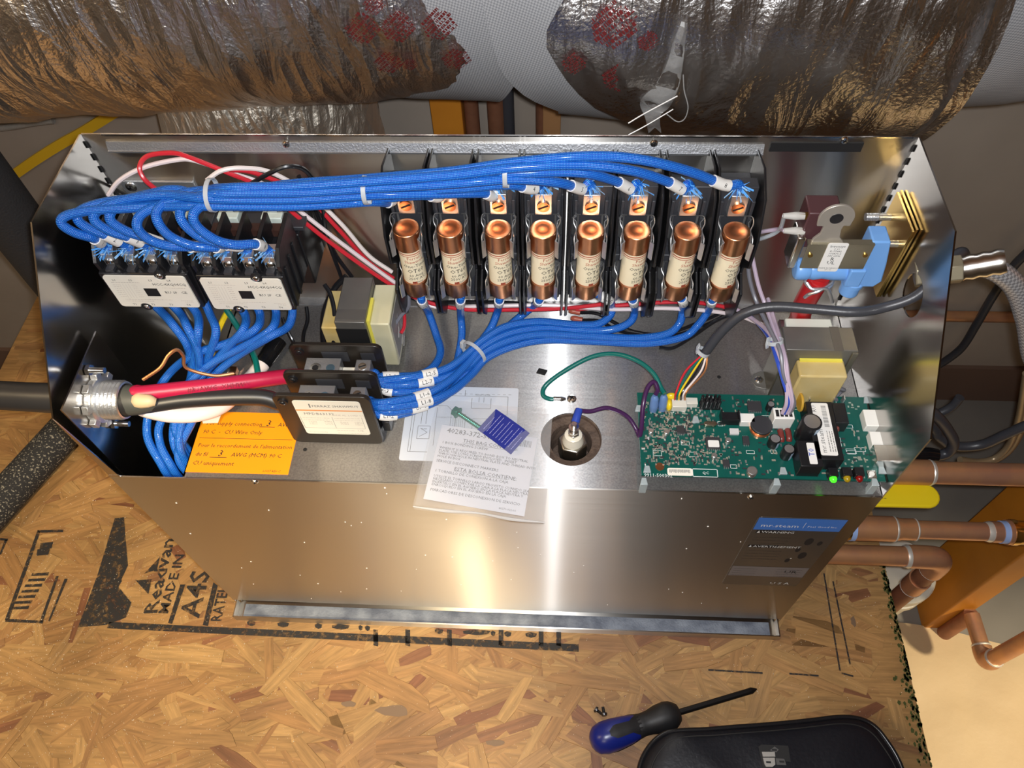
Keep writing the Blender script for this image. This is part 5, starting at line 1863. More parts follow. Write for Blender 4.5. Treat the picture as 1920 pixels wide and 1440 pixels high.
def tie(label, c, ax, r, tail=8.0):
    """nylon cable tie: band, head and cut tail"""
    c, ax = V(c), V(ax).normalized()
    t = thing('cable_tie', label, 'cable tie', c, 'nylon cable ties')
    mb = MB()
    e1 = ax.cross(V((0.2, .5, 1))).normalized()
    e2 = ax.cross(e1)
    rx, ry = r if isinstance(r, tuple) else (r, r)
    upv = V((0, -.5, .85))
    e1 = (upv - ax * upv.dot(ax)).normalized()
    e2 = ax.cross(e1)
    R_ = [c + e1 * rx * math.cos(a) + e2 * ry * math.sin(a) for a in [2 * math.pi * k / 24 for k in range(24)]]
    vs, fs = [], []
    for p in R_:
        o_ = (p - c).normalized() * .7
        for q in (p - ax * 1.5, p - ax * 1.5 + o_, p + ax * 1.5 + o_, p + ax * 1.5):
            vs.append(q)
    for k in range(24):
        j = (k + 1) % 24
        for s in range(4):
            fs.append((k * 4 + s, k * 4 + (s + 1) % 4, j * 4 + (s + 1) % 4, j * 4 + s))
    mb.add(vs, fs)
    mb.build('band', NYLON, t)
    h = R_[9] if tail < 0 else R_[14]
    h = c - e1 * rx * .85 + V((0, -1, 0)) * ry * .55 if tail >= 0 else R_[6]
    MB().obox(h, ax * 2.3, V((0, .2, .9)).normalized() * 3.2, ax.cross(V((0, .2, .9))).normalized() * 1.8).build('head', NYLON, t, bevel=.5)
    return t


tie('white nylon tie round the left end of the blue bundle', U(398, 366, 'y', 113), X, (10, 10.6))
tie('white nylon tie round the middle of the blue bundle', U(687, 356, 'y', 118), X, (9.4, 9.0))
tie('white nylon tie round the blue bundle above the fourth fuse', U(948, 326, 'y', 126), X, (9.8, 8.0))
tie('white nylon tie gathering the lower blue wires on the plate', U(888, 662, 'z', 23), V((-.55, -.8, 0)), (11, 11.5), -1)

# control wires: red, white and black
def ctl(name, label, pts, m, r=1.75, group='control wires'):
    return wire(name, label, [V(p) if len(p) == 3 and not isinstance(p, tuple) else (U(p[0], p[1], p[2], p[3])) for p in pts], r, m, 'wire', group, n=8)


ctl('red_wire', 'red wire arching highest over the left contactor', [(296, 358, 'y', 150), (270, 335, 'y', 150), (262, 312, 'y', 155), (278, 292, 'y', 160), (325, 287, 'y', 162), (360, 297, 'y', 160), (430, 325, 'y', 160), (500, 356, 'y', 164), (560, 408, 'y', 160), (640, 470, 'y', 158), (735, 535, 'y', 156), (800, 566, 'y', 152), (870, 580, 'y', 150), (960, 581, 'y', 150), (1060, 578, 'y', 150), (1150, 568, 'y', 150)], CRED)
ctl('white_wire', 'white wire arching beside the highest red one', [(203, 366, 'y', 150), (225, 338, 'y', 152), (270, 314, 'y', 156), (330, 300, 'y', 160), (365, 301, 'y', 160), (425, 322, 'y', 164), (500, 348, 'y', 168), (565, 398, 'y', 164), (640, 456, 'y', 162), (735, 526, 'y', 160), (810, 574, 'y', 154), (900, 574, 'y', 152), (1010, 572, 'y', 152), (1100, 575, 'y', 152)], CPINKW)
ctl('white_wire', 'white wire striped with red, arching over the coil of the right contactor', [(388, 338, 'y', 150), (415, 320, 'y', 154), (455, 315, 'y', 160), (510, 324, 'y', 168), (580, 365, 'y', 172), (640, 420, 'y', 170), (690, 478, 'y', 168), (735, 510, 'y', 166)], CWHITE)
ctl('red_wire', 'second red wire running down to the first fuse block', [(430, 318, 'y', 158), (480, 325, 'y', 166), (570, 365, 'y', 174), (630, 425, 'y', 173), (690, 490, 'y', 171), (738, 522, 'y', 169)], CRED)
ctl('black_wire', 'black wire arching behind the blue bundle near the left fuses', [(470, 345, 'y', 160), (505, 325, 'y', 162), (540, 312, 'y', 166), (575, 322, 'y', 172), (602, 372, 'y', 174), (612, 440, 'y', 172), (640, 520, 'y', 166)], CBLACK)
ctl('black_wire', 'second black wire dropping behind the left transformer', [(560, 330, 'y', 176), (590, 390, 'y', 176), (625, 470, 'y', 174), (660, 520, 'y', 168)], CBLACK)
ctl('white_wire', 'white wire strung below the right fuse blocks', [(1060, 574, 'y', 154), (1150, 580, 'y', 152), (1240, 578, 'y', 150), (1320, 582, 'y', 152), (1385, 592, 'y', 154), (1440, 610, 'y', 152), (1500, 600, 'y', 140)], CPINKW)
ctl('red_wire', 'red wire strung below the right fuse blocks', [(1080, 580, 'y', 158), (1180, 571, 'y', 156), (1290, 566, 'y', 156), (1370, 578, 'y', 158), (1400, 590, 'y', 160)], CRED)
ctl('black_wire', 'black wire lying along the foot of the left fuse blocks', [(760, 552, 'y', 166), (800, 566, 'y', 162), (880, 566, 'y', 160), (960, 568, 'y', 158), (1040, 576, 'y', 156)], CBLACK)
# black wires with red terminals right of the streak
for k, (a, b) in enumerate((((1088, 586), 0), ((1092, 600), 1))):
    p = U(a[0], a[1], 'z', 16)
    t = thing('black_wire', ('upper' if k == 0 else 'lower') + ' black wire ending in a red crimp terminal under the fifth fuse', 'wire', p, 'control wires')
    MB().tube([p + V((-10, 2, 0)), p + V((-7, 1.5, 0)), p + V((0, 0, 0))], [1.5, 2.6, 2.4], 10).build('crimp_terminal', TERMRED, t)
    q = [p, U(1120 + k * 4, 588 + 14 * k, 'z', 14), U(1155, 606 + 12 * k, 'z', 12), U(1190, 622 + 4 * k, 'z', 8), U(1245, 626 + 6 * k, 'z', 8), U(1310, 605 + 10 * k, 'z', 14), U(1370, 578 + 8 * k, 'z', 22)]
    MB().tube(q, 1.5, 8).build('jacket', CBLACK, t)
ctl('black_wire', 'thin black wire curling under the lower blue wires near the right fuses', [(1405, 578, 'z', 30), (1345, 600, 'z', 22), (1300, 630, 'z', 10), (1262, 652, 'z', 5), (1236, 652, 'z', 4)], CBLACK, 1.6)
# leads of the left transformer
ctl('black_wire', 'black lead with a brown crimp under the right contactor', [(575, 575, 'y', 150), (577, 600, 'y', 140), (570, 625, 'y', 128), (568, 648, 'y', 112)], CBLACK, 1.6)
ctl('black_wire', 'thick black lead left of the left transformer', [(650, 518, 'y', 158), (628, 540, 'y', 152), (610, 580, 'y', 140), (606, 620, 'y', 128), (608, 655, 'y', 112)], CBLACK, 2.6)
ctl('black_wire', 'black lead in front of the thick one beside the left transformer', [(608, 533, 'y', 140), (620, 553, 'y', 134), (627, 590, 'y', 122), (625, 650, 'y', 106)], CBLACK, 1.8)
ctl('black_wire', 'thin black lead from the contactor down to the rear barrier plate', [(530, 595, 'y', 118), (536, 612, 'y', 112), (550, 640, 'y', 104), (558, 655, 'y', 96)], CBLACK, 1.2)
ctl('grey_wire', 'grey lead of the left transformer', [(766, 552, 'y', 150), (766, 575, 'y', 140), (752, 592, 'y', 130), (738, 612, 'y', 124)], CGREYW, 1.6)
ctl('red_wire', 'short red lead of the left transformer', [(752, 570, 'y', 152), (758, 590, 'y', 140), (758, 612, 'y', 130), (752, 625, 'y', 124)], CRED, 1.5)
# ground wires behind the blue ones
ctl('yellow_wire', 'short yellow wire between the two contactors', [(430, 578, 'y', 128), (416, 605, 'y', 120), (402, 640, 'y', 108), (395, 680, 'y', 90)], CYEL, 2.4)
ctl('green_wire', 'green wire slanting down from the right contactor', [(424, 580, 'y', 124), (445, 612, 'y', 114), (463, 640, 'y', 102), (478, 672, 'y', 86), (484, 700, 'y', 72)], CGREEN, 2.4)
ctl('copper_wire', 'bare copper ground wire bent in a hook behind the cable', [(268, 712, 'y', 42), (300, 690, 'y', 50), (316, 666, 'y', 58), (332, 656, 'y', 62), (344, 668, 'y', 62), (350, 690, 'y', 58), (400, 704, 'y', 60), (438, 700, 'y', 66)], PINKW, 1.3)
gl = thing('ground_lug', 'copper ground lug with a steel screw behind the red cable', 'lug', U(425, 695, 'z', 4))
p = U(425, 697, 'z', 4)
MB().box(p.x - 9, p.x + 9, p.y - 4, p.y + 4, .2, 7).build('body', COPPER, gl, bevel=.8)
MB().lathe(p + Z * 3, p + Z * 12, [(0, 4), (4, 4), (7, 3.6), (8.5, 2)], 14).build('screw_head', mat('blued_screw', (.25, .42, .56)), gl)

# thick supply cable through the conduit connector
cc = V((-292.8, 33, 60))
cn = thing('conduit_connector', 'zinc conduit connector with a ridged locknut on the left wall', 'connector', cc)
mb = MB().lathe(cc, cc + X * 6, [(0, 17.3), (.5, 18.2), (5, 18.2), (5.5, 17.3)], 24)
for k in range(8):
    a = k * math.pi / 4 + .2
    d = V((0, math.cos(a), math.sin(a)))
    MB.obox(mb, cc + X * 3 + d * 19, X * 2.6, d * 2.6, d.cross(X) * 3.4)
mb.build('locknut', ZINC, cn, bevel=.6)
MB().lathe(cc + X * 5.5, cc + X * 24, [(0, 14)] + [(1 + k * 1.5, 15.2 if k % 2 else 14.2) for k in range(11)] + [(17, 14.2), (17.5, 13)], 28, caps=False).build('threaded_sleeve', ZINC, cn)
MB().lathe(cc - X * 8.4, cc - X * 26, [(0, 18), (14, 18), (17, 15)], 24).build('outer_hub', ZINC, cn)

c2 = cc + V((14, 0, 0))
sup = thing('supply_cable', 'thick black supply cable entering the left wall from outside', 'cable', c2)
MB().tube([V((-1500, 260, -330)), V((-900, 170, -120)), V((-520, 66, 34)), V((-420, 42, 54)), V((-350, 34, 60)), c2, c2 + X * 10], [11.2] * 5 + [12.4, 12.2], 20).build('outer_jacket', mat('black_jacket', (0.02, 0.02, 0.022), 0.4, bump=(40, .3, 3)), sup)
MB().lathe(c2 + X * 9, c2 + X * 34, [(0, 12.2), (12, 10.6), (20, 8.2), (24, 5)], 20).build('jacket_end', mat('cut_jacket', (0.06, 0.065, 0.06), 0.5), sup)
pR = [c2 + V((18, 4, 5)), U(262, 738, 'z', 66), U(330, 731, 'z', 60), U(420, 721, 'z', 52), U(490, 712, 'z', 44), V((-160, 74, 36)), V((-146, 75, 34))]
pB = [c2 + V((18, -3, 0)), U(268, 760, 'z', 58), U(340, 750, 'z', 54), U(420, 745, 'z', 48), U(490, 745, 'z', 42), V((-162, 49, 36)), V((-146, 49, 34))]
pW = [c2 + V((18, -1, -6)), U(272, 768, 'z', 46), U(320, 777, 'z', 40), U(370, 776, 'z', 36), U(415, 762, 'z', 28), U(450, 730, 'z', 20), U(478, 700, 'z', 16), U(498, 676, 'z', 16), U(522, 640, 'z', 18)]
MB().tube(pR, 6.1, 16).build('red_conductor', CCRIM, sup)
MB().tube(pB, 6.6, 16).build('black_conductor', mat('black_jacket', (0.02, 0.02, 0.022)), sup)
MB().tube(pW, [6.0, 6.0, 6.6, 6.4, 6.0, 6.2, 6.2, 6.2, 6.2], 16).build('white_conductor', CWHITE, sup)
MB().tube([U(492, 683, 'z', 16), U(508, 660, 'z', 17), U(523, 638, 'z', 18)], [6.9, 7.6, 7.2], 16).build('black_tape', mat('shiny_tape', (0.008, 0.008, 0.009), 0.14), sup)
MB().tube([c2 + V((20, 0, 4)), U(262, 751, 'z', 66), U(280, 752, 'z', 66), U(292, 754, 'z', 64)], [5.2, 6, 5, 3], 10).build('paper_filler', BUFF, sup)
rt = MB()
ex = (U(440, 719, 'z', 56) - U(360, 727, 'z', 62)).normalized()
rt.text('#3  AWG  XHHW', U(352, 735, 'z', 66.5), ex, V((0, .1, 1)).cross(ex).cross(ex).normalized() * -1 if False else (V((0, .55, .83)) - ex * V((0, .55, .83)).dot(ex)).normalized(), 5.2, lift=.8)
rt.build('lettering', mat('dark_red_ink', (0.20, 0.01, 0.03), .6), [c for c in sup.children if c.name.startswith('red_conductor')][0], smooth=False)
# scrap of clear tape by the orange sticker
p = U(398, 783, 'z', 6)
o = MB().add([p + V((-8, -4, -3)), p + V((6, -5, 0)), p + V((9, 4, 4)), p + V((-3, 6, 6)), p + V((-9, 2, 2))], [(0, 1, 2, 3, 4)]).build('tape_scrap', mat('clear_scrap', (0.80, 0.77, 0.68), 0.3, alpha=.75), loc=p)
tag(o, 'small crumpled scrap of pale film hanging over the orange sticker', 'scrap')

# grey control cable from the hole in the right wall
gc = thing('control_cable', 'dark grey control cable from the round hole in the right wall', 'cable', V((300, 98, 117)))
g = [U(1796, 520, 'y', 150), U(1808, 492, 'y', 140), U(1806, 473, 'y', 128), U(1790, 480, 'y', 120), U(1768, 503, 'y', 110), V((303, 98, 117)), U(1655, 577, 'y', 96), U(1600, 585, 'y', 94), U(1530, 580, 'y', 100), U(1450, 575, 'y', 108), U(1395, 588, 'y', 108), U(1355, 620, 'y', 104), U(1322, 662, 'y', 98)]
MB().tube(g, 3.7, 14).build('outer_jacket', CGREY, gc)
e = g[-1]
for k, m in enumerate((CRED, CGREEN, CYEL, CBLACK, CWHITE, PINKW)):
    q = PJ + V((-4 + k * 1.6, 0, 2))
    MB().tube([g[-2].lerp(e, .8) + V((0, 0, 0)), e + V((-1 + k * .5, -1, 1)), e.lerp(q, .45) + V((-5 + k * 2.2, 0, 4)), q + V((0, 1, 10)), q], .8, 7).build('core_wire', m, gc)
tie('white nylon tie on the grey control cable', U(1318, 660, 'y', 98), (e - g[-2]), (4.8, 4.8), -1)
# loom of lilac, grey and blue wires to the white connector
lw = [
    ('grey_wire', 'dark grey wire down from the last fuse block to the circuit board', CGREYW, [(1402, 470, 150), (1405, 520, 140), (1420, 570, 126), (1446, 622, 100), (1463, 660, 82), (1470, 705, 68)], 4.2),
    ('lilac_wire', 'lilac wire nearest the last fuse block, running to the circuit board', CLILAC, [(1410, 480, 154), (1422, 535, 142), (1438, 580, 128), (1455, 628, 100), (1466, 662, 82), (1473, 705, 68)], 1.2),
    ('lilac_wire', 'second lilac wire of the loom at the right transformer', CLILAC, [(1380, 580, 150), (1410, 597, 138), (1440, 622, 112), (1459, 660, 86), (1472, 705, 69)], -1.2),
    ('blue_wire', 'thin dark blue wire in the loom beside the right transformer', CNAVY, [(1395, 585, 148), (1420, 605, 134), (1443, 635, 104), (1457, 675, 80), (1468, 712, 67)], 0.2),
    ('lilac_wire', 'third lilac wire, outermost in the loom', CLILAC, [(1440, 560, 150), (1452, 600, 126), (1464, 640, 98), (1473, 675, 78), (1478, 712, 66)], 3.0),
]
for n_, l, m, pts, dx in lw:
    wire(n_, l, [U(a, b, 'y', c) for a, b, c in pts] + [PCON + V((dx, 2, 14)), PCON + V((dx, 0, -1))], 1.6, m, 'wire', 'loom to the circuit board', n=8)
tie('white nylon tie on the lilac loom by the right transformer', U(1453, 640, 'y', 93), V((.2, -.5, -.8)), (5.5, 5.5), -1)
# wires to the valve coil
for k, (m, n_, l, a) in enumerate(((NYLON, 'clear_wire', 'clear insulated lead to the upper tab of the valve coil', (405, 446)), (CLILAC, 'lilac_wire', 'lilac lead to the lower tab of the valve coil', (433, 434)))):
    e = U(1508, a[0], 'y', vy + 10)
    t = thing(n_, l, 'wire', e, 'leads to the valve coil')
    MB().tube([e, e - X * 6, e - X * 14], [2.6, 2.8, 1.8], 10).build('push_on_terminal', mat('clear_sleeve', (0.66, 0.65, 0.62), .25, trans=.3), t)
    MB().tube([e - X * 13, U(1460, a[1] - 10 * (1 - k) - 4, 'y', vy + 24), U(1432, a[1], 'y', vy + 32), U(1405, a[1] + 6, 'y', 158)], 1.5, 8).build('jacket', m, t)
# green and purple wires on the plate
gw = thing('green_wire', 'green wire arching over the plate to a ring terminal', 'wire', U(1055, 748, 'z', 3))
MB().tube([TB[1] + V((0, 1, 12)), U(1240, 728, 'z', 32), U(1225, 700, 'z', 36), U(1196, 677, 'z', 34), U(1155, 664, 'z', 30), U(1110, 669, 'z', 24), U(1058, 696, 'z', 14), U(1024, 722, 'z', 6), U(1018, 740, 'z', 3), U(1030, 748, 'z', 3), U(1046, 748, 'z', 3)], 1.9, 10).build('jacket', CGREEN, gw)
MB().tube([U(1038, 748, 'z', 3), U(1052, 748, 'z', 3), U(1060, 748, 'z', 2)], [2.2, 2.2, 1.2], 10).lathe(U(1072, 748, 'z', 0.6), U(1072, 748, 'z', 1.2), [(0, 3.4), (.5, 3.4)], 16).build('ring_terminal', SILVER, gw)
pw = thing('purple_wire', 'dark purple wire looping from the probe to the circuit board', 'wire', pt)
pq = U(1092, 783, 'z', 20)
MB().tube([pt + V((4, 12, 7)), U(1108, 771, 'z', 24), U(1140, 765, 'z', 24), U(1175, 780, 'z', 18), U(1193, 805, 'z', 12), U(1199, 818, 'z', 12), U(1203, 800, 'z', 20), U(1206, 760, 'z', 32), U(1214, 728, 'z', 38), U(1226, 716, 'z', 40), U(1233, 730, 'z', 36), TB[0] + V((0, 1, 12))], 1.8, 10).build('jacket', CPURP, pw)
MB().tube([pt + V((1, 3, 4)), pt + V((2.5, 8, 6)), pt + V((4, 13, 7))], [3.4, 3.2, 3.0], 12).build('blue_crimp', TERMBLUE, pw)
MB().lathe(pt + Z * .5, pt + Z * 2, [(0, 4.2), (1.5, 4.2)], 16).build('ring_terminal', SILVER, pw)
# black crumb and adhesive pad
o = MB().obox(U(1016, 697, 'z', 1), (3.6, -1, 0), (1, 2.2, .1), (0, 0, .8)).build('plastic_crumb', BLACKM, loc=U(1016, 697, 'z', 0))
tag(o, 'small black plastic crumb lying on the plate', 'crumb')
o = MB().box(-4, 4, -4, 4, 0, 4).build('tie_mount', BLACKP, loc=U(880, 645, 'z', 0.1), bevel=.8) if False else None

# ================================================================= PARTS BAG
bz = 1.2
cor = [U(822, 760, 'z', bz), U(1036, 776, 'z', bz), U(1022, 984, 'z', bz), U(776, 954, 'z', bz)]


def sheet(c, nx, ny, f, thick=0.0):
    mb = MB()
    vs = []
    for j in range(ny + 1):
        for i in range(nx + 1):
            u, v_ = i / nx, j / ny
            p = (c[0] * (1 - u) + c[1] * u) * (1 - v_) + (c[3] * (1 - u) + c[2] * u) * v_
            vs.append(p + Z * f(u, v_))
    fs = [(j * (nx + 1) + i, (j + 1) * (nx + 1) + i, (j + 1) * (nx + 1) + i + 1, j * (nx + 1) + i + 1) for j in range(ny) for i in range(nx)]
    k = len(vs)
    if thick:
        vs += [p - Z * thick for p in vs]
        fs += [tuple(a + k for a in f_[::-1]) for f_ in fs]
        rim = [i for i in range(nx + 1)] + [j * (nx + 1) + nx for j in range(1, ny + 1)] + [ny * (nx + 1) + i for i in range(nx - 1, -1, -1)] + [j * (nx + 1) for j in range(ny - 1, 0, -1)]
        fs += [(rim[i], rim[(i + 1) % len(rim)], rim[(i + 1) % len(rim)] + k, rim[i] + k) for i in range(len(rim))]
    return mb.add(vs, fs)


def bagf(u, v_):
    return 2.0 + 1.6 * math.sin(u * 9 + v_ * 4) * (.4 + .6 * v_) + (2.5 * math.sin(u * 13) if v_ > .95 else 0) + 3.5 * math.exp(-((u - .3) ** 2 + (v_ - .15) ** 2) * 20)


pb = thing('parts_bag', 'clear plastic parts bag lying over the front edge of the plate', 'bag', cor[0])
sheet(cor, 20, 20, lambda u, v_: bagf(u, v_) + 4.8).build('front_film', FILM, pb)
sheet(cor, 10, 10, lambda u, v_: -.6).build('back_film', FILM, pb)
p0, p1 = cor[3] + Z * 4, cor[2] + Z * 4
MB().tube([p0, p0.lerp(p1, .25) + V((0, -1, 1.5)), p0.lerp(p1, .5) + V((0, 1, 0)), p0.lerp(p1, .75) + V((0, -1, 1)), p1], [.5, 1.4, .8, 1.4, .5], 8).build('sealed_edge', mat('bag_edge', (0.80, 0.79, 0.77), .15, alpha=.6), pb)
# printed sheet in the bag
pc = [U(829, 797, 'z', 2), U(1008, 822, 'z', 2), U(983, 969, 'z', 2), U(794, 936, 'z', 2)]
ps = thing('instruction_slip', 'white instruction slip printed in English and Spanish, inside the clear bag', 'paper', pc[3])
sheet(pc, 6, 6, lambda u, v_: .6 + .5 * math.sin(v_ * 3), .25).build('sheet', PAPERB, ps)
shx = (pc[2] - pc[3])
ex, L_ = shx.normalized(), shx.length
ey = (pc[0] - pc[3]).normalized()
Hh = (pc[0] - pc[3]).length
o0 = pc[3] + Z * 1.5
mb = MB()
SZ = L_ / 86.0
for s, x, y, a in (('40283-372-50', 6, .925, 7.0), ('THIS BAG CONTAINS:', 22, .825, 5.0), ('1 BOX BONDING SCREW', 4, .765, 3.6), ('WHEN IT IS REQUIRED TO BOND BOX TO NEUTRAL', 3, .69, 3.3), ('PLATE, USE LONG SCREW ENCLOSED.  INSERT', 3, .65, 3.3), ('THROUGH HOLE IN NEUTRAL PLATE AND THREAD INTO', 3, .61, 3.3), ('HOLE IN BOX', 3, .57, 3.3), ('SERVICE DISCONNECT MARKERS', 3, .505, 3.7), ('ESTA BOLSA CONTIENE:', 20, .425, 5.0), ('1 TORNILLO DE CONEXION A LA CAJA', 4, .37, 3.6), ('UTILICE EL TORNILLO LARGO PROVISTO CUANDO SEA', 4, .30, 3.3), ('NECESARIO CONECTAR LA CAJA A LA PLACA NEUTRA.', 4, .262, 3.3), ('INSERTELO EN EL AGUJERO EN LA PLACA NEUTRA Y', 4, .224, 3.3), ('ENROSQUELO EN EL AGUJERO EN LA CAJA', 4, .186, 3.3), ('MARCADORES DE DESCONEXION DE SERVICIO', 4, .115, 3.6), ('40271-922-01', 64, .03, 2.6)):
    mb.text(s, o0 + ex * x * SZ + ey * Hh * y * .97, ex, ey, a * SZ)
mb.rect(o0, ex, ey, 22 * SZ, 66 * SZ, Hh * .80 * .985, Hh * .80 * .99)
mb.rect(o0, ex, ey, 20 * SZ, 66 * SZ, Hh * .40 * 1.01, Hh * .40 * 1.018)
for k in range(22):
    x = 58 * SZ + k * 1.1 * SZ
    mb.rect(o0, ex, ey, x, x + random.choice((.35, .6)) * SZ, Hh * .87, Hh * .96)
mb.build('lettering', GREYINK, ps, smooth=False)
# green screw and blue tag
a, b = U(851, 769, 'z', 6.0), U(906, 806, 'z', 5)
gs = thing('green_bolt', 'green grounding screw in the clear bag', 'screw', a)
d = (b - a).normalized()
MB().cyl(a, a + d * 4, 4.4, 6).lathe(a + d * 4, a + d * 6, [(0, 5), (1, 5), (1.4, 2)], 16).build('head', GSCREW, gs, bevel=.5)
MB().lathe(a + d * 5, b, [(k * .8, 2.1 if k % 2 else 1.8) for k in range(int((b - a).length / .8) - 5)], 12).build('shank', GSCREW, gs)
tg = [U(930, 767, 'z', 8.5), U(993, 812, 'z', 8.5), U(958, 852, 'z', 8.5), U(895, 805, 'z', 8.5)]
bt = thing('blue_tag', 'dark blue printed tag at the mouth of the clear bag', 'tag', tg[3])
sheet(tg, 4, 4, lambda u, v_: .8 * math.sin(u * 3), .4).build('card', TAGB, bt)
ex2, ey2 = (tg[0] - tg[3]).normalized(), (tg[3] - tg[2]).normalized()
mb = MB()
o2 = tg[2] + Z * 1.0
w_, h_ = (tg[0] - tg[3]).length, (tg[3] - tg[2]).length
for k in range(10):
    mb.scribble(o2, ex2, ey2, w_ * .12, w_ * (.9 if k % 3 else .7), h_ * (.06 + k * .09), .55, .3)
mb.build('lettering', mat('tag_print', (0.42, 0.42, 0.72), .6), bt, smooth=False)
# ================================================================= ROOM BEHIND
def duct(name, x0f, x1f, yc, zcf, R, nx, nt, wr, seed, t0=0.0, t1=2 * math.pi):
    """wrapped duct along x; end lines vary with the angle; wr = wrinkle depth in mm"""
    mb = MB()
    vs, fs, uv = [], [], []
    for j in range(nt + 1):
        t = t0 + (t1 - t0) * j / nt
        for i in range(nx + 1):
            a, b = x0f(t), x1f(t)
            x = a + (b - a) * i / nx
            q = V((x * .006 + math.sin(t) * .9 + seed, math.cos(t) * 1.4 + x * .002, seed * 2 + math.sin(t) * 1.1))
            d = noise.noise(q * 2.2) * wr + noise.noise(V((x * .045 + t * 2.2, t * .6, seed)) * 1.0) * wr * .45
            r = R + d
            zc = zcf(x)
            vs.append(V((x, yc + r * math.cos(t), zc + r * math.sin(t))))
    w_ = nx + 1
    for j in range(nt):
        for i in range(nx):
            fs.append((j * w_ + i, j * w_ + i + 1, (j + 1) * w_ + i + 1, (j + 1) * w_ + i))
            uv.append([(vs[k].x * .01, (t0 + (t1 - t0) * (k // w_) / nt) * R * .01) for k in fs[-1]])
    return mb.add(vs, fs, uv)


DY, DR = 395.0, 150.0
zl = lambda x: 243 + x * .055 if x < 0 else 243
zr = lambda x: 206 if x > 160 else 206 + (160 - x) * .08
# front of the duct faces -y: angle pi;  bottom: 3pi/2
def table(tb):
    """end line of a wrap: (angle in pi, x in mm) pairs, interpolated"""
    def f(t):
        q = (t / math.pi) % 2
        if q <= tb[0][0]:
            return tb[0][1]
        for (a, xa), (b, xb) in zip(tb, tb[1:]):
            if a <= q <= b:
                return xa + (xb - xa) * (q - a) / (b - a)
        return tb[-1][1]
    return f


f_left_end = table([(.85, -44), (.9, -32), (.978, -18), (1.03, -10), (1.052, -7), (1.09, -12), (1.14, -24), (1.2, -40), (1.4, -62)])
f_right_start = table([(.85, 75), (.92, 55), (.956, 44), (.988, 37.5), (1.023, 46.5), (1.065, 59), (1.10, 72), (1.136, 94), (1.177, 117), (1.4, 180)])


dl = thing('foil_duct', 'left foil wrapped round duct, reflecting brown wood, above the cabinet', 'duct', (-450, DY, 238))
duct('foil_wrap', lambda t: -1000, f_left_end, DY, zl, DR - 5, 150, 72, 5.0, 1.3).build('foil_wrap', FOIL, dl, ang=70)
dr = thing('foil_duct', 'right foil wrapped duct end, dark and shiny, with torn foil corner', 'duct', (220, DY, 206))
duct('foil_wrap', f_right_start, lambda t: 349 + 3 * math.sin(t * 3), DY, zr, DR + 4, 90, 72, 6.0, 4.1).build('foil_wrap', FOIL2, dr, ang=70)
# lid of the duct wrap at the right end, seen edge on
duct('foil_flange', lambda t: 338, lambda t: 351, DY, zr, DR + 8, 4, 72, 5.0, 9.1).build('foil_flange', FOIL2, dr, ang=70)
# woven tape joint between the two wraps, notched below
tp_ = thing('woven_tape', 'grey woven tape joining the two foil ducts, notched at the bottom', 'tape', (20, DY, 220))
mb = duct('tape', lambda t: -90, table([(.9, 40), (1.12, 22), (1.15, 17), (1.19, 11), (1.23, 5), (1.4, -15)]), DY, lambda x: 240 - (x + 90) * .06, DR - 7, 24, 72, 1.5, 2.2)
mb.build('left_band', WEAVE, tp_, ang=70)
mb = duct('tape', table([(.9, -10), (1.1, 5), (1.15, 17), (1.19, 29.5), (1.25, 50)]), lambda t: 210, DY, lambda x: 230 - (x - 4) * .10, DR - 5, 30, 72, 1.5, 5.2)
mb.build('right_band', WEAVE, tp_, ang=70)
t2 = thing('woven_tape', 'pale woven tape collar right of the foil duct end', 'tape', (500, DY, 236))
duct('tape', lambda t: 344, lambda t: 900, DY, lambda x: 222 + (x - 344) * .12, DR - 10, 40, 72, 3.0, 7.2).build('collar', WEAVE, t2, ang=70)
# red print on the foil
def on_duct(x, t, zf, R):
    return V((x, DY + R * math.cos(t), zf(x) + R * math.sin(t)))


def duct_print(par, spots, zf, R):
    mb = MB()
    for (px_, py_, sc_) in spots:
        # aim: pixel ray against the cylinder front
        best = None
        for t in [math.pi * (1 + k / 160) for k in range(-10, 80)]:
            y, z = DY + R * math.cos(t), None
            p = U(px_, py_, 'y', y)
            zz = zf(p.x) + R * math.sin(t)
            if best is None or abs(p.z - zz) < best[0]:
                best = (abs(p.z - zz), p.x, t)
        _, x, t = best
        rot = .75
        for r_ in range(7):
            u0, v0 = -13 + abs(r_ - 3) * 1.6, -10.5 + r_ * 3.0
            while u0 < 12 - abs(r_ - 3) * 1.2:
                wd_ = random.choice((.7, .7, 1.1, 1.8))
                hh = random.choice((2.2, 2.2, 2.2, .7))
                q = []
                for du_, dv_ in ((0, 0), (wd_, 0), (wd_, hh), (0, hh)):
                    a, b = (u0 + du_) * sc_, (v0 + dv_) * sc_
                    xx = x + a * math.cos(rot) - b * math.sin(rot)
                    tt = t - (a * math.sin(rot) + b * math.cos(rot)) / R
                    q.append(on_duct(xx, tt, zf, R))
                mb.add(q, [(0, 1, 2, 3)])
                u0 += wd_ + random.choice((.35, .5, .9))
    return mb.build('red_print', mat('duct_red_print', (0.22, 0.03, 0.03), .35, 0.5), par, smooth=False)


o = duct_print(dl, [(678, 55, 1.0), (745, 50, 1.0), (822, 45, 1.0), (728, 118, .9), (768, 122, .5), (855, 112, .9), (700, 10, .6)], zl, DR - 1.4)
o['kind'] = 'stuff'
o = duct_print(dr, [(1150, 50, 1.3), (1215, 75, .6), (1075, 120, .7), (1160, 145, 1.0)], zr, DR + 8.0)
o['kind'] = 'stuff'
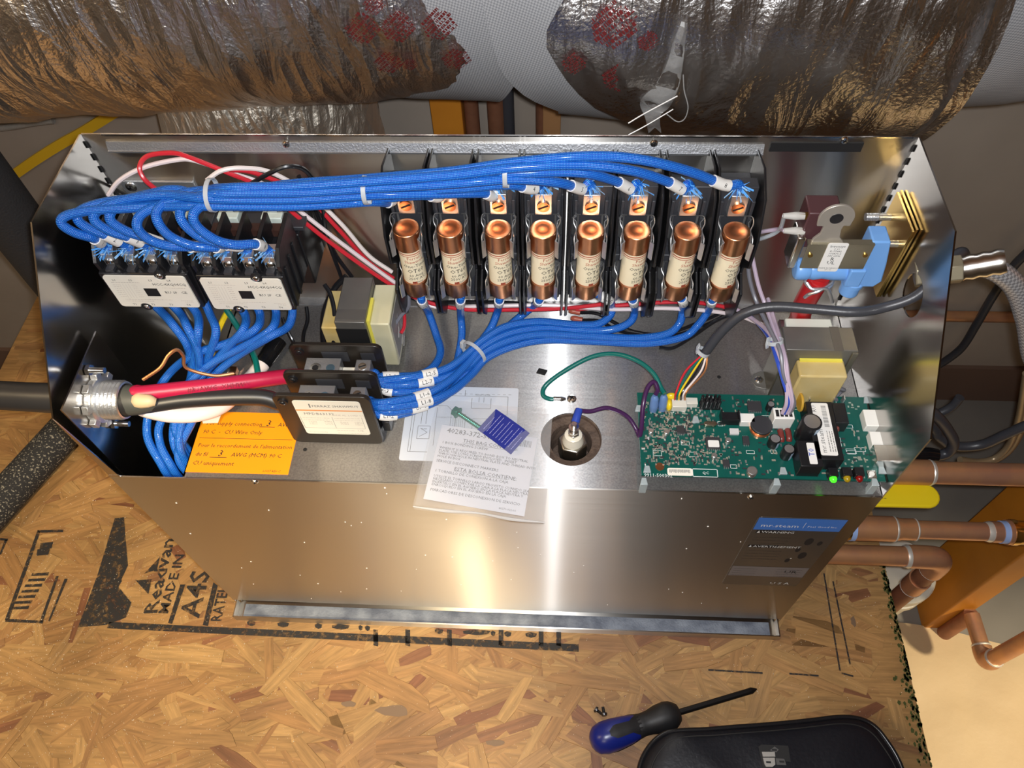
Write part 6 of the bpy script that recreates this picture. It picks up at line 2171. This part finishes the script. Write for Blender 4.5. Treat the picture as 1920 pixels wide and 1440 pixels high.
# torn clear film hanging from the right duct
fp = [(1278, 40), (1262, 80), (1250, 120), (1228, 160), (1200, 190), (1210, 222), (1216, 250)]
tf = thing('torn_film', 'torn strip of clear film and fibres hanging off the right duct', 'film', U(1230, 190, 'y', 236))
mb = MB()
L1 = [U(a, b, 'y', 236 + k) for k, (a, b) in enumerate(fp)]
L2 = [U(a, b, 'y', 238 + k) for k, (a, b) in enumerate([(1290, 44), (1284, 90), (1280, 125), (1272, 165), (1256, 200), (1238, 218), (1240, 250)])]
A, B = spline(L1, 5), spline(L2, 5)
nA = len(A)
M_ = [a.lerp(b, .5) + V((0, -5 * math.sin(i * .8), 2 * math.sin(i * 1.3))) for i, (a, b) in enumerate(zip(A, B))]
mb.add(A + M_ + B, [(i, i + 1, nA + i + 1, nA + i) for i in range(nA - 1)] + [(nA + i, nA + i + 1, 2 * nA + i + 1, 2 * nA + i) for i in range(nA - 1)])
mb.build('film_strip', WRAPP, tf)
MB().tube([U(1250, 214, 'y', 234), U(1270, 228, 'y', 232), U(1284, 222, 'y', 232), U(1290, 200, 'y', 233), U(1283, 170, 'y', 236), U(1281, 140, 'y', 238)], .45, 6).build('fibre', WRAPP, tf)
MB().tube([U(1178, 231, 'y', 226), U(1210, 212, 'y', 228), U(1270, 180, 'y', 236)], .5, 5).build('fibre', NYLONW, tf)
MB().tube([U(1178, 253, 'y', 222), U(1210, 236, 'y', 226), U(1262, 205, 'y', 234)], .45, 5).build('fibre', NYLONW, tf)
# smaller duct dropping behind the cabinet
sd = thing('foil_duct', 'bright crinkled foil duct low behind the left end of the cabinet', 'duct', (-258, 432, -100))
mb = MB()
vs, fs = [], []
for j in range(41):
    z = -300 + j * 10.2
    for i in range(48):
        a = 2 * math.pi * i / 48
        r = 112 + noise.noise(V((math.cos(a) * 3, math.sin(a) * 3, z * .05))) * 5
        vs.append(V((-258 + r * math.cos(a), 432 + r * math.sin(a), z)))
fs = [(j * 48 + i, j * 48 + (i + 1) % 48, (j + 1) * 48 + (i + 1) % 48, (j + 1) * 48 + i) for j in range(40) for i in range(48)]
mb.add(vs, fs)
mb.build('foil_wrap', make_foil('crumpled_foil', (0.86, 0.80, 0.70), .55, .9, 30), sd, ang=70)

# stud wall bits and risers glimpsed between duct and cabinet
for i, (px_, wd, l) in enumerate(((842, 38, 'orange wood stud behind the gap under the woven tape'), (1035, 22, 'dark brown wood stud under the right duct'))):
    p = U(px_, 215, 'y', 540)
    o = MB().box(p.x - wd / 2, p.x + wd / 2, 521, 559, FZ + .5, 1299).build('wood_stud', WOODO if i == 0 else CEILW, loc=(p.x, 540, FZ), bevel=1)
    tag(o, l, 'stud')
for i, (px_, r, m, l) in enumerate(((884, 9, PIPEOLD, 'dark riser pipe just right of the orange stud'), (930, 11, PIPEOLD, 'tarnished copper riser pipe with a drip of solder'), (952, 8, CGREY, 'dark grey riser pipe beside the tarnished copper one'), (1018, 9, PIPEOLD, 'thin brown riser pipe under the right duct'))):
    p = U(px_, 215, 'y', 530)
    o = MB().cyl((p.x, 535, FZ + .5), (p.x, 535, 1299), r, 16).build('riser_pipe', m, loc=(p.x, 535, FZ))
    tag(o, l, 'pipe', 'riser pipes on the back wall')

# black foam covered pipes at the left
vp = thing('insulated_pipe', 'upright pipe in black foam left of the cabinet', 'pipe', (-478, 262, OZ))
MB().lathe((-478, 262, OZ), (-478, 262, 1299), [(0, 27), (500, 27), (1613, 27)], 28).build('foam_sleeve', FOAM, vp)
lp = U(-8, 955, 'z', OZ + 22), U(110, 825, 'z', OZ + 22)
d = (lp[1] - lp[0]).normalized()
a, b = lp[0] - d * 120, lp[1] + d * 90
a.z = b.z = OZ + 24.5
ip = thing('insulated_pipe', 'black foam covered pipe lying on the board at the left edge, dusted white', 'pipe', a)


def speckled_foam():
    m = mat('dusty_foam', (0.022, 0.022, 0.024), 0.85, bump=(400, .8, 4))
    N, L, b_ = nodes_of(m)
    tc = N.new('ShaderNodeTexCoord')
    n_ = N.new('ShaderNodeTexNoise')
    n_.inputs['Scale'].default_value = 420
    n_.inputs['Detail'].default_value = 1
    r_ = N.new('ShaderNodeValToRGB')
    r_.color_ramp.elements[0].position = .58
    r_.color_ramp.elements[0].color = (.024, .024, .026, 1)
    r_.color_ramp.elements[1].position = .69
    r_.color_ramp.elements[1].color = (.30, .28, .23, 1)
    L.new(tc.outputs['Object'], n_.inputs['Vector'])
    L.new(n_.outputs['Fac'], r_.inputs[0])
    L.new(r_.outputs[0], b_.inputs['Base Color'])
    return m


MB().cyl(a, b, 22, 28).build('foam_sleeve', speckled_foam(), ip)

# yellow flat cable and a grey one on the back wall
p0, p1 = U(24, 328, 'y', 556), U(160, 243, 'y', 556)
d = (p1 - p0)
o = MB()
n_ = V((0, -1, 0))
s = d.normalized().cross(n_) * 6.5
pts_ = [p0, p0.lerp(p1, .35) + V((0, 0, 2)), p0.lerp(p1, .7) + V((0, 0, 2)), p1, p1 + d * .6]
SPt = spline(pts_, 6)
for p, q in zip(SPt, SPt[1:]):
    o.add([p - s, q - s, q + s, p + s] + [p - s + n_ * 4, q - s + n_ * 4, q + s + n_ * 4, p + s + n_ * 4], [(3, 2, 1, 0), (4, 5, 6, 7), (0, 1, 5, 4), (2, 3, 7, 6), (1, 2, 6, 5), (3, 0, 4, 7)])
o = o.build('yellow_cable', YELLOWS, loc=p0, smooth=False)
tag(o, 'flat yellow cable on the wall at the upper left', 'cable')
pts_ = [U(-30, 243, 'y', 552), U(20, 238, 'y', 552), U(60, 231, 'y', 552), U(100, 226, 'y', 552)]
o = MB().tube(pts_, 4.5, 10).build('grey_cable', mat('fuzzy_grey', (.30, .28, .25), .8, bump=(300, 1, 3)), loc=pts_[1])
tag(o, 'grey fuzzy cable under the left duct', 'cable')

# copper pipes right of the cabinet
def solder_ring(p, ax, r, par, w_=3.0):
    ax = V(ax).normalized()
    MB().lathe(V(p) - ax * w_ / 2, V(p) + ax * w_ / 2, [(0, r), (w_ * .5, r + 1.0), (w_, r)], 24).build('solder_joint', SOLDER, par)


pA = thing('copper_pipe', 'thick copper pipe highest at the right, with a ragged solder joint', 'pipe', (420, 100, -147))
a, b = U(1640, 886, 'y', 100), U(1960, 889, 'y', 100)
a.x = 303
a.z = b.z = (a.z + b.z) / 2
MB().cyl(a, b + X * 60, 11.2, 28).build('tube', PIPE, pA)
c = U(1741, 886, 'y', 100)
MB().lathe(a + X * 20, V((c.x, 100, a.z)), [(0, 12.6), ((c.x - a.x - 20), 12.6)], 28).build('coupling', PIPE, pA)
solder_ring((c.x + 1, 100, a.z), X, 12.0, pA, 5)
pB_ = thing('copper_pipe', 'middle copper pipe with couplings and blue tape, beside the orange post', 'pipe', (430, 62, -197))
a, b = U(1596, 992, 'y', 62), U(1960, 984, 'y', 62)
zm = -197
y_ = 62
xs = lambda px_: U(px_, 990, 'y', 62).x
MB().cyl((303, y_, zm), (560, y_, zm), 9.3, 24).build('tube', PIPE, pB_)
MB().cyl((xs(1596), y_, zm), (xs(1677), y_, zm), 12.8, 24).build('coupling', PIPE, pB_, bevel=1)
MB().lathe((xs(1678), y_, zm), (xs(1718), y_, zm), [(0, 11.6), (4, 11.6), (6, 11.0), (xs(1718) - xs(1678), 11.0)], 24).build('reducer', PIPE, pB_)
solder_ring((xs(1677), y_, zm), X, 12.2, pB_)
solder_ring((xs(1718), y_, zm), X, 10.6, pB_, 2.5)
solder_ring((xs(1863), y_, zm), X, 9.6, pB_, 8)
MB().cyl((xs(1590), y_, zm), (xs(1599), y_, zm), 13.4, 24).build('blue_tape', SKYT, pB_)
MB().cyl((xs(1580), y_, zm), (xs(1590), y_, zm), 13.2, 12).build('brass_collar', BRASS, pB_)
MB().cyl((xs(1866), y_, zm), (xs(1884), y_, zm), 10.6, 24).build('coupling', PIPE, pB_)
MB().cyl((xs(1884), y_, zm), (xs(1895), y_, zm), 11.4, 24).build('blue_tape', SKYT, pB_)
MB().cyl((xs(1895), y_, zm), (xs(1903), y_, zm), 12.6, 24).build('coupling', PIPE, pB_)
MB().lathe((xs(1903), y_, zm), (xs(1960), y_, zm), [(0, 13), (6, 13), (8, 12), (40, 12)], 16).build('brass_fitting', BRASS, pB_)
pC_ = thing('copper_pipe', 'lowest copper pipe, turning down through an elbow past the board edge', 'pipe', (420, 55, -250))
ex_, ez_ = 465.0, -250.0
MB().cyl((303, 55, ez_), (446, 55, ez_), 10.6, 24).build('tube', PIPE, pC_)
MB().tube([V((428, 55, ez_)), V((440, 55, ez_)), V((456, 55, ez_ - 2)), V((464, 55, ez_ - 10)), V((466, 55, ez_ - 24)), V((466, 55, ez_ - 36))], 12.4, 24).build('elbow', PIPE, pC_)
MB().cyl((466, 55, ez_ - 30), (466, 55, FZ + .5), 10.6, 24).build('tube', PIPEOLD, pC_)
solder_ring((427, 55, ez_), X, 11.6, pC_, 6)
solder_ring((466, 55, ez_ - 36), Z, 11.6, pC_, 3)
MB().cyl((466, 55, ez_ - 64), (466, 55, ez_ - 90), 12.2, 24).build('coupling', PIPE, pC_)
solder_ring((466, 55, ez_ - 90), Z, 11.6, pC_, 3)
pD = thing('copper_pipe', 'short copper pipe near the floor with an elbow turning up', 'pipe', (667, 60, -600))
MB().cyl((666, 112, -600), (667, 62, -600), 10.8, 24).build('tube', PIPE, pD)
MB().tube([V((667, 66, -600)), V((667, 56, -600)), V((667, 48, -597)), V((667, 44, -588)), V((667, 44, -576))], 13, 20).build('elbow', PIPE, pD)
MB().cyl((667, 44, -582), (667, 44, 200), 10.8, 24).build('tube', PIPE, pD)
MB().cyl((666, 112, -600), (666, 112, FZ + .5), 10.8, 20).build('tube', PIPEOLD, pD)
solder_ring((667, 68, -600), Y, 12, pD)
solder_ring((667, 44, -576), Z, 12, pD)
bpz = U(1845, 594, 'y', 545)
o = MB().cyl((200, 545, bpz.z), (1499, 545, bpz.z), 9, 20).build('copper_pipe', PIPE, loc=(bpz.x, 545, bpz.z))
tag(o, 'long thin copper pipe running along the back wall at the right', 'pipe')

# ball valve with yellow lever
bv = thing('ball_valve', 'ball valve with a yellow vinyl lever between two copper pipes', 'valve', (340, 88, -160))
hz = -158.0
a, b = U(1630, 938, 'z', hz), U(1760, 938, 'z', hz)
poly = [(318, 68), (b.x - 10, 68.5)] + [(b.x - 10 + 13 * math.cos(math.radians(t)), 81.5 + 13 * math.sin(math.radians(t))) for t in range(-80, 81, 20)] + [(b.x - 10, 94.5), (318, 95)]
MB().prism(poly, 'z', hz - 5, hz).build('lever', YELV, bv, bevel=2, seg=3)
lv = bv.children[-1]
mb = MB()
oo = V((345, 74, hz))
mb.text('AL 1/4 TURN', oo + V((0, 12, 0)), X, Y, 6)
mb.scribble(oo, X, Y, 0, 24, 7.5, .9)
mb.text('UL', oo + V((0, 1.5, 0)), X, Y, 6)
mb.text('(FM)', oo + V((10, 1.5, 0)), X, Y, 6)
mb.scribble(oo, X, Y, 26, 32, 2, .9)
mb.build('lettering', mat('olive_ink', (.24, .20, .03), .6), lv, smooth=False)
MB().lathe((330, 100, -175), (330, 100, -120), [(0, 8), (10, 16), (28, 16), (34, 13)], 20).build('body', BRASS, bv, bevel=1)
MB().cyl((326, 82, -190), (326, 82, -150), 7, 12).build('stem', BRASS, bv)

# braided steel hose
ho = thing('braided_hose', 'braided stainless hose curving off the right wall of the cabinet', 'hose', (303, 110, 130))
hp = [V((302, 112, 124)), U(1790, 506, 'y', 110), U(1830, 499, 'y', 108), U(1868, 507, 'y', 106), U(1905, 540, 'y', 104), U(1926, 600, 'y', 100), U(1945, 680, 'y', 96), V((470, 130, 20)), V((620, 250, -60)), V((800, 420, -100)), V((900, 558, -110))]
MB().tube(hp, 7.6, 20, 10).build('braid', HOSE, ho)
d0 = (hp[2] - hp[1]).normalized()
MB().cyl(V((302, 112, 124)), hp[1] + d0 * 4, 10.2, 6).build('hex_fitting', mat('pale_brass', (.62, .56, .40), .35, .8), ho, bevel=.8)
MB().lathe(hp[1] + d0 * 4, hp[1] + d0 * 36, [(0, 9)] + [(2 + k * 4, 9.2 if k % 2 else 8.2) for k in range(7)], 20).build('ferrule', SILVER, ho)
# dark cables at the right
wp = [U(1935, 465, 'y', 528), U(1900, 500, 'y', 526), U(1862, 555, 'y', 524), U(1830, 610, 'y', 522), U(1805, 650, 'y', 520), U(1775, 675, 'y', 518), U(1740, 695, 'y', 516)]
o = MB().tube(wp, 6.4, 12).build('wall_cable', CGREY, loc=wp[2])
tag(o, 'dark cable slanting down across the right back wall', 'cable')
kp = [V((306, 150, -40)), U(1728, 762, 'y', 150), U(1758, 782, 'y', 148), U(1780, 810, 'y', 146), U(1788, 830, 'y', 144), U(1778, 848, 'y', 142), U(1750, 855, 'y', 140), U(1715, 852, 'y', 138)]
o = MB().tube(kp, 5.4, 14).build('looped_cable', CGREY, loc=kp[1])
tag(o, 'grey cable bent in a loop just right of the cabinet corner', 'cable')
kp = [V((306, 162, -60)), U(1735, 790, 'y', 160), U(1760, 818, 'y', 158), U(1790, 836, 'y', 154), U(1840, 834, 'y', 152), U(1885, 815, 'y', 150), U(1925, 798, 'y', 148), U(1960, 790, 'y', 146)]
o = MB().tube(kp, 5.2, 14).build('grey_cable', CGREY, loc=kp[3])
tag(o, 'grey cable running right behind the looped one', 'cable')
kp = [U(1722, 782, 'y', 178), U(1760, 775, 'y', 178), U(1785, 762, 'y', 180), U(1800, 745, 'y', 182)]
o = MB().tube(kp, 4.6, 12).build('cable_stub', CGREY, loc=kp[1])
tag(o, 'cut end of a grey cable sticking out above the looped cable', 'cable')
lk = U(1735, 852, 'y', 138)
o = MB().tube([lk + V((-14, 0, -2)), lk + V((0, 0, 0)), lk + V((12, -1, 0))], [7.2, 8, 7], 14).build('cable_gland', mat('shiny_tape', (0.008, 0.008, 0.009)), loc=lk)
tag(o, 'shiny black taped knot at the end of the looped cable', 'tape')
for k in range(2):
    kp = [U(1925 + 10 * k, 700, 'y', 210), U(1912 + 10 * k, 780, 'y', 205), U(1895 + 8 * k, 830, 'y', 200), U(1868 + 6 * k, 858, 'y', 196), U(1836, 866 + 4 * k, 'y', 192), U(1800, 862 + 4 * k, 'y', 188)]
    o = MB().tube(kp, 4, 12).build('tan_tube', mat('tan_tube', (.34, .26, .16), .3, .4), loc=kp[3])
    tag(o, ('upper' if k == 0 else 'lower') + ' tan tube curving behind the grey cable at the right edge', 'tube')

# orange post, kraft paper, pail
po = thing('wood_post', 'orange stained wooden post standing on the floor at the right', 'post', (656, 164, FZ))
MB().box(637, 675, 119.5, 208, FZ + .4, 620).build('post', WOODO, po, bevel=2.5)
kp = thing('kraft_paper', 'creased brown kraft paper sheet on the floor at the lower right', 'paper', (700, -150, FZ))
mb = MB()
nx, ny = 60, 60
vs = []
for j in range(ny + 1):
    for i in range(nx + 1):
        u, v_ = i / nx, j / ny
        x = 430 + 800 * u
        y = -520 + (632 + 14 * math.sin(u * 9) - 90 * max(0, u - .3)) * v_
        z = FZ + 2 + 9 * (1 + noise.noise(V((x * .012, y * .012, 3.0)))) + 2.5 * abs(noise.noise(V((x * .03, y * .02, 8.0))))
        vs.append((x, y, z))
mb.add(vs, [(j * (nx + 1) + i, j * (nx + 1) + i + 1, (j + 1) * (nx + 1) + i + 1, (j + 1) * (nx + 1) + i) for j in range(ny) for i in range(nx)])
mb.build('sheet', KRAFT, kp, ang=80)
pcn = U(1688, 1068, 'z', -560)
pl = thing('plastic_pail', 'white plastic pail half hidden behind the board edge', 'pail', (pcn.x, pcn.y, FZ))
MB().lathe((pcn.x, pcn.y, FZ + .3), (pcn.x, pcn.y, -560), [(0, 40), (100, 46), (101, 49), (112, 49), (113, 47), (125, 47.5), (126, 50), (138, 50), (140, 48), (140, 45), (137, 10)], 36).build('pail_body', PAILW, pl)

# ================================================================= TOOLS ON THE BOARD
sdr = thing('screwdriver', 'screwdriver with a blue and black grip and a dark shaft', 'screwdriver', on_board(1200, 1370))
e0, e1, e2 = U(1108, 1392, 'z', OZ + 16), U(1272, 1336, 'z', OZ + 14), U(1419, 1292, 'z', OZ + 12)
e2 = e1 + (e2 - e1)
ax = (e1 - e0).normalized()
L_ = (e1 - e0).length
prof = [(0, 5), (2, 9), (6, 13), (14, 15.4), (26, 15.2), (40, 13.6), (50, 11.4), (56, 10.5), (63, 11), (72, 13.2), (82, 14), (88, 12.8), (L_ - 3, 10.5), (L_, 8)]
prof = [(t * L_ / 95 if t <= 88 else t, r) for t, r in prof]
prof = sorted(prof)
MB().lathe(e0, e1, prof, 28).build('handle', NAVYGRIP, sdr)
# rubber collar over the neck and three rubber inlays
neck = [(t, r + .5) for t, r in prof if t > L_ * .50]
MB().lathe(e0, e1, [(neck[0][0] - 2, neck[0][1] - .8)] + neck, 28).build('rubber_neck', RUBBER, sdr)
side_ = ax.cross(Z).normalized()
upv = side_.cross(ax).normalized()
for k, a_ in enumerate((90, 210, 330)):
    d_ = side_ * math.cos(math.radians(a_)) + upv * math.sin(math.radians(a_))
    w__ = ax.cross(d_)
    mb = MB()
    rows = []
    for j in range(13):
        t = L_ * (.20 + .36 * j / 12)
        r = 0
        for (ta, ra), (tb, rb) in zip(prof, prof[1:]):
            if ta <= t <= tb:
                r = ra + (rb - ra) * (t - ta) / (tb - ta)
        hw = 24 + (40 if j > 8 else 0) * (j - 8) / 4
        hw *= min(1, .35 + j * .3)
        row = []
        for i in range(7):
            an = math.radians(-hw + 2 * hw * i / 6)
            row.append(e0 + ax * t + (d_ * math.cos(an) + w__ * math.sin(an)) * (r + .55))
        rows += row
    mb.add(rows, [(j * 7 + i, j * 7 + i + 1, (j + 1) * 7 + i + 1, (j + 1) * 7 + i) for j in range(12) for i in range(6)])
    mb.build('rubber_inlay', RUBBER, sdr)
sx_ = (e2 - e1).normalized()
MB().lathe(e1 - sx_ * 4, e2, [(0, 3.2), ((e2 - e1).length - 6, 3.2), ((e2 - e1).length - 2, 3.4), ((e2 - e1).length + 1, 2.2), ((e2 - e1).length + 4, .6)], 14).build('shaft', mat('black_oxide', (0.035, 0.033, 0.034), 0.32, 0.8), sdr)
for i, (a, b, l) in enumerate((((1117, 1330), (1126, 1337), 'small dark machine screw, the left one of two by the screwdriver'), ((1133, 1340), (1131, 1329), 'small dark machine screw, the right one of two by the screwdriver'))):
    p, q = U(*a, 'z', OZ + 3.6), U(*b, 'z', OZ + 3)
    d_ = (q - p).normalized()
    t = thing('machine_screw', l, 'screw', p - Z * 3, 'two loose machine screws')
    DS = mat('dark_steel', (0.12, 0.12, 0.13), 0.3, 0.9)
    MB().lathe(p - d_ * 1.2, p + d_ * 1.5, [(0, 2.6), (1.4, 3.2), (2.6, 3.2)], 14).build('head', DS, t)
    MB().lathe(p + d_ * 1.4, p + d_ * 8, [(k * .45, 1.7 if k % 2 else 1.4) for k in range(15)], 10).build('shank', DS, t)

# tool bag
bgz = OZ + 46
out = [(1196, 1470), (1200, 1436), (1212, 1408), (1232, 1384), (1262, 1370), (1310, 1368), (1370, 1363), (1450, 1357), (1520, 1350), (1570, 1344), (1610, 1346), (1640, 1360), (1664, 1388), (1684, 1420), (1696, 1450), (1706, 1490)]
P2 = [U(a, b, 'z', bgz) for a, b in out]
P2 = spline(P2, 4)
bg = thing('tool_bag', 'black zipped tool bag with a grey metal buckle at the bottom edge', 'bag', (270, -190, OZ))
cen = V((sum(p.x for p in P2) / len(P2), -210, 0))
low_y = -330.0
ring0 = [V((p.x, p.y, 0)) for p in P2] + [V((P2[-1].x, low_y, 0)), V((P2[0].x, low_y, 0))]
lev = [(OZ + .6, .97), (OZ + 8, 1.0), (OZ + 38, 1.0), (OZ + 46, .985), (OZ + 50, .95), (OZ + 53, .85), (OZ + 55, .6), (OZ + 55.5, .25)]
mb = MB()
vs, fs = [], []
n = len(ring0)
for z, s in lev:
    for p in ring0:
        vs.append(V((cen.x + (p.x - cen.x) * s, cen.y + (p.y - cen.y) * s, z + (1.5 * noise.noise(V((p.x * .02, p.y * .02, z))) if z > OZ + 1 else 0))))
for k in range(len(lev) - 1):
    for i in range(n):
        j = (i + 1) % n
        fs.append((k * n + i, (k + 1) * n + i, (k + 1) * n + j, k * n + j))
fs.append(tuple(range((len(lev) - 1) * n, len(lev) * n))[::-1])
fs.append(tuple(range(n)))
mb.add(vs, fs)
mb.build('bag_shell', BAGCLOTH, bg, ang=60)
MB().tube([V((p.x * 1.0, p.y, bgz - 2)) for p in P2[::3]], 2.2, 10, 4).build('piping', mat('piping', (0.012, 0.012, 0.014), .25), bg)
MB().tube([V((cen.x + (p.x - cen.x) * .93, cen.y + (p.y - cen.y) * .93, bgz + 4.5)) for p in P2[::3]], .8, 8, 4).build('seam', BLACKM, bg)
b0 = U(1445, 1425, 'z', bgz + 10)
bz_ = bgz + 9.6
bk = MB()
q = lambda a, b: (U(a, b, 'z', bz_).x, U(a, b, 'z', bz_).y)
MB().prism([q(1422, 1400), q(1428, 1396), q(1478, 1398), q(1486, 1450), q(1432, 1452)], 'z', bz_ - 1.2, bz_ - .2).build('patch', BLACKM, bg)
mb = MB().prism([q(1428, 1410), q(1452, 1410), q(1453, 1419), q(1430, 1419)], 'z', bz_ - .2, bz_ + 1.2)
mb.build('buckle_plate', TOOLST, bg)
MB().prism([q(1430, 1421), q(1452, 1421), q(1453, 1434), q(1448, 1438), q(1436, 1438), q(1433, 1433)], 'z', bz_ - .2, bz_ + 1.2).build('buckle_plate', TOOLST, bg)
MB().prism([q(1454, 1422), q(1470, 1423), q(1474, 1435), q(1456, 1434)], 'z', bz_ - .2, bz_ + .8).build('buckle_tab', mat('dark_pressed', (.16, .16, .16), .4, .6), bg)
MB().prism([q(1443, 1407), q(1452, 1400), q(1460, 1406), q(1455, 1411)], 'z', bz_ - .2, bz_ + .8).build('buckle_tab', mat('dark_pressed', (.16, .16, .16)), bg)
for (a, b) in ((1441, 1429), (1466, 1428), (1452, 1406)):
    c = U(a, b, 'z', bz_ + 1.3)
    MB().box(c.x - 2.2, c.x + 2.2, c.y - .8, c.y + .8, bz_ + 1.0, bz_ + 1.35).build('slot', BLACKM, bg)
